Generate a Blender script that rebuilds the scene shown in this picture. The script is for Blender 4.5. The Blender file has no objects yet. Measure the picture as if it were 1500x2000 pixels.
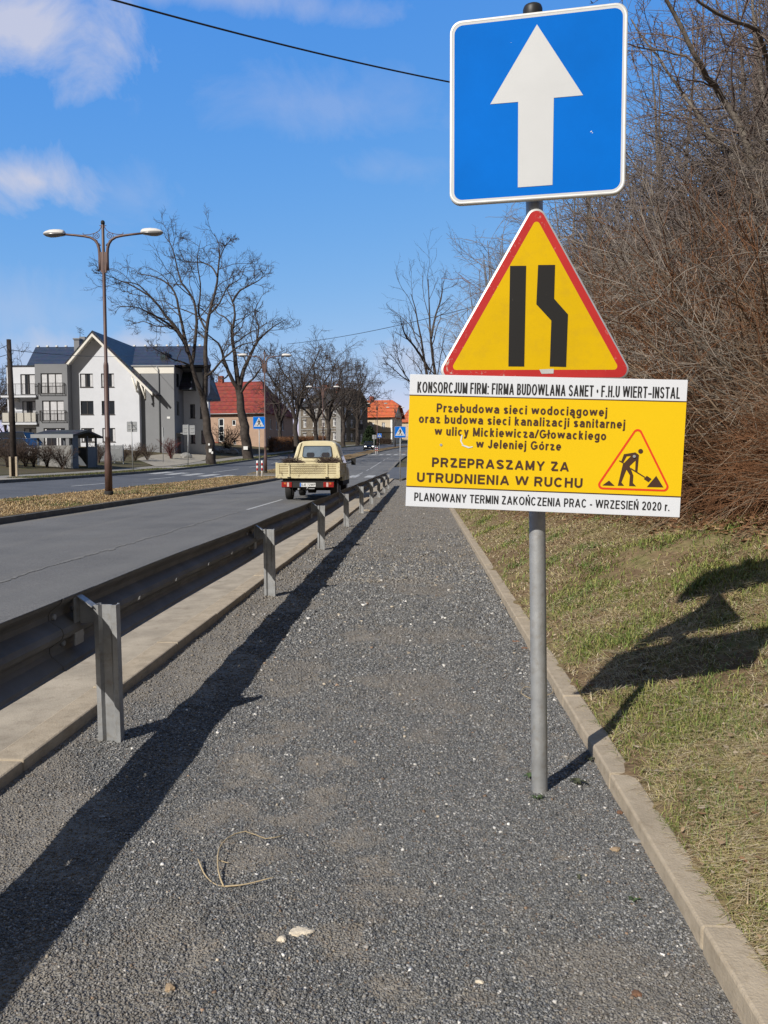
import bpy, bmesh, math, random
import numpy as np
from mathutils import Matrix, Vector

SC = bpy.context.scene
COL = SC.collection
rad = math.radians

# ------------------------------------------------------------------ camera
# world: X to the right of the road, Y along the road, Z up; the camera is held 1.25 m above the gravel path
F_PX, EYE = 1560.0, 1.25
PITCH = math.atan(103 / F_PX)
YAW = math.atan(72 / F_PX * math.cos(PITCH))
cam_d = bpy.data.cameras.new("camera")
cam_d.sensor_fit = 'VERTICAL'
cam_d.sensor_height = 36.0
cam_d.lens = F_PX / 2000 * 36.0
cam_d.clip_start = 0.05
cam_d.clip_end = 3000
cam = bpy.data.objects.new("camera", cam_d)
COL.objects.link(cam)
cam.location = (0, 0, EYE)
cam.rotation_euler = (math.pi / 2 - PITCH, 0, YAW)
SC.camera = cam

# ------------------------------------------------------------------ sun, sky, exposure
SUN_EL, SUN_AZ = rad(36), rad(216)           # azimuth clockwise from +Y: behind the camera, to the left
sd = Vector((math.sin(SUN_AZ) * math.cos(SUN_EL), math.cos(SUN_AZ) * math.cos(SUN_EL), math.sin(SUN_EL)))
sun_d = bpy.data.lights.new("sun", 'SUN')
sun_d.energy = 4.9
sun_d.angle = rad(0.5)
sun_d.color = (1.0, 0.955, 0.89)
sun = bpy.data.objects.new("sun", sun_d)
COL.objects.link(sun)
sun.rotation_euler = sd.to_track_quat('Z', 'Y').to_euler()

SC.view_settings.view_transform = 'Standard'
SC.view_settings.look = 'None'
SC.view_settings.exposure = 0.12
SC.view_settings.gamma = 1.0
SC.view_settings.use_curve_mapping = False

_cp, _sp, _cy, _sy = math.cos(PITCH), math.sin(PITCH), math.cos(YAW), math.sin(YAW)
FW = np.array([-_sy * _cp, _cy * _cp, -_sp])
RT = np.array([_cy, _sy, 0.0])
UP = np.cross(RT, FW)
EYEP = np.array([0, 0, EYE])


def ray(px, py):
    return FW + RT * (px - 750) / F_PX - UP * (py - 1000) / F_PX


def at(px, py, Y):
    """the point at distance Y along the road seen at pixel (px, py) of the 1500x2000 photograph"""
    d = ray(px, py)
    return EYEP + d * (Y / d[1])


def gp(px, py, z=0.0):
    d = ray(px, py)
    return EYEP + d * ((z - EYE) / d[2])


world = bpy.data.worlds.new("World")
SC.world = world
world.use_nodes = True
wn, wl = world.node_tree.nodes, world.node_tree.links
bg = wn['Background']
sky = wn.new('ShaderNodeTexSky')
sky.sky_type = 'NISHITA'
sky.sun_disc = False
sky.sun_elevation = SUN_EL
sky.sun_rotation = SUN_AZ
sky.altitude = 300
sky.air_density = 1.0
sky.dust_density = 0.4
sky.ozone_density = 3.0
SKY_STRENGTH = 0.13
SKY_CURVE = ((.60, 1.18), (1.53, .57), (4.82, .11))
bg.inputs['Strength'].default_value = SKY_STRENGTH
tc = wn.new('ShaderNodeTexCoord')
def wmath(op, a, b=None, c=None, clamp=False):
    n = wn.new('ShaderNodeMath')
    n.operation = op
    n.use_clamp = clamp
    for k, v in enumerate((a, b, c)):
        if v is None:
            continue
        if isinstance(v, (int, float)):
            n.inputs[k].default_value = v
        else:
            wl.new(v, n.inputs[k])
    return n.outputs[0]


cn = wn.new('ShaderNodeTexNoise')
cn.inputs['Scale'].default_value = 9.0
cn.inputs['Detail'].default_value = 7.0
cn.inputs['Roughness'].default_value = 0.62
cn.inputs['Distortion'].default_value = 0.5
wl.new(tc.outputs['Generated'], cn.inputs['Vector'])
cloud_total = None
# a few small fair-weather clouds, each a fixed direction in the sky (given by azimuth and height)
for cx, cy_, wx, wy, dens in ((20, 45, 190, 85, 1.0), (50, 350, 190, 50, 1.0), (-190, 180, 120, 70, .6), (400, -15, 260, 25, .45),
                              (270, 680, 70, 38, .9), (100, 690, 90, 45, .7), (640, 205, 260, 60, .25),
                              (800, 705, 70, 40, .6), (20, 600, 160, 60, .25), (250, 380, 90, 60, .25),
                              (740, 330, 110, 40, .2), (1700, 300, 200, 120, .8), (-500, 500, 250, 90, .8)):
    d = ray(cx, cy_)
    d = d / np.linalg.norm(d)
    r_ = np.cross(d, (0, 0, 1))
    r_ /= np.linalg.norm(r_)
    u_ = np.cross(r_, d)
    q = []
    for vec, w in ((r_, wx / F_PX), (u_, wy / F_PX)):
        n = wn.new('ShaderNodeVectorMath')
        n.operation = 'DOT_PRODUCT'
        wl.new(tc.outputs['Generated'], n.inputs[0])
        n.inputs[1].default_value = tuple(vec / w)
        q.append(wmath('POWER', n.outputs['Value'], 2.0))
    rr = wmath('SQRT', wmath('ADD', q[0], q[1]))
    n = wn.new('ShaderNodeVectorMath')
    n.operation = 'DOT_PRODUCT'
    wl.new(tc.outputs['Generated'], n.inputs[0])
    n.inputs[1].default_value = tuple(d)
    front = wmath('GREATER_THAN', n.outputs['Value'], 0.3)
    m = wmath('SUBTRACT', 0.62, wmath('MULTIPLY', rr, 0.55))
    m = wmath('ADD', m, wmath('MULTIPLY', wmath('SUBTRACT', cn.outputs['Fac'], 0.5), 1.8))
    m = wmath('MULTIPLY', m, 1.6, clamp=True)
    m = wmath('MULTIPLY', wmath('MULTIPLY', m, front), dens)
    cloud_total = m if cloud_total is None else wmath('MAXIMUM', cloud_total, m)
mixc = wn.new('ShaderNodeMix')
mixc.data_type = 'RGBA'
wl.new(wmath('MULTIPLY', cloud_total, 0.8, clamp=True), mixc.inputs['Factor'])
# the camera's rendering of the clear sky: each channel of the physical sky through a soft power curve
sepc = wn.new('ShaderNodeSeparateColor')
wl.new(sky.outputs[0], sepc.inputs[0])
comb = wn.new('ShaderNodeCombineColor')
for k, (gain, power) in enumerate(SKY_CURVE):
    wl.new(wmath('MULTIPLY', wmath('POWER', sepc.outputs[k], power), gain), comb.inputs[k])
wl.new(comb.outputs[0], mixc.inputs['A'])
mixc.inputs['B'].default_value = (4.6, 4.6, 5.3, 1)
# unseen grey cloud added overhead and behind the camera to cut blue fill light
n = wn.new('ShaderNodeVectorMath')
n.operation = 'DOT_PRODUCT'
wl.new(tc.outputs['Generated'], n.inputs[0])
n.inputs[1].default_value = (0, -.6, .8)
bank = wmath('ADD', wmath('MULTIPLY', wmath('SUBTRACT', n.outputs['Value'], .18), 2.6), wmath('MULTIPLY', wmath('SUBTRACT', cn.outputs['Fac'], .5), 1.6))
bank = wmath('MULTIPLY', bank, .92, clamp=True)
mixb = wn.new('ShaderNodeMix')
mixb.data_type = 'RGBA'
wl.new(bank, mixb.inputs['Factor'])
wl.new(mixc.outputs['Result'], mixb.inputs['A'])
mixb.inputs['B'].default_value = (1.15, 1.2, 1.3, 1)
wl.new(mixb.outputs['Result'], bg.inputs['Color'])

# ------------------------------------------------------------------ scene helpers
RNG = np.random.default_rng(7)
random.seed(7)


def smooth01(t):
    t = np.clip(t, 0, 1)
    return t * t * (3 - 2 * t)


def prof(y):
    """height of the road along its length: level, then climbing gently"""
    y = np.asarray(y, float)
    t = np.clip((y - 22) / 70, 0, 1)
    return 0.034 * 70 * (t ** 3 - t ** 4 / 2) + 0.034 * np.clip(y - 92, 0, 150)


def sx(y):
    """sideways shift of the road: it bends gently to the right"""
    y = np.asarray(y, float)
    return .00055 * np.clip(y - 75, 0, None) ** 2 + .004 * np.clip(y - 165, 0, None) ** 2


def med_left(y):
    return -11.9 + 1.3 * smooth01((np.asarray(y, float) - 60) / 60)


def lat(u):
    """height across the road, left side"""
    u = np.asarray(u, float)
    z = .05 * np.clip(-12.5 - u, 0, 5.0)
    z = z + np.where(u < -17.5, .12, 0)
    return z + .09 * np.clip(-21.3 - u, 0, 14) + .02 * np.clip(-35.3 - u, 0, 60)


def zg(x, y):
    return float(prof(y) + lat(x - sx(y)))


def bank_z(x, y):
    x = np.asarray(x, float)
    y = np.asarray(y, float)
    d = x - .82
    h = .05 + .40 * np.clip(d, 0, 3.0) + .28 * np.clip(d - 3.0, 0, 9) + .1 * np.clip(d - 12, 0, 40)
    bump = .035 * np.sin(x * 2.3 + y * 1.1) * np.sin(y * 1.7 - x * .6) + .02 * np.sin(x * 5.1 + y * 3.3)
    return h + bump * smooth01(d / .8) + prof(y)


def thing(name, label, cat, loc=(0, 0, 0), rotz=0.0, group=None):
    o = bpy.data.objects.new(name, None)
    o.empty_display_size = .2
    COL.objects.link(o)
    o.location = loc
    o.rotation_euler = (0, 0, rotz)
    o['label'] = label
    o['category'] = cat
    if group:
        o['group'] = group
    return o


def tag(o, label, cat, group=None):
    o['label'] = label
    o['category'] = cat
    if group:
        o['group'] = group
    return o


def struct(o, kind='structure'):
    o['kind'] = kind
    return o


def children(o):
    return [c for c in bpy.data.objects if c.parent == o]


_kids = {}


def copy_tree(o, parent=None):
    c = o.copy()
    COL.objects.link(c)
    if parent is not None:
        c.parent = parent
    for ch in _kids.get(o.name, []):
        copy_tree(bpy.data.objects[ch], c)
    return c


def place(proto, loc, rotz=0.0, scale=1.0, label=None, first=False):
    o = proto if first else copy_tree(proto)
    o.location = loc
    o.rotation_euler = (0, 0, rotz)
    o.scale = (scale,) * 3
    if label:
        o['label'] = label
    return o


class MB:
    """collects boxes, tubes, prisms and rings; build() links them as one mesh object"""

    def __init__(s, M=None):
        s.v, s.f, s.mi, s.sm = [], [], [], []
        s.M = M

    def add(s, vs, fs, mi=0, smooth=False):
        b = len(s.v)
        if s.M is not None:
            vs = [s.M @ Vector(v) for v in vs]
        s.v += [tuple(v) for v in vs]
        for f in fs:
            s.f.append([b + i for i in f])
            s.mi.append(mi)
            s.sm.append(smooth)
        return s

    def box(s, x0, x1, y0, y1, z0, z1, mi=0):
        vs = [(x, y, z) for z in (z0, z1) for y in (y0, y1) for x in (x0, x1)]
        return s.add(vs, [(0, 2, 3, 1), (4, 5, 7, 6), (0, 1, 5, 4), (2, 6, 7, 3), (0, 4, 6, 2), (1, 3, 7, 5)], mi)

    def hexa(s, bottom, top, mi=0, smooth=False):
        """two quads (4 points each, same order) joined into a solid"""
        vs = list(bottom) + list(top)
        return s.add(vs, [(3, 2, 1, 0), (4, 5, 6, 7), (0, 1, 5, 4), (1, 2, 6, 5), (2, 3, 7, 6), (3, 0, 4, 7)], mi, smooth)

    def tube(s, pts, r, n=8, mi=0, caps=True, smooth=True):
        P = np.array(pts, float)
        R = np.full(len(P), r, float) if np.isscalar(r) else np.array(r, float)
        T = np.gradient(P, axis=0)
        T /= np.linalg.norm(T, axis=1)[:, None] + 1e-12
        ref = np.array([0, 0, 1.0]) if abs(T[0][2]) < .9 else np.array([1.0, 0, 0])
        a = np.cross(ref, T[0])
        a /= np.linalg.norm(a)
        vs = []
        for i in range(len(P)):
            a = a - T[i] * (a @ T[i])
            a /= np.linalg.norm(a) + 1e-12
            b = np.cross(T[i], a)
            for k in range(n):
                an = 2 * math.pi * k / n
                vs.append(P[i] + R[i] * (math.cos(an) * a + math.sin(an) * b))
        fs = [(i * n + k, i * n + (k + 1) % n, (i + 1) * n + (k + 1) % n, (i + 1) * n + k)
              for i in range(len(P) - 1) for k in range(n)]
        s.add(vs, fs, mi, smooth)
        if caps:
            s.add(vs[:n], [tuple(range(n))[::-1]], mi)
            s.add(vs[-n:], [tuple(range(n))], mi)
        return s

    def lathe(s, prof_, c=(0, 0, 0), n=16, mi=0, smooth=True):
        vs = [(c[0] + r * math.cos(2 * math.pi * k / n), c[1] + r * math.sin(2 * math.pi * k / n), c[2] + z)
              for r, z in prof_ for k in range(n)]
        fs = [(i * n + k, i * n + (k + 1) % n, (i + 1) * n + (k + 1) % n, (i + 1) * n + k)
              for i in range(len(prof_) - 1) for k in range(n)]
        s.add(vs, fs, mi, smooth)
        s.add(vs[:n], [tuple(range(n))[::-1]], mi)
        s.add(vs[-n:], [tuple(range(n))], mi)
        return s

    def prism(s, poly, fn, w0, w1, mi=0):
        """2-D outline extruded from w0 to w1; fn(u, v, w) gives the 3-D point"""
        n = len(poly)
        vs = [fn(u, v, w0) for u, v in poly] + [fn(u, v, w1) for u, v in poly]
        fs = [tuple(range(n))[::-1], tuple(range(n, 2 * n))]
        fs += [(i, (i + 1) % n, n + (i + 1) % n, n + i) for i in range(n)]
        return s.add(vs, fs, mi)

    def loft(s, rings, mi=0, smooth=True, caps=True):
        n = len(rings[0])
        vs = [p for r in rings for p in r]
        fs = [(i * n + k, i * n + (k + 1) % n, (i + 1) * n + (k + 1) % n, (i + 1) * n + k)
              for i in range(len(rings) - 1) for k in range(n)]
        s.add(vs, fs, mi, smooth)
        if caps:
            s.add(rings[0], [tuple(range(n))[::-1]], mi)
            s.add(rings[-1], [tuple(range(n))], mi)
        return s

    def sheet(s, P, mi=0, smooth=True):
        """P[i][j] grid of points"""
        a, b = len(P), len(P[0])
        vs = [p for r in P for p in r]
        fs = [(i * b + j, i * b + j + 1, (i + 1) * b + j + 1, (i + 1) * b + j) for i in range(a - 1) for j in range(b - 1)]
        return s.add(vs, fs, mi, smooth)

    def pieces(s, name, mats, parent=None, bevel=0.0):
        """every connected piece becomes an object of its own"""
        key = {}
        ids = [key.setdefault(tuple(round(c, 5) for c in v), len(key)) for v in s.v]
        par = list(range(len(key)))

        def find(a):
            while par[a] != a:
                par[a] = par[par[a]]
                a = par[a]
            return a
        for f in s.f:
            for i in f[1:]:
                par[find(ids[i])] = find(ids[f[0]])
        groups = {}
        for k, f in enumerate(s.f):
            groups.setdefault(find(ids[f[0]]), []).append(k)
        out = []
        for ks in groups.values():
            m = MB()
            for k in ks:
                m.v += [s.v[i] for i in s.f[k]]
                m.f.append(list(range(len(m.v) - len(s.f[k]), len(m.v))))
                m.mi.append(s.mi[k])
                m.sm.append(s.sm[k])
            out.append(m.build(name, mats, parent, bevel))
        return out

    def build(s, name, mats, parent=None, bevel=0.0, seg=2):
        me = bpy.data.meshes.new(name)
        org = Vector((0, 0, 0))
        if parent is not None:
            p = parent
            while p is not None:
                org += p.location
                p = p.parent
        me.from_pydata([(v[0] - org.x, v[1] - org.y, v[2] - org.z) for v in s.v], [], s.f)
        for m in (mats if isinstance(mats, (list, tuple)) else [mats]):
            me.materials.append(m)
        me.polygons.foreach_set('material_index', s.mi)
        me.polygons.foreach_set('use_smooth', s.sm)
        bm = bmesh.new()
        bm.from_mesh(me)
        bmesh.ops.remove_doubles(bm, verts=bm.verts, dist=1e-6)
        bmesh.ops.recalc_face_normals(bm, faces=bm.faces)
        bm.to_mesh(me)
        bm.free()
        o = bpy.data.objects.new(name, me)
        COL.objects.link(o)
        if parent is not None:
            o.parent = parent
            _kids.setdefault(parent.name, []).append(o.name)
        if bevel:
            b = o.modifiers.new('bevel', 'BEVEL')
            b.width = bevel
            b.segments = seg
            b.limit_method = 'ANGLE'
            b.angle_limit = rad(40)
            b.harden_normals = False
        return o


def np_obj(name, V, Fq, mat, parent=None, col=None, smooth=False):
    """big meshes straight from numpy: V (n,3), Fq (m,k)"""
    me = bpy.data.meshes.new(name)
    V = np.asarray(V, np.float32)
    org = np.zeros(3, np.float32)
    p = parent
    while p is not None:
        org += np.array(p.location, np.float32)
        p = p.parent
    V = V - org
    m, k = Fq.shape
    me.vertices.add(len(V))
    me.vertices.foreach_set('co', V.ravel())
    me.loops.add(m * k)
    me.loops.foreach_set('vertex_index', Fq.astype(np.int32).ravel())
    me.polygons.add(m)
    me.polygons.foreach_set('loop_start', np.arange(0, m * k, k, dtype=np.int32))
    me.polygons.foreach_set('loop_total', np.full(m, k, np.int32))
    if smooth:
        me.polygons.foreach_set('use_smooth', np.ones(m, bool))
    me.update(calc_edges=True)
    if col is not None:
        a = me.color_attributes.new('tint', 'FLOAT_COLOR', 'POINT')
        c4 = np.ones((len(V), 4), np.float32)
        c4[:, :3] = col
        a.data.foreach_set('color', c4.ravel())
    me.materials.append(mat)
    me.validate()
    o = bpy.data.objects.new(name, me)
    COL.objects.link(o)
    if parent is not None:
        o.parent = parent
        _kids.setdefault(parent.name, []).append(o.name)
    return o


# ------------------------------------------------------------------ materials
class NT:
    def __init__(s, name):
        s.m = bpy.data.materials.new(name)
        s.m.use_nodes = True
        s.n, s.l = s.m.node_tree.nodes, s.m.node_tree.links
        s.b = s.n['Principled BSDF']
        s.tc = s.n.new('ShaderNodeTexCoord')
        s.co = s.tc.outputs['Object']

    def scaled(s, sc):
        n = s.n.new('ShaderNodeMapping')
        n.inputs['Scale'].default_value = sc
        s.l.new(s.co, n.inputs['Vector'])
        return n.outputs[0]

    def noise(s, scale, detail=4, rough=.55, vec=None, dist=0):
        n = s.n.new('ShaderNodeTexNoise')
        n.inputs['Scale'].default_value = scale
        n.inputs['Detail'].default_value = detail
        n.inputs['Roughness'].default_value = rough
        n.inputs['Distortion'].default_value = dist
        s.l.new(vec or s.co, n.inputs['Vector'])
        return n.outputs['Fac']

    def voronoi(s, scale, feature='F1', vec=None):
        n = s.n.new('ShaderNodeTexVoronoi')
        n.feature = feature
        n.inputs['Scale'].default_value = scale
        s.l.new(vec or s.co, n.inputs['Vector'])
        return n

    def ramp(s, fac, stops, interp='LINEAR'):
        n = s.n.new('ShaderNodeValToRGB')
        n.color_ramp.interpolation = interp
        e = n.color_ramp.elements
        while len(e) < len(stops):
            e.new(.5)
        for k, (p, c) in enumerate(stops):
            e[k].position = p
            e[k].color = (*c, 1) if not isinstance(c, (int, float)) else (c, c, c, 1)
        s.l.new(fac, n.inputs['Fac'])
        return n.outputs['Color']

    def mix(s, fac, a, b, blend='MIX'):
        n = s.n.new('ShaderNodeMix')
        n.data_type = 'RGBA'
        n.blend_type = blend
        for key, v in (('Factor', fac), ('A', a), ('B', b)):
            if isinstance(v, (int, float)) and key == 'Factor':
                n.inputs[key].default_value = v
            elif isinstance(v, (tuple, list)):
                n.inputs[key].default_value = (*v[:3], 1)
            else:
                s.l.new(v, n.inputs[key])
        return n.outputs['Result']

    def math(s, op, a, b=None, clamp=False):
        n = s.n.new('ShaderNodeMath')
        n.operation = op
        n.use_clamp = clamp
        for k, v in enumerate((a, b)):
            if v is None:
                continue
            if isinstance(v, (int, float)):
                n.inputs[k].default_value = v
            else:
                s.l.new(v, n.inputs[k])
        return n.outputs[0]

    def sep(s):
        n = s.n.new('ShaderNodeSeparateXYZ')
        s.l.new(s.co, n.inputs[0])
        return n.outputs

    def bump(s, h, strength=.4, dist=.01):
        n = s.n.new('ShaderNodeBump')
        n.inputs['Strength'].default_value = strength
        n.inputs['Distance'].default_value = dist
        s.l.new(h, n.inputs['Height'])
        s.l.new(n.outputs[0], s.b.inputs['Normal'])

    def set(s, color=None, rough=None, metal=None, spec=None):
        for key, v in (('Base Color', color), ('Roughness', rough), ('Metallic', metal), ('Specular IOR Level', spec)):
            if v is None:
                continue
            if isinstance(v, (int, float)):
                s.b.inputs[key].default_value = v
            elif isinstance(v, (tuple, list)):
                s.b.inputs[key].default_value = (*v[:3], 1)
            else:
                s.l.new(v, s.b.inputs[key])
        return s.m


def simple(name, c, rough=.6, vary=.18, scale=6.0, bump=.0, bscale=40, metal=0.0, spec=.4, dirt=None, dirt_amt=.35):
    t = NT(name)
    f = t.noise(scale, 5, .6)
    lo = tuple(max(0, x * (1 - vary)) for x in c)
    hi = tuple(min(1, x * (1 + vary)) for x in c)
    col = t.ramp(f, [(.3, lo), (.7, hi)])
    if dirt:
        g = t.ramp(t.noise(scale * 2.7, 6, .7), [(.5, 0.0), (.72, dirt_amt)])
        col = t.mix(g, col, dirt)
    t.set(col, rough, metal, spec)
    if bump:
        t.bump(t.noise(bscale, 4, .6), bump, .01)
    return t.m


def tinted(name, rough=.8, trans=0.0, spec=.2):
    t = NT(name)
    a = t.n.new('ShaderNodeAttribute')
    a.attribute_name = 'tint'
    t.set(a.outputs['Color'], rough, 0.0, spec)
    return t.m


M = {}
M['white_paint'] = simple('white_paint', (.78, .78, .77), .5, .05)
M['concrete'] = simple('concrete', (.39, .325, .24), .9, .16, 9, .35, 120, spec=.2, dirt=(.22, .17, .11), dirt_amt=.5)
M['gutter'] = simple('gutter', (.36, .31, .24), .9, .2, 3.5, .3, 90, spec=.2, dirt=(.20, .16, .115), dirt_amt=.6)
M['kerb_dark'] = simple('kerb_stone', (.13, .12, .105), .9, .25, 3, .3, 60, spec=.2)
M['galv'] = simple('galvanised_steel', (.38, .385, .385), .55, .18, 12, .06, 60, .55, .4, dirt=(.26, .22, .16), dirt_amt=.55)
M['rail'] = simple('weathered_rail_steel', (.175, .165, .15), .68, .25, 4, .08, 50, .25, .35, dirt=(.20, .17, .13), dirt_amt=.45)
M['black'] = simple('black_plastic', (.018, .018, .018), .5, .2)
M['rubber'] = simple('tyre_rubber', (.022, .021, .02), .85, .2, 12)
M['glass_dark'] = simple('dark_glazing', (.018, .021, .026), .08, .1, 1, spec=.8)
M['curtain'] = simple('curtain_white', (.55, .55, .56), .9, .12, 4)
M['frame_brown'] = simple('window_frame_dark', (.045, .04, .038), .5, .1)
M['frame_white'] = simple('window_frame_white', (.72, .72, .70), .5, .05)
M['render_white'] = simple('white_render', (.60, .615, .65), .9, .04, .8, .15, 90, spec=.15, dirt=(.55, .55, .55), dirt_amt=.25)
M['render_grey'] = simple('grey_render', (.215, .22, .23), .9, .05, .8, .15, 90, spec=.15)
M['render_band'] = simple('cream_band', (.72, .69, .62), .9, .04, 1)
M['plinth'] = simple('dark_plinth', (.06, .058, .055), .85, .15, 2)
M['lamp_brown'] = simple('brown_painted_steel', (.105, .06, .05), .5, .2, 3, .05, 40, .1, .5, dirt=(.05, .045, .045), dirt_amt=.5)
M['lamp_head'] = simple('lamp_head_shell', (.62, .60, .57), .45, .1, 4, dirt=(.35, .33, .30), dirt_amt=.4)
M['lamp_glass'] = simple('lamp_glass', (.16, .16, .16), .2, .2, 3, spec=.7)
M['wood_old'] = simple('old_wood', (.045, .037, .033), .9, .35, 5, .4, 30, spec=.1)
M['sign_blue'] = simple('sign_blue', (.0005, .132, .54), .6, .10, 2.5, spec=.05)
M['sign_white'] = simple('sign_white', (.545, .555, .56), .6, .05, 3, spec=.1)
M['sign_yellow'] = simple('sign_yellow', (.66, .42, .003), .6, .05, 4, spec=.15, dirt=(.48, .30, .02), dirt_amt=.4)
M['board_yellow'] = simple('board_yellow', (.72, .47, .006), .6, .02, 2, spec=.15)
M['board_white'] = simple('board_white', (.62, .64, .675), .6, .03, 2, spec=.15)
M['board_ink'] = simple('board_ink', (.055, .022, .010), .6, .1, 4)
M['black_ink'] = simple('black_ink', (.012, .011, .011), .6, .2, 30)
M['board_red'] = simple('board_red', (.66, .045, .01), .5, .05, 4)
M['alu'] = simple('aluminium_edge', (.62, .62, .60), .5, .08, 8, metal=.35, dirt=(.42, .40, .34), dirt_amt=.5)
M['sign_grey'] = simple('sign_back_grey', (.27, .28, .29), .55, .08, 3, metal=.3)
M['red_paint'] = simple('red_paint', (.36, .02, .02), .5, .1, 5)
t = NT('sign_red_worn')
fa = t.ramp(t.noise(55, 5, .7), [(.60, 0.0), (.645, 1.0)])
fb = t.ramp(t.noise(4, 2, .5), [(.45, 0.0), (.7, 1.0)])
t.set(t.mix(t.math('MULTIPLY', fa, fb), t.ramp(t.noise(6, 3), [(.3, (.42, .020, .020)), (.7, (.50, .03, .026))]), (.50, .42, .36)), .5, 0, .4)
M['sign_red'] = t.m
t = NT('sign_black_scratched')
fa = t.ramp(t.noise(30, 6, .75, t.scaled((1, 1, .35))), [(.66, 0.0), (.70, .75)])
t.set(t.mix(fa, (.016, .015, .014), (.30, .27, .2)), .5, 0, .4)
M['sign_black'] = t.m


def roof_tiles(name, c1, c2, sx_, sz, rough=.7, spec=.3):
    """interlocking clay tiles: courses across the slope and ribs down it"""
    t = NT(name)
    w1 = t.n.new('ShaderNodeTexWave')
    w1.wave_type = 'BANDS'
    w1.bands_direction = 'Z'
    w1.wave_profile = 'SAW'
    w1.inputs['Scale'].default_value = sz
    t.l.new(t.co, w1.inputs['Vector'])
    w2 = t.n.new('ShaderNodeTexWave')
    w2.bands_direction = 'X'
    w2.inputs['Scale'].default_value = sx_
    t.l.new(t.co, w2.inputs['Vector'])
    w3 = t.n.new('ShaderNodeTexWave')
    w3.bands_direction = 'Y'
    w3.inputs['Scale'].default_value = sx_
    t.l.new(t.co, w3.inputs['Vector'])
    f = t.noise(1.6, 5, .65)
    col = t.ramp(f, [(.3, c1), (.7, c2)])
    v = t.voronoi(2.6)
    col = t.mix(.22, col, v.outputs['Color'], 'SOFT_LIGHT')
    col = t.mix(1.0, col, t.ramp(w1.outputs['Fac'], [(.0, .45), (.22, 1.0), (1.0, 1.08)]), 'MULTIPLY')
    t.set(col, rough, 0, spec)
    h = t.math('ADD', w1.outputs['Fac'], t.math('MULTIPLY', t.math('ADD', w2.outputs['Fac'], w3.outputs['Fac']), .35))
    t.bump(h, .9, .05)
    return t.m


M['tiles_slate'] = roof_tiles('dark_blue_roof_tiles', (.026, .030, .042), (.044, .05, .066), 1.2, .50, .5, .3)
M['tiles_red'] = roof_tiles('red_clay_tiles', (.17, .034, .025), (.27, .054, .038), 1.3, .45)
M['tiles_orange'] = roof_tiles('orange_clay_tiles', (.42, .095, .038), (.52, .13, .05), 1.3, .35)
M['tiles_black'] = roof_tiles('old_dark_roof', (.030, .030, .032), (.05, .048, .048), 1.0, .8)
M['house_pink'] = simple('pinkish_render', (.42, .29, .215), .9, .09, 1.2, .25, 25, spec=.1, dirt=(.30, .22, .17), dirt_amt=.4)
M['house_dark'] = simple('sooty_old_render', (.135, .115, .092), .95, .3, 1.3, .35, 14, spec=.1, dirt=(.30, .25, .19), dirt_amt=.6)
M['house_cream'] = simple('cream_render', (.55, .46, .33), .9, .05, 1, .1, 30, spec=.1)
M['brick_red'] = simple('red_brick', (.24, .065, .04), .9, .3, 6, .3, 30)
M['stone_wall'] = simple('grey_stone_cladding', (.24, .235, .225), .9, .3, 7, .6, 9, spec=.2)
M['shelter_grey'] = simple('shelter_grey_boards', (.10, .11, .125), .7, .12, 2)
M['bark'] = simple('dark_bark', (.062, .052, .046), .95, .35, 3.5, .7, 18, spec=.1)
M['twig'] = simple('dark_twigs', (.075, .062, .055), .9, .3, 2, spec=.1)
M['bark_grey'] = simple('grey_bark', (.15, .13, .108), .9, .35, 6, .5, 30, spec=.15)
M['twig_grey'] = simple('grey_brown_twigs', (.29, .245, .20), .7, .5, 3, spec=.3)
M['twig_brown'] = simple('brown_shoots', (.26, .19, .13), .8, .45, 3, spec=.2)
M['twig_tree'] = simple('dark_grey_twigs', (.19, .157, .138), .8, .45, 3, spec=.2)
M['twig_budding'] = simple('budding_twigs', (.17, .125, .105), .8, .4, 3, spec=.2)
M['twig_red'] = simple('rusty_brown_twigs', (.185, .092, .048), .85, .5, 2.2, spec=.1)
M['twig_bush'] = simple('dark_bush_twigs', (.085, .062, .05), .9, .3, 2, spec=.1)
M['twig_crimson'] = simple('reddish_bush_twigs', (.12, .04, .036), .9, .3, 2, spec=.1)
M['tinted'] = tinted('tinted_surface')
M['blade'] = tinted('grass_blade', .6, spec=.25)
M['car_black'] = simple('black_car_paint', (.012, .013, .016), .2, .1, 2, spec=.6)
M['car_dark_blue'] = simple('dark_blue_car_paint', (.02, .024, .035), .22, .1, 2, spec=.6)
M['car_grey'] = simple('grey_car_paint', (.09, .10, .12), .25, .1, 2, spec=.6)
M['head_lamp'] = simple('headlamp_glass', (.85, .85, .85), .15, .05, 4, spec=.8)
t = NT('lit_headlamp')
t.set((.9, .9, .85), .2)
t.b.inputs['Emission Color'].default_value = (1, .97, .9, 1)
t.b.inputs['Emission Strength'].default_value = 3.0
M['head_lamp_lit'] = t.m
M['plate_white'] = simple('plate_white', (.70, .70, .68), .5, .05, 20)
M['rib_shade'] = simple('painted_rib_shade', (.16, .11, .055), .9, .4, 8)  # dark tone for the painted shade between the tailgate ribs
M['tail_red'] = simple('tail_lamp_red', (.26, .012, .01), .4, .3, 20, spec=.3)
M['tail_orange'] = simple('tail_lamp_orange', (.50, .14, .03), .25, .1, 20, spec=.6)
M['tail_clear'] = simple('tail_lamp_clear', (.55, .42, .38), .25, .1, 20, spec=.6)
M['cream_paint'] = simple('cream_truck_paint', (.60, .53, .34), .42, .06, 3, spec=.5, dirt=(.42, .34, .20), dirt_amt=.3)
t = NT('cream_bed_paint_rusty')
base = t.ramp(t.noise(3, 4), [(.3, (.55, .475, .27)), (.7, (.63, .56, .36))])
rust = t.ramp(t.noise(5.5, 7, .72), [(.56, 0.0), (.66, .9)])
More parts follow.
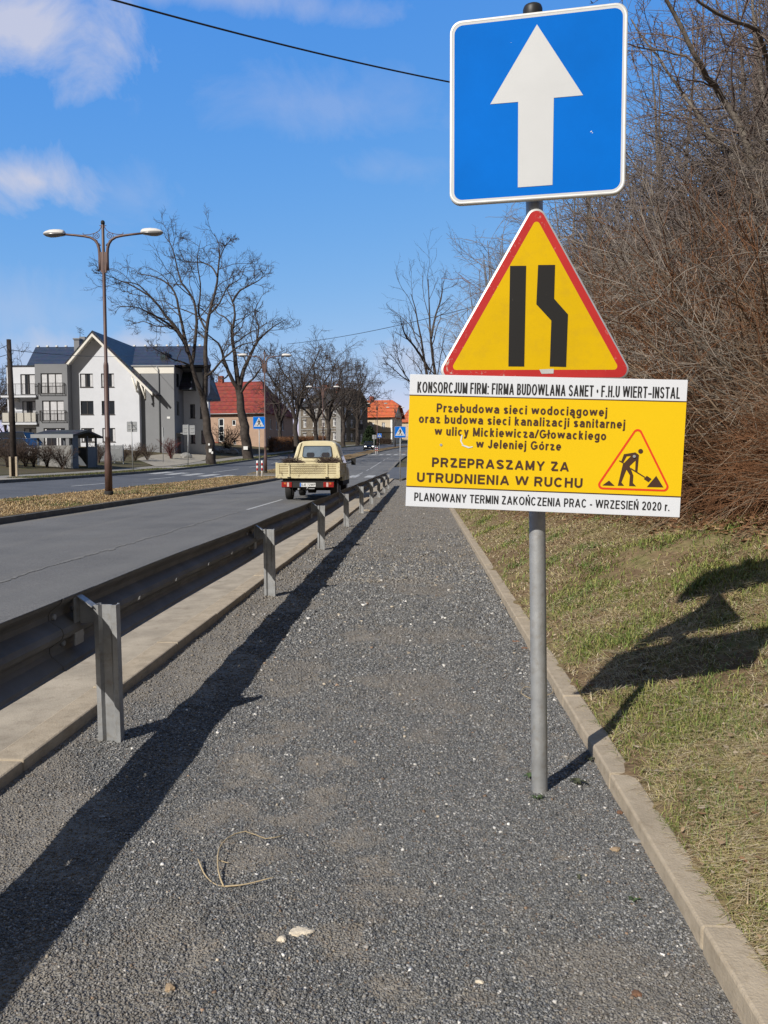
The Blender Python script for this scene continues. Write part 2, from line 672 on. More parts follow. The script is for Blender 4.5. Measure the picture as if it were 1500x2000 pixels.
base = t.mix(rust, base, (.10, .055, .03))
t.set(base, .6, 0, .3)
M['bed_paint'] = t.m
M['chassis'] = simple('chassis_black', (.02, .019, .018), .8, .2, 5)
M['cabin_in'] = simple('seat_cloth', (.03, .032, .04), .9, .1)
t = NT('rear_window_glass')
t.set(t.ramp(t.noise(3, 3), [(.3, (.10, .14, .19)), (.7, (.17, .215, .27))]), .12, 0, .8)
M['truck_glass'] = t.m

# ground materials -------------------------------------------------
t = NT('asphalt')
f = t.noise(.55, 6, .6)
col = t.ramp(f, [(.3, (.115, .113, .110)), (.7, (.165, .16, .152))])
g = t.voronoi(95)
col = t.mix(.5, col, t.ramp(g.outputs['Color'], [(.1, .25), (.9, .75)]), 'OVERLAY')
streak = t.noise(2.0, 4, .6, t.scaled((1.2, .05, 1)))
col = t.mix(t.ramp(streak, [(.5, 0.0), (.75, .35)]), col, (.20, .19, .17))
X, Y, Z = t.sep()
for u0, wd, amt, cc in ((-3.55, .30, .35, (.17, .168, .16)), (-5.4, .30, .30, (.17, .168, .16)), (-6.9, .30, .25, (.165, .162, .155)), (-8.0, .30, .75, (.22, .195, .15)), (-2.5, .22, .6, (.23, .20, .155))):
    dd_ = t.math('ABSOLUTE', t.math('DIVIDE', t.math('SUBTRACT', t.math('ADD', X, t.math('MULTIPLY', t.math('SUBTRACT', f, .5), .8)), u0), wd))
    col = t.mix(t.math('MULTIPLY', t.math('SUBTRACT', 1.0, dd_, True), amt), col, cc)
t.set(col, .85, 0, .25)
t.bump(g.outputs['Distance'], .35, .006)
M['asphalt'] = t.m
t = NT('asphalt_far')
col = t.ramp(t.noise(.8, 6, .6), [(.3, (.082, .085, .092)), (.7, (.12, .122, .128))])
t.set(col, .8, 0, .3)
t.bump(t.noise(60, 2), .3, .006)
M['asphalt_far'] = t.m
M['crack'] = simple('crack_filling', (.165, .16, .15), .9, .45, 30, .5, 80)
M['road_paint'] = simple('worn_road_paint', (.42, .42, .41), .8, .15, 5, dirt=(.16, .16, .155), dirt_amt=.9)
M['pavement'] = simple('pavement_grey', (.24, .225, .20), .9, .12, 1.4, .2, 20, spec=.2)
M['driveway'] = simple('driveway_concrete', (.31, .28, .23), .9, .12, 1.2, .2, 20, spec=.2)

t = NT('gravel')
X, Y, Z = t.sep()
v1 = t.voronoi(125)
v2 = t.voronoi(210)
vc = t.n.new('ShaderNodeSeparateColor')
t.l.new(v1.outputs['Color'], vc.inputs[0])
stone = t.ramp(vc.outputs[0], [(.0, (.085, .085, .083)), (.45, (.15, .148, .142)), (.85, (.22, .218, .208)), (.965, (.27, .265, .25)), (.985, (.55, .53, .50))])
stone = t.mix(t.ramp(vc.outputs[1], [(.90, 0.0), (.97, .7)]), stone, (.25, .165, .105))
dust = t.noise(1.5, 7, .68, dist=.6)
dust2 = t.noise(9, 5, .6)
am = t.n.new('ShaderNodeAttribute')
am.attribute_name = 'tint'
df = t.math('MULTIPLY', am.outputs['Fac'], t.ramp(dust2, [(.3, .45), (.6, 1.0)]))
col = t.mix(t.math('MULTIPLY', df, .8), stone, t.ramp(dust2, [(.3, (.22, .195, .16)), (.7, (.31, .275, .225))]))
t.set(col, .9, 0, .2)
t.bump(t.math('ADD', v1.outputs['Distance'], t.math('MULTIPLY', v2.outputs['Distance'], .5)), .7, .008)
M['gravel'] = t.m

t = NT('bank_soil')
X, Y, Z = t.sep()
f = t.noise(2.4, 6, .65)
g = t.noise(14, 5, .65)
col = t.ramp(f, [(.30, (.115, .075, .042)), (.47, (.18, .125, .072)), (.60, (.19, .155, .075)), (.72, (.13, .125, .045))])
col = t.mix(.7, col, t.ramp(g, [(.3, .3), (.7, .75)]), 'OVERLAY')
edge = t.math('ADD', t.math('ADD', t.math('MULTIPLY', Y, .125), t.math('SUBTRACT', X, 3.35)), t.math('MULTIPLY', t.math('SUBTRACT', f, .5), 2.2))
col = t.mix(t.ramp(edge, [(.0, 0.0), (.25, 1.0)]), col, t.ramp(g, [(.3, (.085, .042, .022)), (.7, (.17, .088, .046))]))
t.set(col, .95, 0, .1)
t.bump(g, .8, .03)
M['bank'] = t.m
t = NT('dry_grass_ground')
f = t.noise(1.3, 6, .65)
g = t.noise(16, 5, .7)
col = t.ramp(f, [(.3, (.17, .11, .055)), (.55, (.24, .165, .085)), (.75, (.12, .115, .04))])
col = t.mix(.7, col, t.ramp(g, [(.3, .3), (.7, .75)]), 'OVERLAY')
t.set(col, .95, 0, .1)
t.bump(g, .8, .04)
M['dry_grass'] = t.m
t = NT('verge_grass_ground')
f = t.noise(1.0, 6, .65)
g = t.noise(12, 5, .7)
col = t.ramp(f, [(.3, (.075, .062, .035)), (.6, (.075, .085, .028)), (.75, (.06, .08, .022))])
col = t.mix(.7, col, t.ramp(g, [(.3, .3), (.7, .75)]), 'OVERLAY')
t.set(col, .95, 0, .1)
t.bump(g, .8, .04)
M['verge'] = t.m
t = NT('lot_soil')
f = t.noise(.35, 6, .65)
col = t.ramp(f, [(.3, (.085, .065, .045)), (.55, (.10, .085, .05)), (.7, (.075, .08, .03))])
t.set(col, .95, 0, .1)
t.bump(t.noise(6, 5), .6, .05)
M['soil'] = t.m
# ================================================================== SETTING: terrain, road, path, kerbs
YS = np.concatenate([np.arange(-6, 60, 1.0), np.arange(60, 130, 2.5), np.arange(130, 301, 5)])


def ribbon(name, ua, ub, y0, y1, mat, dza=0.0, dzb=0.0, n=4, step=None, wob=0.0):
    ys = [y for y in YS if y0 < y < y1]
    ys = np.array([y0] + ys + [y1])
    A = ua(ys) if callable(ua) else np.full(len(ys), ua)
    B = ub(ys) if callable(ub) else np.full(len(ys), ub)
    P = []
    for y, a, b in zip(ys, A, B):
        row = []
        for k in range(n + 1):
            q = k / n
            u = a + (b - a) * q
            row.append((u + float(sx(y)), y, float(prof(y) + (lat(u) if u > -17.5 else lat(-17.49) if mat is M['asphalt_far'] else lat(u))
                                                   + dza + (dzb - dza) * q)))
        P.append(row)
    return struct(MB().sheet(P).build(name, mat))


def kerb_run(name, u0, u1, y0, y1, top, bot, mat, seg=1.0, gap=.006, bevel=.012):
    m = MB()
    y = y0
    while y < y1 - .01:
        ye = min(y + seg, y1)
        s_ = seg
        a, b = y, ye - gap
        j = random.uniform(-.004, .004)
        za, zb = float(prof(a)), float(prof(b))
        U0a = (u0(a) if callable(u0) else u0) + float(sx(a))
        U1a = (u1(a) if callable(u1) else u1) + float(sx(a))
        U0b = (u0(b) if callable(u0) else u0) + float(sx(b))
        U1b = (u1(b) if callable(u1) else u1) + float(sx(b))
        m.hexa([(U0a, a, za + bot), (U1a, a, za + bot), (U1b, b, zb + bot), (U0b, b, zb + bot)],
               [(U0a, a, za + top + j), (U1a, a, za + top + j), (U1b, b, zb + top + j), (U0b, b, zb + top + j)])
        y = ye
    return struct(m.build(name, mat, bevel=bevel))


# wide ground sheet reaching the horizon
us = np.array([-600, -300, -160, -110, -80, -60, -48, -40, -35.3, -30, -27, -24, -22, -21.3, -21.2, -17.7, -12, -8, -2, .6, 3, 20, 60, 160, 400])
yy = np.concatenate([np.arange(-30, 120, 4.0), np.arange(120, 300, 12.0), [320, 380, 480, 700, 1200, 2000]])
P = []
for y in yy:
    row = []
    for u in us:
        z = float(prof(y)) + float(lat(u)) if u <= -21.3 else float(prof(y)) - .14 + (.25 if u < -17 else .0)
        row.append((u + float(sx(min(y, 220))), y, z))
    P.append(row)
struct(MB().sheet(P).build('ground', M['soil']))

# carriageways
ribbon('road', -8.12, -2.42, -6, 260, M['asphalt'], 0, 0)
ribbon('road', lambda y: np.full(len(y), -17.52), lambda y: med_left(y) + .02, -6, 260, M['asphalt_far'], 0, 0, n=8)
ribbon('gutter', -2.45, -1.69, -6, 46, M['gutter'], .012, .058, n=6)
# median
for a, b in ((-6, 48.6), (54.5, 111.0), (115.0, 255)):
    ribbon('median', lambda y: med_left(y) + .1, -8.2, a + .1, b - .1, M['dry_grass'], .13, .13, n=6)
    kerb_run('median_kerb', -8.24, -8.10, a, b, .125, -.1, M['kerb_dark'], 2.0, .01)
    kerb_run('median_kerb', lambda y: float(med_left(y)) - .02, lambda y: float(med_left(y)) + .12, a, b, .12, -.1, M['kerb_dark'], 2.0, .01)
    for ye in (a, b):
        m = MB()
        z = float(prof(ye))
        s_ = float(sx(ye))
        m.box(float(med_left(ye)) + .12 + s_, -8.24 + s_, ye - .07, ye + .07, z - .1, z + .122)
        struct(m.build('median_kerb', M['kerb_dark'], bevel=.012))
ribbon('median_paving', lambda y: med_left(y), -8.1, 48.7, 54.4, M['pavement'], .01, .01)
ribbon('median_paving', lambda y: med_left(y), -8.1, 111.1, 114.9, M['pavement'], .01, .01)
# far side: kerb, verge, pavement, driveways
kerb_run('pavement_kerb', -17.66, -17.5, -6, 240, lat(-17.6) + .012, 0, M['kerb_dark'], 2.0, .01)
ribbon('verge', -19.3, -17.64, 36, 240, M['verge'], 0, 0)
ribbon('pavement', -21.35, -19.28, -6, 240, M['pavement'], .004, .004)
ribbon('driveway', -21.3, -17.64, 24, 36, M['driveway'], .008, .008)
ribbon('driveway', -19.3, -17.64, 57, 60.5, M['driveway'], .010, .010)
P = [[(x, y, zg(x, y) + .03) for x in np.linspace(xa, xb, 8)] for y, xa, xb in
     ((61, -20.5, -20.0), (66, -23, -20.2), (70, -25.2, -20.6), (76, -26.6, -21.2), (82, -27, -22), (88.5, -27, -24))]
struct(MB().sheet(P).build('driveway', M['driveway']))
# markings, 4 mm above the asphalt
mk = 0


def mark(u0, u1, y0, y1, n=1):
    return ribbon('road_marking', u0, u1, y0, y1, M['road_paint'], .004, .004, n=1)


for a, b in ((19.6, 24.6), (31, 35), (48.8, 59), (63, 66), (68, 86), (89, 92), (96, 99), (103, 106)):
    mark(-4.345, -4.255, a, b)
for a, b in ((13, 17), (23, 27), (33, 37), (42.5, 47), (56, 64), (68, 72), (78, 82), (88, 92)):
    mark(-14.75, -14.63, a, b)
for k in range(5):
    mark(-7.75 + k * 1.05, -7.2 + k * 1.05, 49.5, 53.5)
    mark(-17.2 + k * 1.05, -16.65 + k * 1.05, 49.5, 53.5)
    mark(-7.75 + k * 1.05, -7.2 + k * 1.05, 111.5, 115)
    mark(-16.8 + k * 1.05, -16.25 + k * 1.05, 111.5, 115)
# rough filled seam along the lane joint
m = MB()
y = 6.0
u = -4.3
prev = None
while y < 19:
    w = random.uniform(.010, .035) * (1 if random.random() < .85 else 2.2)
    u += random.uniform(-.03, .03) - (u + 4.3) * .2
    cur = [(u - w, y, .0045), (u + w, y, .0045)]
    if prev:
        m.add([prev[0], prev[1], cur[1], cur[0]], [(0, 1, 2, 3)])
    prev = cur
    y += random.uniform(.05, .16)
struct(m.build('road_seam', M['crack']))

# gravel path
gx = np.linspace(-1.57, .74, 130)
gy = np.concatenate([np.arange(-3, 1.3, .3), np.arange(1.3, 4.5, .018), np.arange(4.5, 9, .05), np.arange(9, 46, .4)])
GX, GY = np.meshgrid(gx, gy)


def path_z(x, y):
    x = np.asarray(x, float)
    y = np.asarray(y, float)
    z = .006 * np.sin(x * 5 + y * 2.1) * np.sin(y * 3.3 - x) + .004 * np.sin(x * 13 + 1) * np.sin(y * 11)
    return z + .02 * smooth01((-1.32 - x) / .22) + prof(y)


V = np.stack([GX, GY, path_z(GX, GY)], -1).reshape(-1, 3)
ny, nx = GX.shape
idx = np.arange(ny * nx).reshape(ny, nx)
F4 = np.stack([idx[:-1, :-1], idx[:-1, 1:], idx[1:, 1:], idx[1:, :-1]], -1).reshape(-1, 4)


def vnoise(x, y, s, seed):
    """cheap smooth value noise 0..1"""
    rr = np.random.default_rng(seed)
    G = rr.random((64, 64))
    xx, yv = (np.asarray(x) * s + 20) % 63, (np.asarray(y) * s + 20) % 63
    i, j = xx.astype(int), yv.astype(int)
    u, v = xx - i, yv - j
    u, v = u * u * (3 - 2 * u), v * v * (3 - 2 * v)
    return (G[i, j] * (1 - u) + G[i + 1, j] * u) * (1 - v) + (G[i, j + 1] * (1 - u) + G[i + 1, j + 1] * u) * v


DUST_SPOTS = [(-0.391, 2.688, 0.09), (-0.34, 2.859, 0.08), (-0.222, 2.582, 0.08), (-0.126, 2.384, 0.07), (-0.036, 2.214, 0.06), (0.029, 2.127, 0.04), (-0.207, 2.009, 0.08), (-0.156, 1.967, 0.05), (-0.548, 1.918, 0.06), (-0.687, 3.249, 0.16), (-0.611, 3.568, 0.14), (-0.658, 2.676, 0.15), (-0.529, 2.335, 0.12), (-0.553, 1.866, 0.07), (-0.589, 1.779, 0.04), (-0.58, 4.419, 0.14), (-0.441, 5.613, 0.18), (-0.089, 4.441, 0.12), (-0.374, 2.002, 0.05), (-0.071, 1.812, 0.06), (-0.374, 3.152, 0.12)]


def dustmask(x, y):
    """where fine brown dust and sand lie between the stones"""
    n = .5 * vnoise(x, y, 1.6, 31) + .3 * vnoise(x, y, 4.3, 32) + .2 * vnoise(x, y, 11, 33)
    d = smooth01((n - .56) / .16) * .62
    left = smooth01((-.98 - x + (n - .5) * 1.3) / .35)
    spl = np.zeros_like(x)
    for a, b, rd_ in DUST_SPOTS:
        spl = np.maximum(spl, np.exp(-(((x - a) / rd_) ** 2 + ((y - b) / (rd_ * 1.35)) ** 2)))
    n2 = .5 * vnoise(x, y, 9, 35) + .5 * vnoise(x, y, 23, 36)
    spl = smooth01((spl * .95 + (n2 - .5) * 1.9 - .34) / .5) * .85
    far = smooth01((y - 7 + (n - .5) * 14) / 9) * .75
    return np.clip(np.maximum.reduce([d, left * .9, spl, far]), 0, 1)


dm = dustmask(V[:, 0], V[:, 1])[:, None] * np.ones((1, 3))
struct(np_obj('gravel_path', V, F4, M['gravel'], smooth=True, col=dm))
kerb_run('path_kerb', -1.70, -1.555, -3, 46, .072, -.15, M['concrete'], 1.0, .005, .010)
kerb_run('path_kerb', .72, .815, -3, 40, .062, -.15, M['concrete'], 1.0, .005, .008)
# crossing footpath beyond the end of the guardrail
ribbon('footpath', -2.4, 6, 46, 70, M['asphalt_far'], .05, .06)
m = MB()
m.tube([(-1.15, 44.2, .09), (-1.0, 45.6, .11), (-.6, 47.5, .14), (.3, 50, .18), (1.8, 53, .22)], .09, 6)
struct(m.build('path_kerb', M['kerb_dark']))

# grass bank on the right
bx = np.concatenate([np.arange(.752, .86, .018), np.arange(.88, 4.2, .07), np.arange(4.2, 12, .4), [13, 15, 18, 22, 28, 40, 70]])
by = np.concatenate([np.arange(-3, 12, .1), np.arange(12, 30, .4), np.arange(30, 90, 2), np.arange(90, 161, 10)])
BX, BY = np.meshgrid(bx, by)
spill = .044 + .026 * (np.sin(BY * 3.1) * .3 + np.sin(BY * 8.7 + 1) * .3 + np.sin(BY * 21.3) * .25 + np.sin(BY * 47) * .25)
BZ = np.where(BX < .83, spill + prof(BY) + (BX - .79) * .30, bank_z(BX, BY)) + .012 * np.sin(BX * 17 + BY * 9) * np.sin(BY * 21 - BX * 5)
V = np.stack([BX + sx(BY), BY, BZ], -1).reshape(-1, 3)
ny, nx = BX.shape
idx = np.arange(ny * nx).reshape(ny, nx)
F4 = np.stack([idx[:-1, :-1], idx[:-1, 1:], idx[1:, 1:], idx[1:, :-1]], -1).reshape(-1, 4)
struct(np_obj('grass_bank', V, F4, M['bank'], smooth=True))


def thicket_edge(y):
    return np.interp(y, [0, 4, 6, 9, 14, 19, 24, 60], [3.2, 2.95, 2.6, 2.2, 1.6, 1.15, 1.05, 1.05])


# ================================================================== GROUND COVER (nobody could count it)
def stones(name, n, y0, y1, power, smin, smax, pal, seed, x0=-1.54, x1=.71):
    r = np.random.default_rng(seed)
    q = r.random(n)
    k = 1 - power
    y = (y0 ** k + q * (y1 ** k - y0 ** k)) ** (1 / k)
    x = r.uniform(x0, x1, n)
    dmk = dustmask(x, y)
    ok = r.random(n) > dmk * .8
    x, y, dmk = x[ok], y[ok], dmk[ok]
    n = len(x)
    s = smin + (smax - smin) * r.random(n) ** 2.2
    s = s * np.clip(y / 3.2, .85, 2.2)
    cube = np.array([(a, b, c) for c in (-1, 1) for b in (-1, 1) for a in (-1, 1)], float) * .5
    Vv = cube[None] * r.uniform(.55, 1.2, (n, 1, 3)) + r.normal(0, .11, (n, 8, 3))
    a = r.uniform(0, 6.283, n)
    ca, sa = np.cos(a), np.sin(a)
    t1 = r.normal(0, .35, n)
    c1, s1 = np.cos(t1), np.sin(t1)
    X_, Y_, Z_ = Vv[..., 0], Vv[..., 1], Vv[..., 2] * .8
    Y2, Z2 = Y_ * c1[:, None] - Z_ * s1[:, None], Y_ * s1[:, None] + Z_ * c1[:, None]
    X2, Y3 = X_ * ca[:, None] - Y2 * sa[:, None], X_ * sa[:, None] + Y2 * ca[:, None]
    Vv = np.stack([X2, Y3, Z2], -1) * s[:, None, None]
    Vv[..., 0] += x[:, None]
    Vv[..., 1] += y[:, None]
    Vv[..., 2] += (path_z(x, y) + s * .16)[:, None]
    fq = np.array([(0, 2, 3, 1), (4, 5, 7, 6), (0, 1, 5, 4), (2, 6, 7, 3), (0, 4, 6, 2), (1, 3, 7, 5)])
    Fq = (np.arange(n)[:, None, None] * 8 + fq[None]).reshape(-1, 4)
    pal = np.array(pal)
    c = pal[r.integers(0, len(pal), n)] * r.uniform(.55, 1.45, (n, 1))
    c = c * (1 - .5 * dmk[:, None]) + np.array([(.24, .20, .155)]) * .5 * dmk[:, None]
    return struct(np_obj(name, Vv.reshape(-1, 3), Fq, M['tinted'], col=np.repeat(c, 8, 0)), 'stuff')


greys = [(.12, .122, .124), (.155, .157, .158), (.19, .19, .188), (.23, .228, .222), (.14, .139, .135), (.175, .172, .165), (.18, .165, .142), (.10, .10, .102), (.27, .265, .255)]
stones('crushed_stone', 230000, 1.45, 9.0, 1.85, .0030, .0080, greys, 3)
stones('crushed_stone', 30000, 8.0, 40.0, 1.5, .0055, .0105, greys + [(.25, .22, .18), (.3, .27, .22)], 5)
stones('pale_pebbles', 1600, 1.45, 22.0, 1.7, .0045, .0125, [(.55, .53, .49), (.48, .46, .43), (.40, .34, .26), (.60, .58, .55), (.26, .18, .125), (.36, .34, .31), (.50, .48, .45)], 4)


def blades(name, x, y, z, h, w, lean, col, r, mat):
    """curved grass blades: two segments each; lean 0 upright .. 1 lying flat"""
    n = len(x)
    a = r.uniform(0, 6.283, n)
    dx, dy = np.cos(a), np.sin(a)
    px, py = -dy, dx
    base = np.stack([x, y, z], -1)
    side = np.stack([px, py, np.zeros(n)], -1)
    fwd = np.stack([dx, dy, np.zeros(n)], -1)
    up = np.array([0, 0, 1.0])
    mid = base + fwd * (h * lean * .45)[:, None] + up * (h * (1 - lean * .75) * .62)[:, None]
    tip = base + fwd * (h * lean)[:, None] + up * (h * np.clip(1 - lean * .95, .05, 1))[:, None]
    hw = (w * .5)[:, None]
    Vv = np.stack([base - side * hw, base + side * hw, mid + side * hw * .8, mid - side * hw * .8,
                   tip + side * hw * .25, tip - side * hw * .25], 1)
    fq = np.array([(0, 1, 2, 3), (3, 2, 4, 5)])
    Fq = (np.arange(n)[:, None, None] * 6 + fq[None]).reshape(-1, 4)
    return struct(np_obj(name, Vv.reshape(-1, 3), Fq, mat, col=np.repeat(col, 6, 0)), 'stuff')


r = np.random.default_rng(11)


def bank_grass(n, y0, y1, seed):
    r = np.random.default_rng(seed)
    q = r.random(n)
    y = 1 / (1 / y0 + q * (1 / y1 - 1 / y0))
    x = .80 + (np.minimum(thicket_edge(y) + .5, .55 * y + .6) - .80) * r.random(n)
    green = .5 + 1.35 * (vnoise(x, y, 1.7, 1) * .55 + vnoise(x, y, 5.0, 2) * .45 - .5)
    cover = vnoise(x + 9, y, 1.6, 3) * .55 + vnoise(x, y + 5, 4.5, 4) * .45
    edge = smooth01((x - .82) / .25)
    keep = (cover * .9 + .25 * r.random(n) > .44) & (r.random(n) < .35 + .65 * edge)
    keep |= r.random(n) < .13
    keep &= x < thicket_edge(y) + .25 * r.normal(size=n)
    x, y, green = x[keep], y[keep], green[keep]
    n = len(x)
    dist = np.clip(y / 3.0, .8, 5)
    isg = green + .16 * r.normal(size=n) > .50
    h = np.where(isg, r.uniform(.02, .075, n), r.uniform(.03, .10, n)) * np.clip(dist, .9, 1.4)
    lean = np.where(isg, r.uniform(.35, .95, n), r.uniform(.85, 1.05, n))
    w = np.where(isg, .0030, .0028) * np.clip(dist, .9, 4)
    gcol = np.array([(.165, .205, .045), (.13, .175, .04), (.21, .23, .06), (.27, .25, .085)])[r.integers(0, 4, n)]
    scol = np.array([(.50, .40, .235), (.42, .32, .18), (.60, .51, .34), (.30, .21, .11), (.44, .39, .16)])[r.integers(0, 5, n)]
    col = np.where(isg[:, None], gcol, scol) * r.uniform(.8, 1.2, (n, 1))
    return x, y, bank_z(x, y) - .004, h, w, lean, col, r


blades('bank_grass', *bank_grass(230000, 1.55, 24, 21), M['blade'])
# taller green tufts near the top of the bank
n = 5000
cxs = r.uniform(0, 1, 60)
cy = 1 / (1 / 2.3 + r.random(60) * (1 / 14 - 1 / 2.3))
cxx = .95 + cxs * (thicket_edge(cy) - 1.0)
k = r.integers(0, 60, n)
x = cxx[k] + r.normal(0, .07, n)
y = cy[k] + r.normal(0, .08, n)
ok = x > .86
x, y = x[ok], y[ok]
n = len(x)
col = np.array([(.12, .165, .04), (.095, .14, .035), (.15, .185, .055)])[r.integers(0, 3, n)] * r.uniform(.8, 1.2, (n, 1))
blades('grass_tufts', x, y, bank_z(x, y), r.uniform(.035, .095, n), np.full(n, .0034) * np.clip(y / 3, .9, 3), r.uniform(.3, .9, n), col, r, M['blade'])
# dry grass on the median
n = 60000
q = r.random(n)
y = 1 / (1 / 9.5 + q * (1 / 75 - 1 / 9.5))
y = y[(y < 48.4) | (y > 54.8)]
n = len(y)
x = r.uniform(-11.75, -8.27, n)
isg = vnoise(x, y, .9, 8) + .2 * r.normal(size=n) > .72
isg |= (np.abs(y - 57) < 2) & (r.random(n) < .7)
col = np.where(isg[:, None], np.array([(.13, .145, .045)]), np.array([(.42, .30, .15), (.34, .235, .115), (.48, .36, .20), (.27, .18, .085)])[r.integers(0, 4, n)]) * r.uniform(.8, 1.2, (n, 1))
blades('median_grass', x, y, prof(y) + .128, r.uniform(.04, .11, n), .004 * np.clip(y / 5, 1, 6), r.uniform(.4, 1.0, n), col, r, M['blade'])
# grass on the far verge
n = 26000
y = 1 / (1 / 36.2 + r.random(n) * (1 / 140 - 1 / 36.2))
u = r.uniform(-19.25, -17.7, n)
x = u + sx(y)
ok = ~((y > 57) & (y < 60.5))
x, y, u = x[ok], y[ok], u[ok]
n = len(x)
col = np.array([(.095, .115, .03), (.13, .13, .045), (.22, .17, .085), (.075, .10, .025)])[r.integers(0, 4, n)] * r.uniform(.8, 1.2, (n, 1))
blades('verge_grass', x, y, prof(y) + lat(u) - .01, r.uniform(.05, .13, n), np.full(n, .02) * np.clip(y / 50, 1, 3), r.uniform(.3, .9, n), col, r, M['blade'])
# scattered dead leaves and crumbs of soil on the bank
n = 900
y = 1 / (1 / 1.7 + r.random(n) * (1 / 16 - 1 / 1.7))
x = .80 + (thicket_edge(y) - .8) * r.random(n)
s = r.uniform(.008, .03, n)
a = r.uniform(0, 6.283, n)
q4 = np.array([(-1, -.55, .15), (1, -.55, -.1), (1.05, .5, .25), (-.9, .6, -.05)]) * .5
Vv = q4[None] + r.normal(0, .12, (n, 4, 3))
ca, sa = np.cos(a)[:, None], np.sin(a)[:, None]
Vv = np.stack([Vv[..., 0] * ca - Vv[..., 1] * sa, Vv[..., 0] * sa + Vv[..., 1] * ca, Vv[..., 2]], -1) * s[:, None, None]
Vv += np.stack([x, y, bank_z(x, y) + .022], -1)[:, None]
col = np.array([(.26, .15, .08), (.36, .25, .15), (.17, .10, .055), (.42, .34, .24)])[r.integers(0, 4, n)]
struct(np_obj('dead_leaves', Vv.reshape(-1, 3), np.arange(n * 4).reshape(-1, 4), M['tinted'], col=np.repeat(col, 4, 0)), 'stuff')
# dry leaves under the thicket
n = 16000
y = 1 / (1 / 4.8 + r.random(n) * (1 / 26 - 1 / 4.8))
x = thicket_edge(y) + np.abs(r.normal(0, 1, n)) * 1.1 - .12 + .12 * r.normal(size=n)
s = r.uniform(.02, .05, n)
a = r.uniform(0, 6.283, n)
q4 = np.array([(-1, -.55, .15), (1, -.55, -.1), (1.05, .5, .25), (-.9, .6, -.05)]) * .5
Vv = q4[None] + r.normal(0, .12, (n, 4, 3))
Vv[..., 2] *= 1.3
ca, sa = np.cos(a)[:, None], np.sin(a)[:, None]
Vv = np.stack([Vv[..., 0] * ca - Vv[..., 1] * sa, Vv[..., 0] * sa + Vv[..., 1] * ca, Vv[..., 2]], -1) * s[:, None, None]
Vv += np.stack([x, y, bank_z(x, y) + .018], -1)[:, None]
col = np.array([(.22, .115, .055), (.30, .17, .09), (.16, .08, .04), (.36, .24, .14)])[r.integers(0, 4, n)] * r.uniform(.8, 1.2, (n, 1))
struct(np_obj('leaf_litter', Vv.reshape(-1, 3), np.arange(n * 4).reshape(-1, 4), M['tinted'], col=np.repeat(col, 4, 0)), 'stuff')
# ================================================================== FOREGROUND SIGN POST
def rot_plate(yaw, pitch, roll):
    return Matrix.Rotation(yaw, 4, 'Z') @ Matrix.Rotation(pitch, 4, 'X') @ Matrix.Rotation(roll, 4, 'Y')


def round_poly(pts, rds, n=8):
    """outline with rounded corners"""
    out = []
    N = len(pts)
    if isinstance(rds, (int, float)):
        rds = [rds] * N
    for i in range(N):
        p = np.array(pts[i], float)
        a = np.array(pts[i - 1], float) - p
        b = np.array(pts[(i + 1) % N], float) - p
        a /= np.linalg.norm(a)
        b /= np.linalg.norm(b)
        half = math.acos(max(-1, min(1, a @ b))) / 2
        d = rds[i] / math.tan(half)
        bis = (a + b) / np.linalg.norm(a + b)
        c = p + bis * rds[i] / math.sin(half)
        s0 = p + a * d - c
        s1 = p + b * d - c
        a0, a1 = math.atan2(s0[1], s0[0]), math.atan2(s1[1], s1[0])
        da = (a1 - a0 + math.pi) % (2 * math.pi) - math.pi
        for k in range(n + 1):
            t_ = a0 + da * k / n
            out.append((c[0] + rds[i] * math.cos(t_), c[1] + rds[i] * math.sin(t_)))
    return out


def inset(pts, d):
    """shrink a convex outline by d"""
    N = len(pts)
    c = np.mean(np.array(pts), 0)
    lines = []
    for i in range(N):
        p, q = np.array(pts[i], float), np.array(pts[(i + 1) % N], float)
        t_ = (q - p) / np.linalg.norm(q - p)
        nrm = np.array([-t_[1], t_[0]])
        if nrm @ (c - p) < 0:
            nrm = -nrm
        lines.append((p + nrm * d, t_))
    out = []
    for i in range(N):
        (p, t_), (q, s_) = lines[i - 1], lines[i]
        A = np.array([t_, -s_]).T
        k = np.linalg.solve(A, q - p)
        out.append(tuple(p + t_ * k[0]))
    return out


def flat(m, poly, w, mi=0, fn=None):
    """a filled flat outline at height w above the plate"""
    fn = fn or (lambda u, v, w: (u, -w, v))
    return m.add([fn(u, v, w) for u, v in poly], [tuple(range(len(poly)))], mi)


def ring(m, outer, inner, w, mi=0):
    n = len(outer)
    vs = [(u, -w, v) for u, v in outer] + [(u, -w, v) for u, v in inner]
    return m.add(vs, [(i, (i + 1) % n, n + (i + 1) % n, n + i) for i in range(n)], mi)


PL = lambda u, v, w: (u, -w, v)          # plate frame: u to the right, v up, w towards the reader

# ---- a plain grotesque alphabet drawn as strokes (cap height 1, bottom left at 0,0)


def _arc(cx, cy, rx, ry, a0, a1, n=12):
    return [(cx + rx * math.cos(rad(a0 + (a1 - a0) * k / n)), cy + ry * math.sin(rad(a0 + (a1 - a0) * k / n))) for k in range(n + 1)]


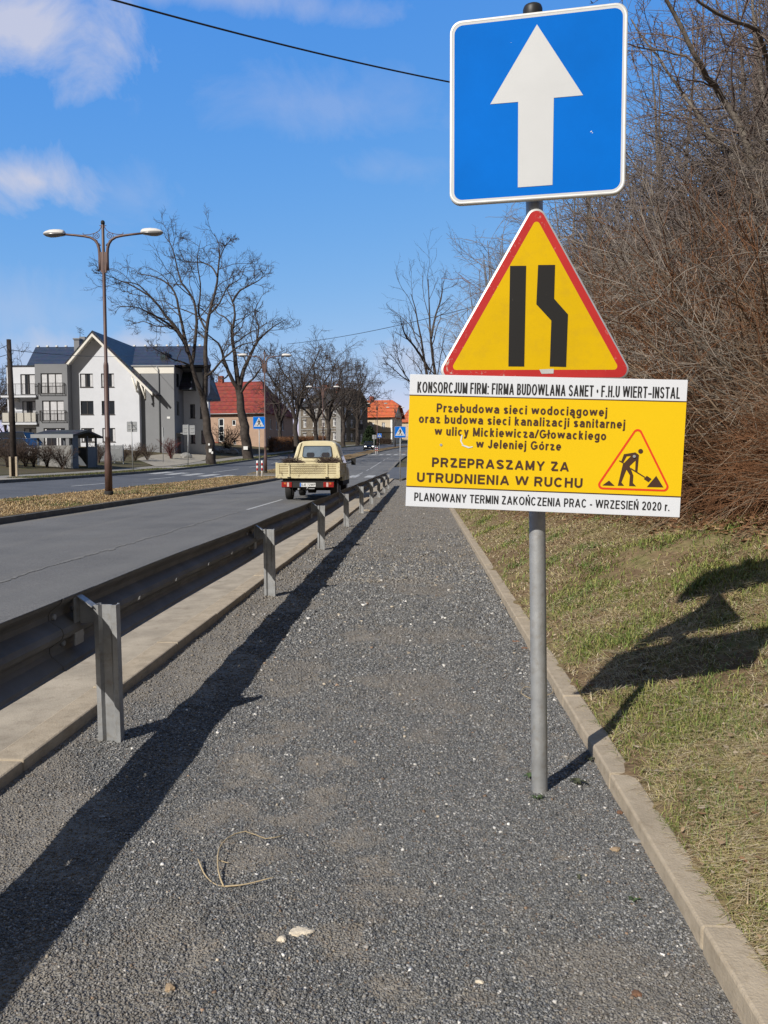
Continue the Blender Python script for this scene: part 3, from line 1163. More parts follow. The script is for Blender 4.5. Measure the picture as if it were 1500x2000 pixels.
def glyph(ch, hx, hy):
    """strokes (centre lines), inner width; hx, hy = half a stroke in x and y"""
    X0, Y0, Y1 = hx, hy, 1 - hy
    xh = .735
    H1 = xh - hy

    def W(w):
        return w - hx
    if ch == ' ':
        return [], .30
    if ch == '.':
        return [[(X0, 0), (X0, 2 * hy)]], 2 * hx
    if ch == ':':
        return [[(X0, 0), (X0, 2 * hy)], [(X0, xh - 2 * hy), (X0, xh)]], 2 * hx
    if ch == '-':
        return [[(0, .36), (.36, .36)]], .36
    if ch == '–':
        return [[(0, .36), (.62, .36)]], .62
    if ch == '•':
        return [[(0, .5), (.30, .5)], [(.04, .58), (.26, .58)], [(.04, .42), (.26, .42)]], .30
    if ch == '/':
        return [[(0, 0), (.36, 1)]], .36
    if ch == 'A':
        return [[(X0, 0), (.46, 1 - hy * .3), (W(.92), 0)], [(.19, .30), (.73, .30)]], .92
    if ch == 'B':
        w = .72
        return [[(X0, 0), (X0, 1)], [(X0, Y1), (w * .55, Y1)] + _arc(w * .55, .75 - hy / 2 + hy * .25, w * .40 - hx, .25 - hy * .75, 90, -90, 8) + [(X0, .515)],
                [(X0, .515), (w * .58, .515)] + _arc(w * .58, .2575 + hy / 2, w * .42 - hx, .2575 - hy / 2, 90, -90, 8) + [(X0, Y0)]], w
    if ch == 'C':
        w = .86
        return [_arc(w / 2, .5, w / 2 - hx, .5 - hy, 40, 320, 26)], w
    if ch == 'D':
        w = .80
        return [[(X0, Y0), (X0, Y1), (w * .42, Y1)] + _arc(w * .42, .5, w * .58 - hx, .5 - hy, 90, -90, 18) + [(X0, Y0), (X0, Y0 + .01)]], w
    if ch == 'E':
        w = .70
        return [[(w, Y1), (X0, Y1), (X0, Y0), (w, Y0)], [(X0, .53), (w * .94, .53)]], w
    if ch == 'F':
        w = .66
        return [[(w, Y1), (X0, Y1), (X0, 0)], [(X0, .51), (w * .88, .51)]], w
    if ch == 'G':
        w = .90
        return [_arc(w / 2, .5, w / 2 - hx, .5 - hy, 42, 325, 26) + [(W(w), .18), (W(w), .46), (w * .52, .46)]], w
    if ch == 'H':
        w = .76
        return [[(X0, 0), (X0, 1)], [(W(w), 0), (W(w), 1)], [(X0, .53), (W(w), .53)]], w
    if ch == 'I':
        return [[(X0, 0), (X0, 1)]], 2 * hx
    if ch == 'J':
        w = .54
        return [[(W(w), 1), (W(w), .3)] + _arc(w / 2, .3, w / 2 - hx, .3 - hy, 0, -180, 14)], w
    if ch == 'K':
        w = .80
        return [[(X0, 0), (X0, 1)], [(X0, .33), (w - hx * 1.4, 1)], [(w * .36, .58), (w - hx * 1.2, 0)]], w
    if ch in 'LŁ':
        w = .62
        return [[(X0, 1), (X0, Y0), (w, Y0)]], w
    if ch == 'M':
        w = .90
        return [[(X0, 0), (X0, 1), (w / 2, hy), (W(w), 1), (W(w), 0)]], w
    if ch in 'NŃ':
        w = .76
        g = [[(X0, 0), (X0, 1), (W(w), 0), (W(w), 1)]]
        if ch == 'Ń':
            g.append([(w * .48, 1.07), (w * .68, 1.24)])
        return g, w
    if ch in 'OÓ':
        w = .96
        return [_arc(w / 2, .5, w / 2 - hx, .5 - hy, 90, 450, 30)], w
    if ch == 'P':
        w = .72
        return [[(X0, 0), (X0, Y1), (w * .56, Y1)] + _arc(w * .56, .715 - hy / 2, w * .44 - hx, .285 - hy / 2, 90, -90, 10) + [(X0, .43)]], w
    if ch == 'R':
        w = .80
        return [[(X0, 0), (X0, Y1), (w * .56, Y1)] + _arc(w * .56, .735 - hy / 2, w * .42 - hx, .265 - hy / 2, 90, -90, 10) + [(X0, .47)],
                [(w * .46, .47), (w * .62, .40), (w - hx * 1.2, 0)]], w
    if ch == 'S':
        w = .76
        a = _arc(w / 2, .745 - hy * .25, w / 2 - hx, .255 - hy * .75, 15, 270, 14)
        b = _arc(w / 2, .2575 + hy * .2, w / 2 - hx, .2575 - hy * .8, 90, -165, 14)
        return [a + b], w
    if ch == 'T':
        w = .76
        return [[(0, Y1), (w, Y1)], [(w / 2, 0), (w / 2, 1)]], w
    if ch == 'U':
        w = .76
        return [[(X0, 1), (X0, .36)] + _arc(w / 2, .36, w / 2 - hx, .36 - hy, 180, 360, 14) + [(W(w), 1)]], w
    if ch == 'W':
        w = 1.28
        return [[(X0 * .8, 1), (w * .25, hy), (w * .5, 1), (w * .75, hy), (w - X0 * .8, 1)]], w
    if ch == 'Y':
        w = .88
        return [[(X0, 1), (w / 2, .43), (W(w), 1)], [(w / 2, .47), (w / 2, 0)]], w
    if ch == 'Z':
        w = .76
        return [[(.03, Y1), (w - hx * 1.2, Y1), (hx * 1.2, Y0), (w, Y0)]], w
    # lower case
    if ch in 'aą':
        w = .66
        g = [_arc(w * .5, H1 - .2 + hy * 0, w * .5 - hx, .2, 155, 0, 9) + [(W(w), .12), (W(w) + .05, 0)],
             [(W(w), .43), (w * .45, .40)] + _arc(w * .42, .215 + hy * .2, w * .42 - hx, .215 - hy * .8, 95, 270, 10) + [(w * .6, Y0 + .02), (W(w), .17)]]
        if ch == 'ą':
            g.append([(w - hx, .02), (w - hx - .1, -.10), (w - .1, -.2), (w + .06, -.19)])
        return g, w
    if ch == 'b':
        w = .64
        return [[(X0, 0), (X0, 1)], _arc(w / 2, xh / 2, w / 2 - hx, xh / 2 - hy, 180, -180, 24)], w
    if ch == 'c':
        w = .62
        return [_arc(w / 2, xh / 2, w / 2 - hx, xh / 2 - hy, 42, 318, 20)], w
    if ch == 'd':
        w = .64
        return [[(W(w), 0), (W(w), 1)], _arc(w / 2, xh / 2, w / 2 - hx, xh / 2 - hy, 0, 360, 24)], w
    if ch == 'e':
        w = .66
        return [[(X0, xh * .49), (W(w), xh * .49)] + _arc(w / 2, xh / 2, w / 2 - hx, xh / 2 - hy, 0, 318, 22)], w
    if ch == 'g':
        w = .64
        return [[(W(w), xh), (W(w), -.08)] + _arc(w / 2, -.06, w / 2 - hx, .22 - hy, 0, -160, 12), _arc(w / 2, xh / 2, w / 2 - hx, xh / 2 - hy, 0, 360, 24)], w
    if ch == 'i':
        return [[(X0, 0), (X0, xh)], [(X0, 1 - 2 * hy), (X0, 1)]], 2 * hx
    if ch == 'j':
        w = .22
        return [[(W(w), xh), (W(w), -.14), (w * .5 - hx, -.28 + hy), (-.06, -.28 + hy)], [(W(w), 1 - 2 * hy), (W(w), 1)]], w
    if ch == 'k':
        w = .62
        return [[(X0, 0), (X0, 1)], [(X0, .26), (w - hx * 1.5, xh)], [(w * .38, .42), (w - hx * 1.2, 0)]], w
    if ch in 'lł':
        g = [[(X0, 0), (X0, 1)]]
        if ch == 'ł':
            g.append([(-.10, .44), (2 * hx + .10, .66)])
        return g, 2 * hx
    if ch == 'm':
        w = .98
        q = w / 2
        return [[(X0, 0), (X0, xh)], [(X0, H1 - .2)] + _arc((X0 + q) / 2, H1 - .22, (q - X0) / 2, .22, 180, 0, 10) + [(q, 0)],
                [(q, H1 - .2)] + _arc((W(w) + q) / 2, H1 - .22, (W(w) - q) / 2, .22, 180, 0, 10) + [(W(w), 0)]], w
    if ch in 'nń':
        w = .60
        return [[(X0, 0), (X0, xh)], [(X0, H1 - .24)] + _arc(w / 2, H1 - .25, w / 2 - hx, .25, 180, 0, 12) + [(W(w), 0)]], w
    if ch in 'oó':
        w = .68
        g = [_arc(w / 2, xh / 2, w / 2 - hx, xh / 2 - hy, 90, 450, 24)]
        if ch == 'ó':
            g.append([(w * .46, .82), (w * .68, 1.0)])
        return g, w
    if ch == 'p':
        w = .64
        return [[(X0, -.28), (X0, xh)], _arc(w / 2, xh / 2, w / 2 - hx, xh / 2 - hy, 180, -180, 24)], w
    if ch == 'r':
        w = .40
        return [[(X0, 0), (X0, xh)], [(X0, H1 - .26), (w * .38, H1 - .07), (w * .7, H1), (w, H1 - .01)]], w
    if ch == 's':
        w = .58
        a = _arc(w / 2, xh * .745 - hy * .25, w / 2 - hx, xh * .255 - hy * .75, 20, 270, 12)
        b = _arc(w / 2, xh * .2575 + hy * .2, w / 2 - hx, xh * .2575 - hy * .8, 90, -160, 12)
        return [a + b], w
    if ch == 't':
        w = .36
        return [[(w * .48, .94), (w * .48, .16), (w * .62, Y0), (w, Y0)], [(0, H1), (w, H1)]], w
    if ch == 'u':
        w = .60
        return [[(W(w), 0), (W(w), xh)], [(X0, xh), (X0, .26)] + _arc(w / 2, .25 + hy * .2, w / 2 - hx, .25 - hy * .8, 180, 360, 12)], w
    if ch == 'w':
        w = .98
        return [[(X0 * .8, xh), (w * .26, hy), (w * .5, xh - hy * .5), (w * .74, hy), (w - X0 * .8, xh)]], w
    if ch == 'y':
        w = .64
        return [[(X0, xh), (w * .5, hy * .6)], [(W(w), xh), (w * .46, -.1), (w * .3, -.28 + hy), (w * .08, -.28 + hy)]], w
    if ch == 'z':
        w = .60
        return [[(.02, H1), (w - hx * 1.3, H1), (hx * 1.3, Y0), (w, Y0)]], w
    # digits
    if ch == '0':
        w = .68
        return [_arc(w / 2, .5, w / 2 - hx, .5 - hy, 90, 450, 28)], w
    if ch == '2':
        w = .68
        return [_arc(w / 2, .70, w / 2 - hx, .30 - hy, 165, -20, 14) + [(w * .62, .40), (X0 * 1.4, Y0 + .02), (X0, Y0), (w, Y0)]], w
    if ch == '7':
        w = .68
        return [[(0, Y1), (W(w), Y1), (w * .5, .55), (w * .34, 0)]], w
    return [], .3


def ribbon_poly(pts, wx, wy):
    """centre line to quads with mitred joints; wx, wy half widths in x and y"""
    P = [np.array(p, float) for p in pts]
    Q = [P[0]]
    for p in P[1:]:
        if np.linalg.norm(p - Q[-1]) > 1e-6:
            Q.append(p)
    S = np.array([wx, wy])
    Q = [q / S for q in Q]
    for i in range(1, len(Q) - 1):          # very sharp corners: two separate strokes
        a, b = Q[i] - Q[i - 1], Q[i + 1] - Q[i]
        if a @ b / (np.linalg.norm(a) * np.linalg.norm(b)) < -.35:
            return ribbon_poly([q * S for q in Q[:i + 1]], wx, wy) + ribbon_poly([q * S for q in Q[i:]], wx, wy)
    L, R_ = [], []
    n = len(Q)
    closed = np.linalg.norm(Q[0] - Q[-1]) < 1e-3 and n > 6
    for i in range(n):
        if closed and i in (0, n - 1):
            t0, t1 = Q[-1] - Q[-2], Q[1] - Q[0]
        else:
            t0 = Q[i] - Q[i - 1] if i else Q[1] - Q[0]
            t1 = Q[i + 1] - Q[i] if i < n - 1 else Q[-1] - Q[-2]
        t0, t1 = t0 / np.linalg.norm(t0), t1 / np.linalg.norm(t1)
        n0, n1 = np.array([-t0[1], t0[0]]), np.array([-t1[1], t1[0]])
        b = n0 + n1
        lb = np.linalg.norm(b)
        b = n1 if lb < .2 else b / lb
        k = min(1 / max(.35, b @ n1), 2.2)
        L.append((Q[i] + b * k) * S)
        R_.append((Q[i] - b * k) * S)
    return [(L, R_)]


_txt_layer = [0]


def text(m, s, u0, u1, v0, cap, stroke, fn=PL, w=.0016, space=.17, mi=0):
    """one line of writing from u0 to u1, base line v0, capital height cap, stroke thickness in metres"""
    hy = stroke / 2 / cap
    sxx = cap
    for _ in range(6):                      # find the x scale that makes the line fit
        hx = stroke / 2 / sxx
        tot = 0
        for c in s:
            tot += glyph(c, hx, hy)[1] + (space if c != ' ' else .10)
        tot -= space
        sxx = (u1 - u0) / tot
    hx = stroke / 2 / sxx
    pen = 0.0
    for c in s:
        g, wd = glyph(c, hx, hy)
        for k, st in enumerate(g):
            ys = [p[1] for p in st]
            top = 1.0 if max(ys) <= 1.0 else 1.3
            if c in 'abcdegmnopqrsuwyz' and max(ys) < .80:
                top = .735 + (.0 if c in 'wyzrumn' else .012)
            bot = 0.0 if min(ys) >= 0 else -.3
            for q, (L, R_) in enumerate(ribbon_poly(st, hx, hy)):
                ww = w + .00005 * k + .00002 * q
                vs = [fn(u0 + (pen + p[0]) * sxx, v0 + min(top, max(bot, p[1])) * cap, ww) for p in L + R_]
                n = len(L)
                m.add(vs, [(i, n + i, n + i + 1, i + 1) for i in range(n - 1)], mi)
        pen += wd + (space if c != ' ' else .10)
    return m


def circle(cx, cy, r_, n=20):
    return [(cx + r_ * math.cos(2 * math.pi * k / n), cy + r_ * math.sin(2 * math.pi * k / n)) for k in range(n)]


post = thing('road_sign_post', 'steel post with stacked signs: blue arrow, yellow triangle and yellow roadworks board', 'road sign', (.452, 2.964, 0))
pt = lambda z: (.452 - .0215 * z, 2.964, z)
m = MB()
m.tube([pt(-.3), pt(.0), pt(.5), pt(1.2), pt(2.0), pt(2.832)], .0302, 24)
m.build('pole', M['galv'], post)
m = MB()
c = pt(2.828)
m.lathe([(.034, -.05), (.0345, .012), (.031, .022), (.012, .027)], c, 20)
m.build('pole_cap', M['black'], post)

# blue one-way sign
mx = Matrix.Translation((.3997, 2.905, 2.4818)) @ rot_plate(-.1602, .0035, -.0031)
bw, bh = .3042, .3182
outer = round_poly([(-bw, -bh), (bw, -bh), (bw, bh), (-bw, bh)], .042)
mid = round_poly([(-bw + .009, -bh + .009), (bw - .009, -bh + .009), (bw - .009, bh - .009), (-bw + .009, bh - .009)], .036)
inn = round_poly([(-bw + .0165, -bh + .0165), (bw - .0165, -bh + .0165), (bw - .0165, bh - .0165), (-bw + .0165, bh - .0165)], .030)
m = MB(mx)
n = len(outer)
m.prism(outer, PL, -.016, -.002, 0)
m.loft([[PL(u, v, -.002) for u, v in outer], [PL(u, v, .004) for u, v in round_poly([(-bw + .002, -bh + .002), (bw - .002, -bh + .002), (bw - .002, bh - .002), (-bw + .002, bh - .002)], .040)], [PL(u, v, .001) for u, v in mid]], 0, True, False)
one = m.build('one_way_sign', [M['alu']], post)
one['label'] = 'square blue sign plate with a white upward arrow'
m = MB(mx)
flat(m, inn, .0010)
m.build('blue_field', M['sign_blue'], one)
m = MB(mx)
ring(m, mid, inn, .0011)
m.build('white_border', M['sign_white'], one)
m = MB(mx)
flat(m, [(0, .276), (.159, .023), (.060, .0235), (.0585, -.272), (-.0615, -.272), (-.0625, .021), (-.160, .022)], .0022)
m.build('arrow', M['sign_white'], one)
m = MB(mx)
for v in (.17, -.17):
    m.box(-.05, .05, .016, .085, v - .016, v + .016)
m.pieces('clamp', M['black'], one)
m = MB(mx)
for u, v, a in ((.185, -.103, .006), (.19, -.107, .004), (-.09, .224, .002)):
    flat(m, [(u, v), (u + a, v + a * .3), (u + a * .8, v + a * .8), (u - a * .1, v + a * .3)], .0013)
m.pieces('scratch', M['alu'], one)

# yellow triangular warning sign: road narrows on the right
mx = Matrix.Translation((.4085, 2.918, 1.748)) @ rot_plate(.060, -.0006, -.0032) @ Matrix.Scale(1.026, 4)
tri = [(0, .414), (.3545, -.2065), (-.3545, -.2065)]
outer = round_poly(tri, .034, 10)
mid = round_poly(inset(tri, .0065), .029, 10)
inn = round_poly(inset(tri, .0335), .012, 10)
m = MB(mx)
m.prism(outer, PL, -.014, -.003, 0)
m.loft([[PL(u, v, -.003) for u, v in outer], [PL(u, v, .0008) for u, v in mid]], 0, True, False)
war = m.build('warning_sign', [M['alu']], post)
war['label'] = 'yellow triangular warning sign with a worn red border'
m = MB(mx)
ring(m, mid, inn, .0010)
m.build('red_border', M['sign_red'], war)
m = MB(mx)
flat(m, inn, .0010)
m.build('yellow_field', M['sign_yellow'], war)
m = MB(mx)
flat(m, [(-.091, .184), (-.035, .1845), (-.039, -.1615), (-.0945, -.161)], .0020)
flat(m, [(.0065, .187), (.0655, .1875), (.0635, .072), (.1125, .018), (.108, -.163), (.0505, -.1615), (.0545, -.003), (.0015, .053)], .0021)
m.build('symbol', M['sign_black'], war)
m = MB(mx)
flat(m, [(-.026 + .04, -.172), (.065, -.170), (.064, -.186), (.022, -.187)], .0019)
m.build('tape_patch', M['alu'], war)
m = MB(mx)
m.box(-.05, .05, .014, .073, -.1, -.07)
m.box(-.05, .05, .014, .073, .22, .25)
m.pieces('clamp', M['galv'], war)

# yellow and white roadworks information board
mx = Matrix.Translation((.4290, 2.845, 1.3010)) @ rot_plate(-.0816, .0045, .0339) @ Matrix.Scale(.981, 4)
hw_, hh = .4873, .241
m = MB(mx)
m.box(-hw_, hw_, -.0, .006, -hh, hh)
brd = m.build('information_board', [M['board_white']], post, bevel=.0012)
brd['label'] = 'wide yellow and white roadworks board with black writing'
m = MB(mx)
flat(m, [(-hw_ + .0005, -.1665), (hw_ - .0005, -.1685), (hw_ - .0005, .1645), (-hw_ + .0005, .1645)], .0006)
m.build('yellow_field', M['board_yellow'], brd)
m = MB(mx)
flat(m, [(-hw_, .1635), (hw_, .1635), (hw_, .1672), (-hw_, .1672)], .0011)
flat(m, [(-hw_, -.1692), (hw_, -.1700), (hw_, -.1662), (-hw_, -.1655)], .0011)
m.pieces('dividing_line', M['board_ink'], brd)
for s, u0, u1, v0, cap, st, mat in (
        ("KONSORCJUM FIRM: FIRMA BUDOWLANA SANET • F.H.U WIERT–INSTAL", -.459, .4625, .1755, .0395, .0047, 'black_ink'),
        ("Przebudowa sieci wodociągowej", -.386, .2185, .1065, .0315, .0060, 'board_ink'),
        ("oraz budowa sieci kanalizacji sanitarnej", -.4495, .2825, .0658, .0315, .0060, 'board_ink'),
        ("w ulicy Mickiewicza/Głowackiego", -.390, .2195, .0225, .0315, .0060, 'board_ink'),
        ("w Jeleniej Górze", -.238, .0645, -.0192, .0315, .0060, 'board_ink'),
        ("PRZEPRASZAMY ZA", -.3955, .0960, -.0930, .0345, .0074, 'board_ink'),
        ("UTRUDNIENIA W RUCHU", -.4485, .1455, -.1500, .0350, .0074, 'board_ink'),
        ("PLANOWANY TERMIN ZAKOŃCZENIA PRAC - WRZESIEŃ 2020 r.", -.456, .4505, -.2195, .0305, .0042, 'black_ink')):
    m = MB(mx)
    text(m, s, u0, u1, v0, cap, st)
    m.build('lettering', M[mat], brd)
trp = [(.3277, .0824), (.4545, -.1513), (.1877, -.1521)]
m = MB(mx)
ring(m, round_poly(trp, .0165, 10), round_poly(inset(trp, .0068), .0105, 10), .0013)
m.build('red_triangle', M['board_red'], brd)
m = MB(mx)
for k, pl in enumerate((
        [(.2839, -.0243), (.3228, -.0167), (.3285, -.0268), (.2939, -.032), (.2823, -.0563), (.2756, -.052)],
        [(.3068, -.0321), (.3089, -.023), (.3228, -.0167), (.3357, -.0255), (.3354, -.034), (.3249, -.0456), (.3061, -.0656), (.3098, -.0761), (.2951, -.0785), (.282, -.0603), (.2873, -.0543)],
        [(.3357, -.0255), (.3338, -.0862), (.3258, -.0849), (.3252, -.0424)],
        [(.282, -.0603), (.2963, -.0766), (.2807, -.1244), (.2905, -.1363), (.2684, -.1367), (.2701, -.1296)],
        [(.2931, -.0754), (.309, -.0722), (.3203, -.0984), (.3202, -.1251), (.332, -.1366), (.3078, -.1362), (.3087, -.0988)],
        [(.2701, -.0464), (.2864, -.0554), (.2845, -.0586), (.2682, -.0496)],
        [(.3108, -.0721), (.3608, -.1017), (.3592, -.1052), (.3092, -.0762)],
        [(.3667, -.0978), (.3833, -.1086), (.3737, -.1204), (.3566, -.1096)],
        [(.2375, -.1196), (.2575, -.1376), (.215, -.1376)],
        [(.3988, -.0969), (.4255, -.1365), (.3689, -.1374)],
        circle(.3406, -.0121, .0083))):
    flat(m, pl, .0013 + .00006 * k)
m.build('digging_man_symbol', M['board_ink'], brd)
m = MB(mx)
m.tube([(.3194, -.0020, -.0309), (.3194, -.0055, -.0309)], .0052, 12)
m.tube([(-.365, -.0008, -.012), (-.365, -.0022, -.012)], .0048, 12)
m.pieces('rivet', M['galv'], brd)
m = MB(mx)
for q in ([(-.293, .026), (-.288, .026), (-.291, .004), (-.283, -.010), (-.288, -.010), (-.296, .004)], [(-.288, -.008), (-.262, -.016), (-.250, -.013), (-.25, -.017), (-.265, -.021), (-.29, -.012)]):
    flat(m, q, .0022)
m.pieces('scratch', M['board_white'], brd)

m = MB(mx)
for v in (.14, -.14):
    m.box(-.045, .045, .0065, .15, v - .014, v + .014)
m.pieces('clamp', M['galv'], brd)

# ================================================================== GUARDRAIL
gr = thing('guardrail', 'grey steel W-beam guardrail on posts between the road and the gravel path', 'guardrail', (-1.45, 3.4, 0))
post_y = [-.35] + [3.40 + 3.76 * k for k in range(9)]
END = post_y[-1] + 1.0
wprof = [(-.040, .672), (-.048, .668), (-.052, .655), (-.098, .618), (-.108, .600), (-.106, .575), (-.052, .540), (-.044, .520), (-.052, .500),
         (-.106, .462), (-.108, .440), (-.098, .420), (-.052, .383), (-.048, .368), (-.040, .362)]
for k in range(-1, 9):
    a = 3.40 + 3.76 * k - .16
    b = min(a + 3.76 + .32, END)
    off = .0035 if k % 2 else 0.0
    slots = [a + .9, a + 1.55, a + 2.3, a + 3.0]
    ys = sorted([a, b] + [q for s_ in slots for q in (s_, s_ + .035)] + list(np.linspace(a, b, 8)[1:-1]))
    pr = [p for p in wprof]
    # extra line so that the mounting slots can be real openings in the web
    i9 = [i for i, p in enumerate(pr) if abs(p[1] - .462) < 1e-6][0]
    rows = []
    bend = .0
    for y in ys:
        dz = .004 * math.sin(y * 1.7) + (-.012 * math.exp(-((y - 12.6) / .8) ** 2))
        dx = .012 * math.exp(-((y - 12.9) / .9) ** 2) + .004 * math.sin(y * .9)
        rows.append([(-1.45 + p[0] + dx - off, y, p[1] + dz - float(0)) for p in pr])
    m = MB()
    n = len(pr)
    vs = [p for r_ in rows for p in r_]
    fs = []
    for i in range(len(ys) - 1):
        yc = .5 * (ys[i] + ys[i + 1])
        slot = any(s_ - 1e-6 < yc < s_ + .0351 for s_ in slots) and ys[i + 1] - ys[i] < .05
        for j in range(n - 1):
            if slot and j == 7:
                continue
            fs.append((i * n + j, i * n + j + 1, (i + 1) * n + j + 1, (i + 1) * n + j))
    m.add(vs, fs, 0, False)
    o = m.build('rail', M['rail'], gr)
    sm = o.modifiers.new('solid', 'SOLIDIFY')
    sm.thickness = .003
# posts: a rolled C-shaped section with lips, plus spacer bracket and bolts
cs = [(-.048, .052), (-.050, .0), (-.030, .0), (-.018, .014), (.018, .014), (.030, .0), (.050, .0), (.048, .052), (.036, .055), (.036, .050), (.044, .047),
      (.0455, .005), (.032, .005), (.020, .019), (-.020, .019), (-.032, .005), (-.0455, .005), (-.044, .047), (-.036, .050), (-.036, .055)]
for k, y in enumerate(post_y):
    lean = random.uniform(-.012, .012)
    top = .612 + random.uniform(-.008, .008)
    m = MB()
    m.loft([[(-1.372 + u + lean * z, y + v + lean * .5 * z, z) for u, v in cs] for z in (-.25, .2, .45, top)], 0, False, True)
    po = m.build('post', M['galv'], gr)
    m = MB()
    m.hexa([(-1.500, y + .015, .53), (-1.415, y + .015, .53), (-1.415, y + .021, .53), (-1.500, y + .021, .53)],
           [(-1.500, y + .015, .655), (-1.418, y + .015, .60), (-1.418, y + .021, .60), (-1.500, y + .021, .655)])
    m.hexa([(-1.505, y - .035, .44), (-1.499, y - .035, .44), (-1.499, y + .05, .44), (-1.505, y + .05, .44)],
           [(-1.505, y - .035, .66), (-1.499, y - .035, .66), (-1.499, y + .05, .66), (-1.505, y + .05, .66)])
    m.hexa([(-1.50, y - .02, .655), (-1.43, y - .02, .605), (-1.43, y + .03, .605), (-1.50, y + .03, .655)],
           [(-1.50, y - .02, .661), (-1.43, y - .02, .611), (-1.43, y + .03, .611), (-1.50, y + .03, .661)])
    m.build('spacer', M['galv'], gr)
    for dy, z in ((-.13, .585), (-.05, .455), (.06, .585), (.14, .455)):
            m = MB()
            m.tube([(-1.560, y + dy, z), (-1.540, y + dy, z)], .012, 8)
            m.build('bolt', M['galv'], gr)
# ================================================================== STREET LAMPS
lamp = thing('street_lamp', 'nearest twin-arm street lamp, a tall brown column with scrollwork on the dry grass median', 'street lamp', (0, 0, 0), 0, 'twin-arm street lamps along the median')
m = MB()
m.lathe([(.135, -.1), (.135, .14), (.118, .16)], n=20)
m.build('base', M['chassis'], lamp)
m = MB()
m.lathe([(.112, .13), (.112, 1.22), (.085, 1.36), (.078, 1.80), (.084, 1.81), (.084, 1.86), (.077, 1.87), (.077, 4.05), (.062, 4.14), (.052, 4.16), (.052, 6.9), (.046, 7.0), (.042, 8.32), (.03, 8.34)], n=18)
m.build('column', M['lamp_brown'], lamp)
m = MB()
m.lathe([(.03, 8.32), (.055, 8.34), (.062, 8.39), (.05, 8.44), (.02, 8.46)], n=14)
m.build('finial', M['chassis'], lamp)
for s in (-1, 1):
    m = MB()
    arm = [(.115, 6.95), (.115, 7.2), (.118, 7.45), (.135, 7.62), (.18, 7.76), (.26, 7.87), (.40, 7.95), (.60, 7.99), (.9, 8.025), (1.24, 8.055)]
    m.tube([(s * x, 0, z) for x, z in arm], [.05, .05, .048, .045, .042, .040, .038, .036, .034, .032], 10)
    m.hexa([(s * .03, -.035, 6.86), (s * .09, -.035, 6.90), (s * .09, .035, 6.90), (s * .03, .035, 6.86)],
           [(s * .03, -.035, 7.5), (s * .10, -.035, 7.5), (s * .10, .035, 7.5), (s * .03, .035, 7.5)])
    m.build('arm', M['lamp_brown'], lamp)
    m = MB()
    sp = [(s * (.205 + (.125 - .11 * k / 34) * math.cos(rad(-95 + s * 0 + 21 * k))), 0, 7.99 + (.125 - .11 * k / 34) * math.sin(rad(-95 + 21 * k))) for k in range(35)]
    m.tube([(s * .10, 0, 7.70), (s * .17, 0, 7.80)] + sp, .011, 6)
    sp2 = [(s * (.105 + .05 * math.cos(rad(90 - 30 * k)) * (1 - k / 16)), 0, 7.72 + .05 * math.sin(rad(90 - 30 * k)) * (1 - k / 16)) for k in range(13)]
    m.tube(sp2, .009, 6)
    m.tube([(s * .045, 0, 8.32), (s * .06, 0, 8.24), (s * .12, 0, 8.15), (s * .24, 0, 8.08), (s * .42, 0, 8.035), (s * .58, 0, 8.03), (s * .63, 0, 8.06), (s * .62, 0, 8.09)], .011, 6)
    m.tube([(s * .03, 0, 8.30), (s * .11, 0, 8.305)], .009, 6)
    m.build('scrollwork', M['lamp_brown'], lamp)
    # luminaire head: a pale upper shell, a dark seam and a shallow glass bowl
    hd = MB()
    xs = [1.20, 1.24, 1.34, 1.50, 1.66, 1.78, 1.85, 1.875]
    hw = [.10, .125, .145, .155, .145, .115, .06, .01]
    ht = [.10, .135, .150, .150, .130, .090, .045, .01]
    rings = []
    for x, a, h in zip(xs, hw, ht):
        zc = 8.05 + (x - 1.2) * .03
        rings.append([(s * x, a * math.cos(rad(180 * k / 8)), zc + h * math.sin(rad(180 * k / 8))) for k in range(9)])
    hd.loft(rings, 0, True, True)
    ho = hd.build('lamp_head', M['lamp_head'], lamp)
    hb = MB()
    rings = []
    for x, a, h in zip(xs[1:], hw[1:], [.03, .05, .085, .095, .07, .03, .008]):
        zc = 8.048 + (x - 1.2) * .03
        rings.append([(s * x, a * 1.01 * math.cos(rad(180 * k / 8)), zc - h * math.sin(rad(180 * k / 8))) for k in range(9)])
    hb.loft(rings, 0, True, True)
    hb.build('lamp_bowl', M['lamp_glass'], ho)
lx = at(213, 975, 24.6)[0]
lamps = [(lx, 24.6, None), (-10.75, 55, 'second twin-arm street lamp, standing on the median just behind the red and white bollards'),
         (-10.9, 89, 'third twin-arm street lamp, rising above the truck in front of the dark old house'),
         (-7.75, 142, 'twin-arm street lamp in front of the cream house, beside the far crossing signs'),
         (-5.3, 165, 'farthest twin-arm street lamp, in front of the shaded gable of the cream house')]
for k, (x, y, lb) in enumerate(lamps):
    place(lamp, (x, y, float(prof(y)) + .10), rad(random.uniform(-4, 4)) if k else 0, 1.0, lb, k == 0)

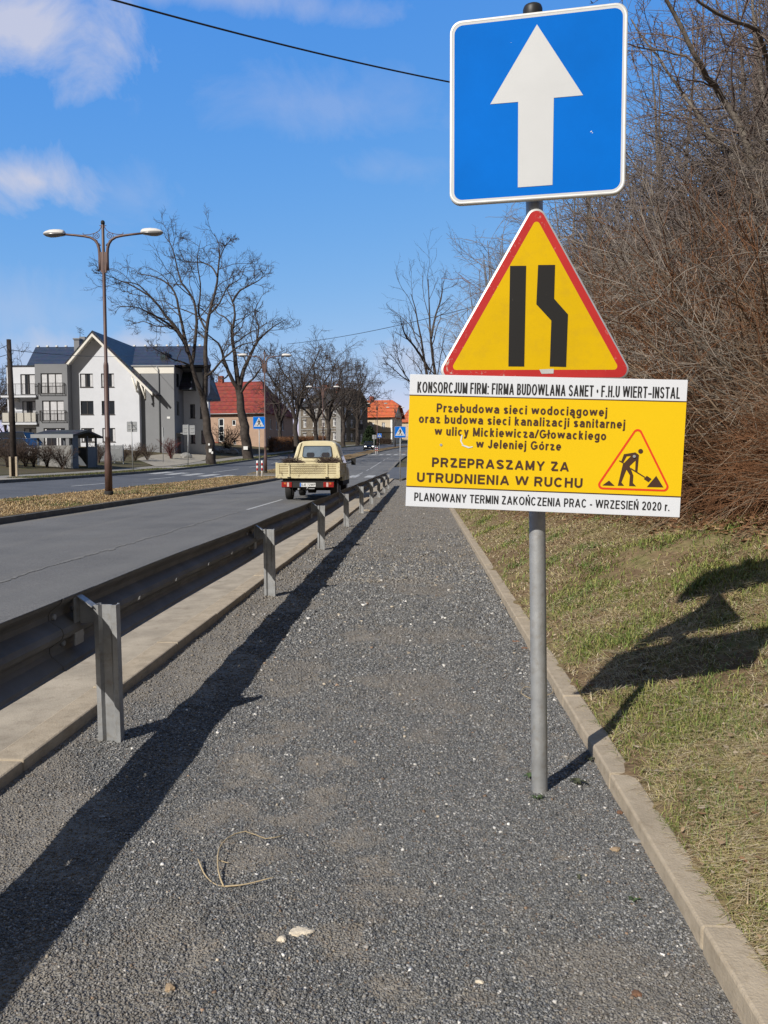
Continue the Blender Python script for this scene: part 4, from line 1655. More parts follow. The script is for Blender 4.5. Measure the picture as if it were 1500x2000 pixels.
# ================================================================== PEDESTRIAN CROSSING SIGNS AND BOLLARDS
cs_ = thing('crossing_sign', 'blue pedestrian crossing sign between the two red and white bollards on the median', 'road sign', (0, 0, 0), 0, 'blue pedestrian crossing signs')
m = MB()
m.tube([(0, .03, -.2), (0, .03, 3.66)], .03, 12)
m.build('pole', M['galv'], cs_)
S = .375
m = MB(Matrix.Translation((0, -.02, 3.31)))
m.prism(round_poly([(-S, -S), (S, -S), (S, S), (-S, S)], .05), PL, -.012, 0)
sp = m.build('sign_plate', M['alu'], cs_)
m = MB(Matrix.Translation((0, -.02, 3.31)))
S2 = S - .010
flat(m, round_poly([(-S2, -S2), (S2, -S2), (S2, S2), (-S2, S2)], .042), .003)
m.build('blue_field', M['sign_blue'], sp)
m = MB(Matrix.Translation((0, -.02, 3.31)))
flat(m, [(0, .335), (.325, -.235), (-.325, -.235)], .006)
m.build('white_triangle', M['sign_white'], sp)
m = MB(Matrix.Translation((0, -.02, 3.31)))
for k, pl in enumerate((circle(.0, .185, .034, 12), [(-.03, .145), (.04, .14), (.05, .02), (.045, -.02), (-.035, -.02), (-.03, .04)],
                        [(-.03, .145), (-.025, .09), (-.085, .03), (-.12, -.005), (-.135, .015), (-.10, .055)],
                        [(.035, .14), (.035, .09), (.075, .05), (.085, .0), (.105, .005), (.10, .07)],
                        [(-.035, -.0), (.015, -.02), (-.025, -.12), (-.075, -.195), (-.105, -.195), (-.065, -.11)],
                        [(.0, -.01), (.05, -.01), (.075, -.10), (.115, -.205), (.075, -.215), (.035, -.11)],
                        [(-.25, -.125), (-.09, -.125), (-.09, -.145), (-.25, -.145)], [(.10, -.125), (.24, -.125), (.24, -.145), (.10, -.145)])):
    flat(m, pl, .009 + .0006 * k)
m.build('walking_man_symbol', M['black_ink'], sp)
p1 = at(507, 933, 48)
place(cs_, (p1[0], 48, float(prof(48)) + .10), 0, .98, None, True)
p2 = at(781.5, 943, 43)
o = place(cs_, (p2[0], 43, float(prof(43))), rad(-2), .80, 'blue pedestrian crossing sign on a thin pole at the far end of the guardrail')
p3 = at(741, 886, 115)
o = place(cs_, (p3[0], 115.3, float(prof(115)) + .05), rad(8), .8, 'tiny far blue pedestrian crossing sign in front of the cream house')

bol = thing('bollard', 'red and white bollard to the left of the near crossing sign pole', 'bollard', (0, 0, 0), 0, 'red and white striped bollards at the near crossing')
m = MB()
m.lathe([(.056, -.1), (.056, .97), (.045, 1.0), (.01, 1.005)], n=16)
m.build('tube', M['white_paint'], bol)
for z0, z1 in ((.40, .56), (.70, .86)):
    m = MB()
    m.lathe([(.0585, z0), (.0585, z1)], n=16)
    m.build('red_band', M['red_paint'], bol)
b1 = at(502.8, 932, 47.7)
place(bol, (b1[0], 47.7, float(prof(47.7)) + .07), 0, 1, None, True)
b1 = at(512.2, 932, 47.7)
place(bol, (b1[0], 47.7, float(prof(47.7)) + .07), 0, 1, 'red and white bollard to the right of the near crossing sign pole')
for px, lb in ((733.6, 'left one of two far red and white bollards by the distant crossing'), (736.8, 'right one of two far red and white bollards by the distant crossing')):
    b1 = at(px, 886, 115)
    o = place(bol, (b1[0], 115, float(prof(115)) + .05), 0, 1, lb)
    o['group'] = 'red and white striped bollards at the far crossing'

# ================================================================== PLAIN SIGNS SEEN FROM BEHIND
def back_sign(label, px, base_y, Y, plates, top_y, lean=0.0):
    base = at(px, base_y, Y)
    zb = zg(base[0], Y) if base[0] - float(sx(Y)) < -17.5 else float(prof(Y)) + .1
    o = thing('road_sign', label, 'road sign', (base[0], Y, zb))
    top = at(px + lean, top_y, Y)
    m = MB()
    m.tube([(base[0], Y, zb - .2), (top[0], Y, top[2])], .032, 10)
    m.build('pole', M['galv'], o)
    for (xa, ya, xb, yb) in plates:
        a, b = at(xa, ya, Y), at(xb, yb, Y)
        m = MB()
        m.prism(round_poly([(a[0], b[2]), (b[0], b[2]), (b[0], a[2]), (a[0], a[2])], .04), lambda u, v, w: (u, Y + .05 + w, v), 0, .02)
        pl = m.build('sign_plate', M['sign_grey'], o)
        m = MB()
        for q in (.3, .7):
            z = b[2] + (a[2] - b[2]) * q
            m.box(a[0] + .08, b[0] - .08, Y + .02, Y + .049, z - .02, z + .02)
        m.build('bracket', M['galv'], pl)
    return o


back_sign('square grey back of a road sign on the verge in front of the white gable', 260, 920, 51, [(247, 823.5, 267.3, 843.5)], 822, -4)
back_sign('two grey sign backs side by side on one pole near the big bare tree', 367, 908, 63.8, [(356.3, 829.5, 367.4, 849), (369.6, 830.5, 380.3, 849)], 829, .5)
back_sign('thin pole with a sign seen edge on, in front of the grey wall', 318.5, 900, 69, [(316.6, 835, 322, 853)], 834, 0)
back_sign('small grey sign back on a thin pole beside the far bollards', 730.5, 886, 114.6, [(727, 849.5, 735, 857.5)], 849, 0)

# ================================================================== PICKUP TRUCK
TX, TY = -3.38, 23.8
tz = float(prof(TY + 2))
tr = thing('pickup_truck', 'cream old pickup truck with a rusty drop-side bed driving away on the road', 'pickup truck', (TX, TY, tz))
T = Matrix.Translation((TX, TY, tz))


def tb():
    return MB(T)


W2 = .935
# bed
m = tb()
m.box(-W2, W2, .03, 2.12, .71, .76)
m.box(-W2, W2, -.02, .03, .68, .765)
m.build('bed_floor', M['bed_paint'], tr, bevel=.006)


def side_panel(m, p0, p1, zlo, zhi, nrm, th=.03):
    """a pressed drop-side: frame with long horizontal ribs"""
    p0, p1 = np.array(p0, float), np.array(p1, float)
    n_ = np.array(nrm, float)

    def P(q, z, w):
        b = p0 + (p1 - p0) * q
        return (b[0] + n_[0] * w, b[1] + n_[1] * w, z)
    zs = [(zlo, .022), (zlo + .045, .022), (zlo + .052, .006)]
    k = 5
    for i in range(k):
        a = zlo + .055 + (zhi - zlo - .11) * i / k
        b = zlo + .055 + (zhi - zlo - .11) * (i + 1) / k
        zs += [(a + .004, .006), (a + .014, .014), (b - .014, .014), (b - .004, .006)]
    zs += [(zhi - .052, .006), (zhi - .045, .022), (zhi, .022)]
    vs, fs = [], []
    for z, w in zs:
        vs += [P(0, z, w), P(1, z, w)]
    for i in range(len(zs) - 1):
        fs.append((2 * i, 2 * i + 1, 2 * i + 3, 2 * i + 2))
    m.add(vs, fs)
    m.hexa([P(0, zlo, -th), P(1, zlo, -th), P(1, zlo, .005), P(0, zlo, .005)], [P(0, zhi, -th), P(1, zhi, -th), P(1, zhi, .005), P(0, zhi, .005)])
    for q0, q1 in ((0, .035), (.965, 1)):
        m.hexa([P(q0, zlo, .004), P(q1, zlo, .004), P(q1, zlo, .025), P(q0, zlo, .025)], [P(q0, zhi, .004), P(q1, zhi, .004), P(q1, zhi, .025), P(q0, zhi, .025)])


m = tb()
side_panel(m, (-W2 + .01, 0, 0), (W2 - .01, 0, 0), .765, 1.135, (0, -1, 0))
tg = m.build('tailgate', M['bed_paint'], tr)
tg['label'] = 'cream ribbed tailgate with rust marks'
m = tb()
for u in (-.56, .58):
    m.box(u - .022, u + .022, -.045, -.022, .72, 1.13)
    m.box(u - .035, u + .035, -.055, -.0235, .70, .745)
m.pieces('tailgate_strap', M['bed_paint'], tg)
m = tb()
for u in (-.56, .58):
    m.tube([(u - .05, -.05, .712), (u + .05, -.05, .712)], .014, 8)
m.pieces('hinge', M['chassis'], tg)
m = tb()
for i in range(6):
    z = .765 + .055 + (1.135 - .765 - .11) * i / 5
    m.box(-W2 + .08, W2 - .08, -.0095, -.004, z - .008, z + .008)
m.pieces('rib_shade_strip', M['rib_shade'], tg)  # dark strips stand in for shade in the rib valleys
# cargo net pattern over the tailgate: thin crossing cords
m = tb()
for k in range(22):
    u = -.62 + k * .062
    for s in (-1, 1):
        a, b = (u, .80), (u + s * .30, 1.10)
        if -.58 < min(a[0], b[0]) and max(a[0], b[0]) < .62:
            m.tube([(a[0], -.026, a[1]), ((a[0] + b[0]) / 2, -.027, (a[1] + b[1]) / 2), (b[0], -.026, b[1])], .0015, 4, caps=False)
m.build('cargo_net', M['wood_old'], tg)
for s in (-1, 1):
    m = tb()
    side_panel(m, (s * W2, .02, 0), (s * W2, 2.10, 0), .765, 1.135, (s, 0, 0))
    m.box(s * W2 - .03, s * W2 + .03, -.028, .015, .70, 1.15)
    m.build('bed_side', M['bed_paint'], tr)
m = tb()
side_panel(m, (-W2, 2.12, 0), (W2, 2.12, 0), .765, 1.135, (0, 1, 0))
m.build('bed_front', M['bed_paint'], tr)
# cab: stations from the rear wall forward, each a rounded outline
cabw = [(.83, .50), (.845, .72), (.845, 1.06), (.80, 1.20), (.67, 1.66), (.60, 1.775), (.48, 1.83), (.25, 1.85)]


def cab_ring(y, k=1.0, drop=0.0, lean=0.0):
    pts = []
    for w, z in cabw:
        pts.append((w * k, y + lean * max(0, z - 1.06), z - drop * max(0, (z - 1.06)) / .79))
    return pts + [(-p[0], p[1], p[2]) for p in reversed(pts)]


m = tb()
m.loft([cab_ring(2.20, .975, 0, .10), cab_ring(2.24, 1.0, -.0, .10), cab_ring(2.9, 1.0, -.02, .02), cab_ring(3.35, 1.0, .0, -.0), cab_ring(3.62, .98, .10, -.25)], 0, True, True)
cab = m.build('cab', M['cream_paint'], tr, bevel=.01)
# hood and front
m = tb()
m.loft([[(w, y, z) for w, z in ((.83, .45), (.845, .72), (.83, h), (.6, h + .04), (-.6, h + .04), (-.83, h), (-.845, .72), (-.83, .45))] for y, h in ((3.5, 1.02), (3.9, 1.0), (4.35, .93), (4.55, .80))], 0, True, True)
m.build('hood', M['cream_paint'], tr, bevel=.02)
# raised corner pillars of the cab rear wall
for s in (-1, 1):
    m = tb()
    m.hexa([(s * .84, 2.16, 1.08), (s * .70, 2.16, 1.08), (s * .70, 2.26, 1.08), (s * .84, 2.26, 1.08)],
           [(s * .605, 2.235, 1.77), (s * .50, 2.235, 1.80), (s * .50, 2.32, 1.80), (s * .605, 2.32, 1.77)])
    m.build('corner_pillar', M['cream_paint'], tr, bevel=.03, seg=3)
m = tb()
fy = lambda z: 2.20 + .10 * (z - 1.06) - .012
rw = [(-.50, 1.30), (.50, 1.30), (.455, 1.69), (-.455, 1.69)]
ro, ri = round_poly(rw, .07), round_poly(inset(rw, .022), .055)
n = len(ro)
m.add([(u, fy(v) - .008, v) for u, v in ro] + [(u, fy(v) - .008, v) for u, v in ri], [(i, (i + 1) % n, n + (i + 1) % n, n + i) for i in range(n)])
m.add([(u, fy(v) - .008, v) for u, v in ro] + [(u, fy(v) + .02, v) for u, v in ro], [(i, (i + 1) % n, n + (i + 1) % n, n + i) for i in range(n)])
rwin = m.build('rear_window', M['black'], tr)
m = tb()
flat(m, ri, 0, 0, lambda u, v, w: (u, fy(v) - .003, v))
m.build('glass', M['truck_glass'], rwin)
m = tb()
for u0, u1 in ((-.36, -.08), (.14, .42)):
    flat(m, round_poly([(u0, 1.325), (u1, 1.325), (u1 - .02, 1.47), (u0 + .02, 1.47)], .05), 0, 0, lambda u, v, w: (u, fy(v) - .0045, v))
m.pieces('seat_back', M['cabin_in'], rwin)
m = tb()
m.hexa([(-.58, fy(1.20) - .004, 1.195), (.58, fy(1.2) - .004, 1.195), (.58, 2.25, 1.195), (-.58, 2.25, 1.195)], [(-.58, fy(1.23) - .004, 1.225), (.58, fy(1.23) - .004, 1.225), (.58, 2.25, 1.225), (-.58, 2.25, 1.225)])
m.build('rear_panel_rib', M['cream_paint'], tr, bevel=.008)
# door windows, doors, mirrors
for s in (-1, 1):
    m = tb()
    wx = lambda z: s * (.845 - (.845 - .60) * max(0, z - 1.06) / .72 + .012)
    pts = [(2.50, 1.12), (3.55, 1.12), (3.25, 1.66), (2.55, 1.69)]
    m.add([(wx(z), y, z) for y, z in pts], [(0, 1, 2, 3)])
    dw = m.build('door_window', M['glass_dark'], tr)
    m = tb()
    for y in (2.42, 3.62):
        m.box(s * .852 - .004, s * .852 + .004, y - .008, y + .008, .58, 1.08)
    m.box(s * .86 - .015, s * .86 + .015, 2.55, 2.70, .96, .985)
    m.build('door_handle', M['black'], tr)
    m = tb()
    m.tube([(s * .85, 3.30, 1.12), (s * 1.0, 3.26, 1.13), (s * 1.06, 3.24, 1.14)], .014, 8)
    m.tube([(s * .82, 3.30, 1.25), (s * 1.0, 3.26, 1.24), (s * 1.06, 3.24, 1.23)], .012, 8)
    m.box(s * 1.10 - .075, s * 1.10 + .075, 3.21, 3.26, 1.06, 1.30)
    m.build('wing_mirror', M['black'], tr, bevel=.012)
# chassis, bumper, lamps
m = tb()
m.box(-.42, -.34, .2, 4.3, .46, .60)
m.box(.34, .42, .2, 4.3, .46, .60)
m.box(-.78, .78, .12, .20, .56, .71)
m.box(-.8, .8, .9, 2.2, .62, .70)
m.box(-.84, .84, 2.2, 4.5, .40, .55)
m.tube([(-.7, .95, .33), (.7, .95, .33)], .05, 10)
m.lathe([(.12, -.12), (.15, 0), (.12, .12)], (0, .95, .33), 12)
m.box(-.30, .02, .35, .75, .33, .44)
m.build('chassis', M['chassis'], tr)
m = tb()
m.tube([(-.28, -.02, .36), (-.28, .7, .36)], .028, 10)
m.build('exhaust_pipe', M['galv'], tr)
m = tb()
m.box(-.79, .79, -.02, .06, .40, .58)
m.box(-.80, .80, -.035, .07, .575, .60)
m.build('rear_bumper', M['chassis'], tr, bevel=.01)
for s in (-1, 1):
    m = tb()
    m.box(s * .63 - .155, s * .63 + .155, -.045, -.021, .415, .568)
    tl = m.build('tail_light', M['tail_red'], tr, bevel=.008)
    m = tb()
    m.box(s * .59 - .03, s * .59 + .03, -.049, -.0455, .43, .555)
    m.build('reversing_lens', M['tail_clear'], tl)
    m = tb()
    m.box(s * .545 - .014, s * .545 + .014, -.049, -.0455, .43, .555) if False else m.box(s * .68 - .03, s * .68 + .03, -.049, -.0455, .50, .555)
    m.build('indicator_lens', M['tail_orange'], tl)
m = tb()
m.box(-.235, .235, -.034, -.021, .43, .545)
pl = m.build('number_plate', M['plate_white'], tr)
m = tb()
flat(m, [(-.232, .433), (-.198, .433), (-.198, .542), (-.232, .542)], 0, 0, lambda u, v, w: (u, -.036, v))
m.build('blue_band', M['sign_blue'], pl)
m = tb()
text(m, "DJE 72WP", -.185, .222, .452, .072, .011, lambda u, v, w: (u, -.0362 - w * .2, v))
m.build('lettering', M['black_ink'], pl)
m = tb()
m.box(-.04, .20, -.01, .05, .36, .385)
m.tube([(.0, -.02, .38), (.0, -.09, .38), (.0, -.10, .42)], .02, 8)
m.build('tow_bar', M['galv'], tr)
for x, y, rr in ((-.70, .95, 0), (.70, .95, 0), (-.72, 3.75, 0), (.72, 3.75, 0)):
    m = tb()
    rings = []
    for w, r_ in ((-.095, .24), (-.10, .30), (-.075, .318), (.075, .318), (.10, .30), (.095, .24)):
        rings.append([(x + w, y + r_ * math.cos(2 * math.pi * k / 24), .318 + r_ * math.sin(2 * math.pi * k / 24)) for k in range(24)])
    m.loft(rings, 0, True, True)
    wh = m.build('wheel', M['rubber'], tr)
    m = tb()
    for w in (-.085, .085):
        m.tube([(x + w - .018, y, .318), (x + w + .018, y, .318)], .19, 16)
    m.build('rim', M['galv'], wh)
for s in (-1, 1):
    m = tb()
    m.box(s * .70 - .13, s * .70 + .13, 1.30, 1.32, .22, .66)
    m.build('mud_flap', M['rubber'], tr)
    m = tb()
    m.lathe([(.0, -.01), (.11, 0), (.11, .02)], (s * .6, 4.55, .70), 12)
    m.build('headlight', M['head_lamp'], tr)

# ================================================================== CARS
def car(label, loc, rotz, paint, L=4.3, Wd=1.76, H=1.48, estate=False, lit=False, group=None):
    o = thing('parked_car' if not lit else 'oncoming_car', label, 'car', (0, 0, 0))
    hw = Wd / 2
    # side profile of the body, front at -Y
    m = MB()
    prof_b = [(-L / 2, .30, .45), (-L / 2 + .02, .62, .86), (-L / 2 + .35, .76, .94), (-L / 2 + 1.05, .88, 1.0), (0, .93, 1.0), (L / 2 - .7, .95, 1.0), (L / 2 - .08, .90, .92), (L / 2, .55, .84)]
    rings = []
    for y, h, k in prof_b:
        w = hw * min(1, k)
        rings.append([(-w * .96, y, .22), (-w, y, .45), (-w, y, h - .10), (-w * .88, y, h), (w * .88, y, h), (w, y, h - .10), (w, y, .45), (w * .96, y, .22)])
    m.loft(rings, 0, True, True)
    m.build('body', M[paint], o, bevel=.02)
    m = MB()
    y0, y1, y2, y3 = -L / 2 + 1.0, -L / 2 + 1.75, (L / 2 - .45 if estate else L / 2 - 1.0), L / 2 - .15 if estate else L / 2 - .45
    b = [(-hw * .90, y0, .90), (hw * .90, y0, .90), (hw * .90, y3, .93), (-hw * .90, y3, .93)]
    t_ = [(-hw * .70, y1, H - .03), (hw * .70, y1, H - .03), (hw * .70, y2, H - .03), (-hw * .70, y2, H - .03)]
    m.hexa(b, t_)
    m.build('cabin_glass', M['glass_dark'], o, bevel=.03)
    m = MB()
    m.hexa([(-hw * .72, y1 - .05, H - .045), (hw * .72, y1 - .05, H - .045), (hw * .72, y2 + .05, H - .045), (-hw * .72, y2 + .05, H - .045)],
           [(-hw * .64, y1 + .1, H), (hw * .64, y1 + .1, H), (hw * .64, y2 - .1, H), (-hw * .64, y2 - .1, H)])
    for s in (-1, 1):
        for (a, bz, c, cz) in ((y0, .90, y1, H - .03), (y3, .93, y2, H - .03), ((y0 + y3) / 2, .92, (y1 + y2) / 2, H - .03)):
            m.tube([(s * hw * .905, a, bz), (s * hw * .705, c, cz)], .035, 6)
    m.build('roof', M[paint], o, bevel=.012)
    for s in (-1, 1):
        m = MB()
        m.hexa([(s * hw * .55, -L / 2 - .012, .56), (s * hw * .90, -L / 2 + .05, .56), (s * hw * .90, -L / 2 + .14, .56), (s * hw * .55, -L / 2 + .05, .56)],
               [(s * hw * .55, -L / 2 + .02, .70), (s * hw * .88, -L / 2 + .10, .71), (s * hw * .88, -L / 2 + .2, .71), (s * hw * .55, -L / 2 + .10, .70)])
        m.build('headlight', M['head_lamp_lit' if lit else 'head_lamp'], o)
        m = MB()
        m.box(s * hw * .80 - .12, s * hw * .80 + .12, L / 2 - .05, L / 2 + .01, .68, .82)
        m.build('tail_light', M['tail_red'], o)
        m = MB()
        m.box(s * (hw + .10) - .09, s * (hw + .10) + .09, y0 + .35, y0 + .45, .95, 1.08)
        m.build('wing_mirror', M[paint], o, bevel=.02)
        for y in (-L / 2 + .85, L / 2 - .85):
            m = MB()
            x = s * (hw - .09)
            m.loft([[(x + w, y + r_ * math.cos(2 * math.pi * k / 20), .31 + r_ * math.sin(2 * math.pi * k / 20)) for k in range(20)] for w, r_ in ((-.1, .24), (-.1, .30), (.08, .31), (.1, .29), (.1, .2))], 0, True, True)
            wh = m.build('wheel', M['rubber'], o)
            m = MB()
            m.tube([(x + s * .09, y, .31), (x + s * .105, y, .31)], .19, 14)
            m.build('rim', M['galv'], wh)
    m = MB()
    m.box(-.26, .26, -L / 2 - .035, -L / 2 - .005, .40, .51)
    m.build('number_plate', M['plate_white'], o)
    m = MB()
    m.box(-hw * .5, hw * .5, -L / 2 - .012, -L / 2 + .03, .56, .68)
    m.build('grille', M['black'], o)
    o.location = loc
    o.rotation_euler = (0, 0, rotz)
    return o


cx = at(720, 878, 140)
car('black car with its headlights on coming towards the camera on the far carriageway', (cx[0], 140, float(prof(140))), rad(6), 'car_black', 4.4, 1.8, 1.55, True, True)
cx = at(20, 880, 60)
car('dark off-road car parked behind the leaning wooden pole', (cx[0] - 1.2, 64.5, zg(cx[0], 64)), rad(78), 'car_black', 4.4, 1.82, 1.85, True)
cx = at(30, 880, 57)
car('dark blue car parked nearest the bushes at the left edge', (cx[0] - .3, 58.5, zg(cx[0], 58)), rad(80), 'car_dark_blue', 4.5, 1.78, 1.47)
# ================================================================== BUILDINGS
def facade(m, u0, u1, v0, v1, opens, fn, reveal=.16, mi=0):
    """a wall sheet with real openings and their reveals"""
    us = sorted({u0, u1, *[q for o in opens for q in (max(u0, o[0]), min(u1, o[1]))]})
    vs = sorted({v0, v1, *[q for o in opens for q in (max(v0, o[2]), min(v1, o[3]))]})
    for i in range(len(us) - 1):
        for j in range(len(vs) - 1):
            a, b, c, d = us[i], us[i + 1], vs[j], vs[j + 1]
            uc, vc = (a + b) / 2, (c + d) / 2
            if any(o[0] < uc < o[1] and o[2] < vc < o[3] for o in opens):
                continue
            m.add([fn(a, c, 0), fn(b, c, 0), fn(b, d, 0), fn(a, d, 0)], [(0, 1, 2, 3)], mi)
    for o in opens:
        a, b, c, d = o
        for p, q in (((a, c), (b, c)), ((b, c), (b, d)), ((b, d), (a, d)), ((a, d), (a, c))):
            m.add([fn(*p, 0), fn(*q, 0), fn(*q, -reveal), fn(*p, -reveal)], [(0, 1, 2, 3)], mi)


def window(parent, o, fn, fmat, leaves=2, curtain=0.0, bars=(), fw=.06, sill=True, name='window', depth=.16, fill=None):
    a, b, c, d = o
    m = MB()

    def bx(p, q, r_, s, w0, w1):
        m.hexa([fn(p, r_, w0), fn(q, r_, w0), fn(q, r_, w1), fn(p, r_, w1)], [fn(p, s, w0), fn(q, s, w0), fn(q, s, w1), fn(p, s, w1)])
    w0, w1 = -depth + .02, -depth + .075
    bx(a, a + fw, c, d, w0, w1)
    bx(b - fw, b, c, d, w0, w1)
    bx(a + fw, b - fw, c, c + fw, w0, w1)
    bx(a + fw, b - fw, d - fw, d, w0, w1)
    for k in range(1, leaves):
        u = a + (b - a) * k / leaves
        bx(u - fw * .6, u + fw * .6, c + fw, d - fw, w0, w1 - .004)
    for q in bars:
        v = c + (d - c) * q
        bx(a + fw, b - fw, v - fw * .4, v + fw * .4, w0, w1 - .008)
    wo = m.build(name, M[fmat], parent)
    m = MB()
    m.add([fn(a, c, -depth + .03), fn(b, c, -depth + .03), fn(b, d, -depth + .03), fn(a, d, -depth + .03)], [(0, 1, 2, 3)])
    m.build('pane', M[fill or 'glass_dark'], wo)
    if curtain:
        m = MB()
        for k in range(leaves):
            ua, ub = a + (b - a) * k / leaves, a + (b - a) * (k + 1) / leaves
            q = curtain * random.uniform(.7, 1.2)
            if q > .9:
                sp = [(ua + fw, ub - fw)]
            elif k % 2 == 0:
                sp = [(ua + fw, ua + fw + (ub - ua) * q)]
            else:
                sp = [(ub - fw - (ub - ua) * q, ub - fw)]
            for p, r_ in sp:
                m.add([fn(p, c + fw, -depth + .034), fn(r_, c + fw, -depth + .034), fn(r_, d - fw, -depth + .034), fn(p, d - fw, -depth + .034)], [(0, 1, 2, 3)])
        m.pieces('curtain', M['curtain'], wo)
    if sill:
        m = MB()
        bx(a - .04, b + .04, c - .05, c - .002, -.02, .06)
        m.build('sill', M[fmat], wo)
    return wo


def balcony_rail(parent, pts, z0, z1, mat, step=.13):
    m = MB()
    for (xa, ya), (xb, yb) in zip(pts[:-1], pts[1:]):
        for z in (z0, z1):
            m.tube([(xa, ya, z), (xb, yb, z)], .028, 6)
        L = math.hypot(xb - xa, yb - ya)
        n = max(2, int(L / step))
        for k in range(n + 1):
            q = k / n
            m.tube([(xa + (xb - xa) * q, ya + (yb - ya) * q, z0), (xa + (xb - xa) * q, ya + (yb - ya) * q, z1)], .012 if k % 6 else .03, 4, caps=False)
    return m.build('balcony_railing', M[mat], parent)


# ---------------------------------------------------------------- white apartment house
YG, YLB, YR, YS2 = 85.0, 83.9, 85.6, 89.0
X_ = lambda px, Y, py=800: float(at(px, py, Y)[0])
Z_ = lambda py, Y, px=200: float(at(px, py, Y)[2])
hx0 = X_(200, YG)
apt = thing('apartment_house', 'white and grey apartment house with a steep dark blue tiled gable roof and balconies', 'house', (hx0, YG, Z_(890, YG)))
zb = Z_(892, YG)
fG = lambda u, v, w: (u, YG - w, v)
gl, gr_ = X_(140.6, YG), X_(272.3, YG)
zt = Z_(725, YG)
ops = []
for x0, x1 in ((157.6, 182.8), (198.8, 224)):
    for y0, y1 in ((729.4, 756), (783, 809.5), (836, 863)):
        ops.append((X_(x0, YG), X_(x1, YG), Z_(y1, YG), Z_(y0, YG)))
m = MB()
xr = X_(257, YG)
facade(m, gl, xr, Z_(880, YG), zt, ops, fG)
facade(m, xr, gr_, Z_(880, YG), Z_(741, YG), [], fG)
m.add([fG(u, v, 0) for u, v in ((gl, zt), (xr, zt), (X_(183.5, YG), Z_(649, YG)), (gl, Z_(696, YG)))], [(0, 1, 2, 3)])
m.add([fG(u, v, 0) for u, v in ((xr, Z_(741, YG)), (gr_, Z_(741, YG)), (xr, zt))], [(0, 1, 2)])
m.box(gr_ - .02, gr_, YG + .003, YG + 12, zb, Z_(741, YG))
m.box(gl, gl + .02, YG + .003, YG + 12, zb, Z_(697, YG))
m.build('gable_wall', M['render_white'], apt)
m = MB()
m.box(gl - .01, gr_ + .012, YG - .03, YG + 3, zb, Z_(880, YG) - .002)
m.build('plinth', M['plinth'], apt)
for k, o in enumerate(ops):
    window(apt, o, fG, 'frame_brown', 2, (.55, 0, .3, .28, .0, .3)[k])
# grey bay on the left and its French windows
fL = lambda u, v, w: (u, YLB - w, v)
ll, lr = X_(70, YLB), X_(133, YLB)
opl = []
for x0, x1, y0, y1 in ((81, 122.8, 728.5, 768), (82.6, 124.8, 782, 821.5), (84, 126, 836, 874)):
    opl.append((X_(x0, YLB), X_(x1, YLB), Z_(y1, YLB), Z_(y0, YLB)))
m = MB()
facade(m, ll, lr, zb, Z_(712.5, YLB), opl, fL)
m.box(lr - .02, lr, YLB + .003, YLB + 6, zb, Z_(712.5, YLB))
m.box(ll, ll + .02, YLB + .003, YLB + 6, zb, Z_(712.5, YLB))
m.box(ll, lr, YLB, YLB + 6, Z_(712.5, YLB) + .003, Z_(711.5, YLB) + .06)
m.build('grey_bay', M['render_grey'], apt)
for k, o in enumerate(opl):
    window(apt, o, fL, 'frame_brown', 3, (.95, .98, .3)[k], sill=False, name='french_window')
for x0, x1, y0, y1 in ((77.6, 127.5, 748, 769), (79.2, 128.8, 802, 822)):
    a, b, z1, z0 = X_(x0, YLB), X_(x1, YLB), Z_(y0, YLB), Z_(y1, YLB)
    balcony_rail(apt, [(a, YLB - .02), (a, YLB - .22), (b, YLB - .22), (b, YLB - .02)], z0, z1, 'frame_brown')
# white wing with two balconies at the far left
fW = lambda u, v, w: (u, YG - w, v)
wl, wr = X_(15, YG), X_(72, YG)
opw = []
for x0, x1, y0, y1 in ((41.5, 70, 730, 770), (43.5, 71, 783, 822), (45.5, 71.5, 836, 873)):
    opw.append((X_(x0, YG), X_(x1, YG), Z_(y1, YG), Z_(y0, YG)))
m = MB()
facade(m, wl, wr, zb, Z_(714.5, YG), opw, fW)
m.box(wl, wl + .02, YG + .003, YG + 8, zb, Z_(714.5, YG))
m.build('white_wing', M['render_white'], apt)
m = MB()
m.box(wl - .12, ll + .3, YG - .12, YG + 8, Z_(714.5, YG), Z_(713, YG) + .02)
m.build('flat_roof', M['tiles_slate'], apt)
for k, o in enumerate(opw):
    window(apt, o, fW, 'frame_brown', 2, (.6, .45, .8)[k], sill=False, name='balcony_door')
for ys, yt in ((775.5, 749), (829, 804)):
    YB = YG - 1.35
    a, b = X_(2, YB), X_(70.5, YB)
    zs = Z_(ys, YB)
    m = MB()
    m.box(a, b, YB, YG - .002, zs, zs + .22)
    m.build('balcony', M['render_white'], apt)
    balcony_rail(apt, [(a + .05, YG - .1), (a + .05, YB - .03), (b - .05, YB - .03), (b - .05, YG - .1)], zs + .26, Z_(yt, YB), 'frame_brown')
    if ys > 800:
        m = MB()
        m.box(a + .1, b - .1, YB + .02, YB + .03, zs + .3, Z_(yt, YB) - .1)
        m.build('balcony_screen', M['render_band'], apt)
m = MB()
m.box(X_(29, YG), X_(39, YG), YG - .45, YG - .01, Z_(785, YG), Z_(778, YG))
m.build('air_conditioner', M['lamp_head'], apt, bevel=.03)
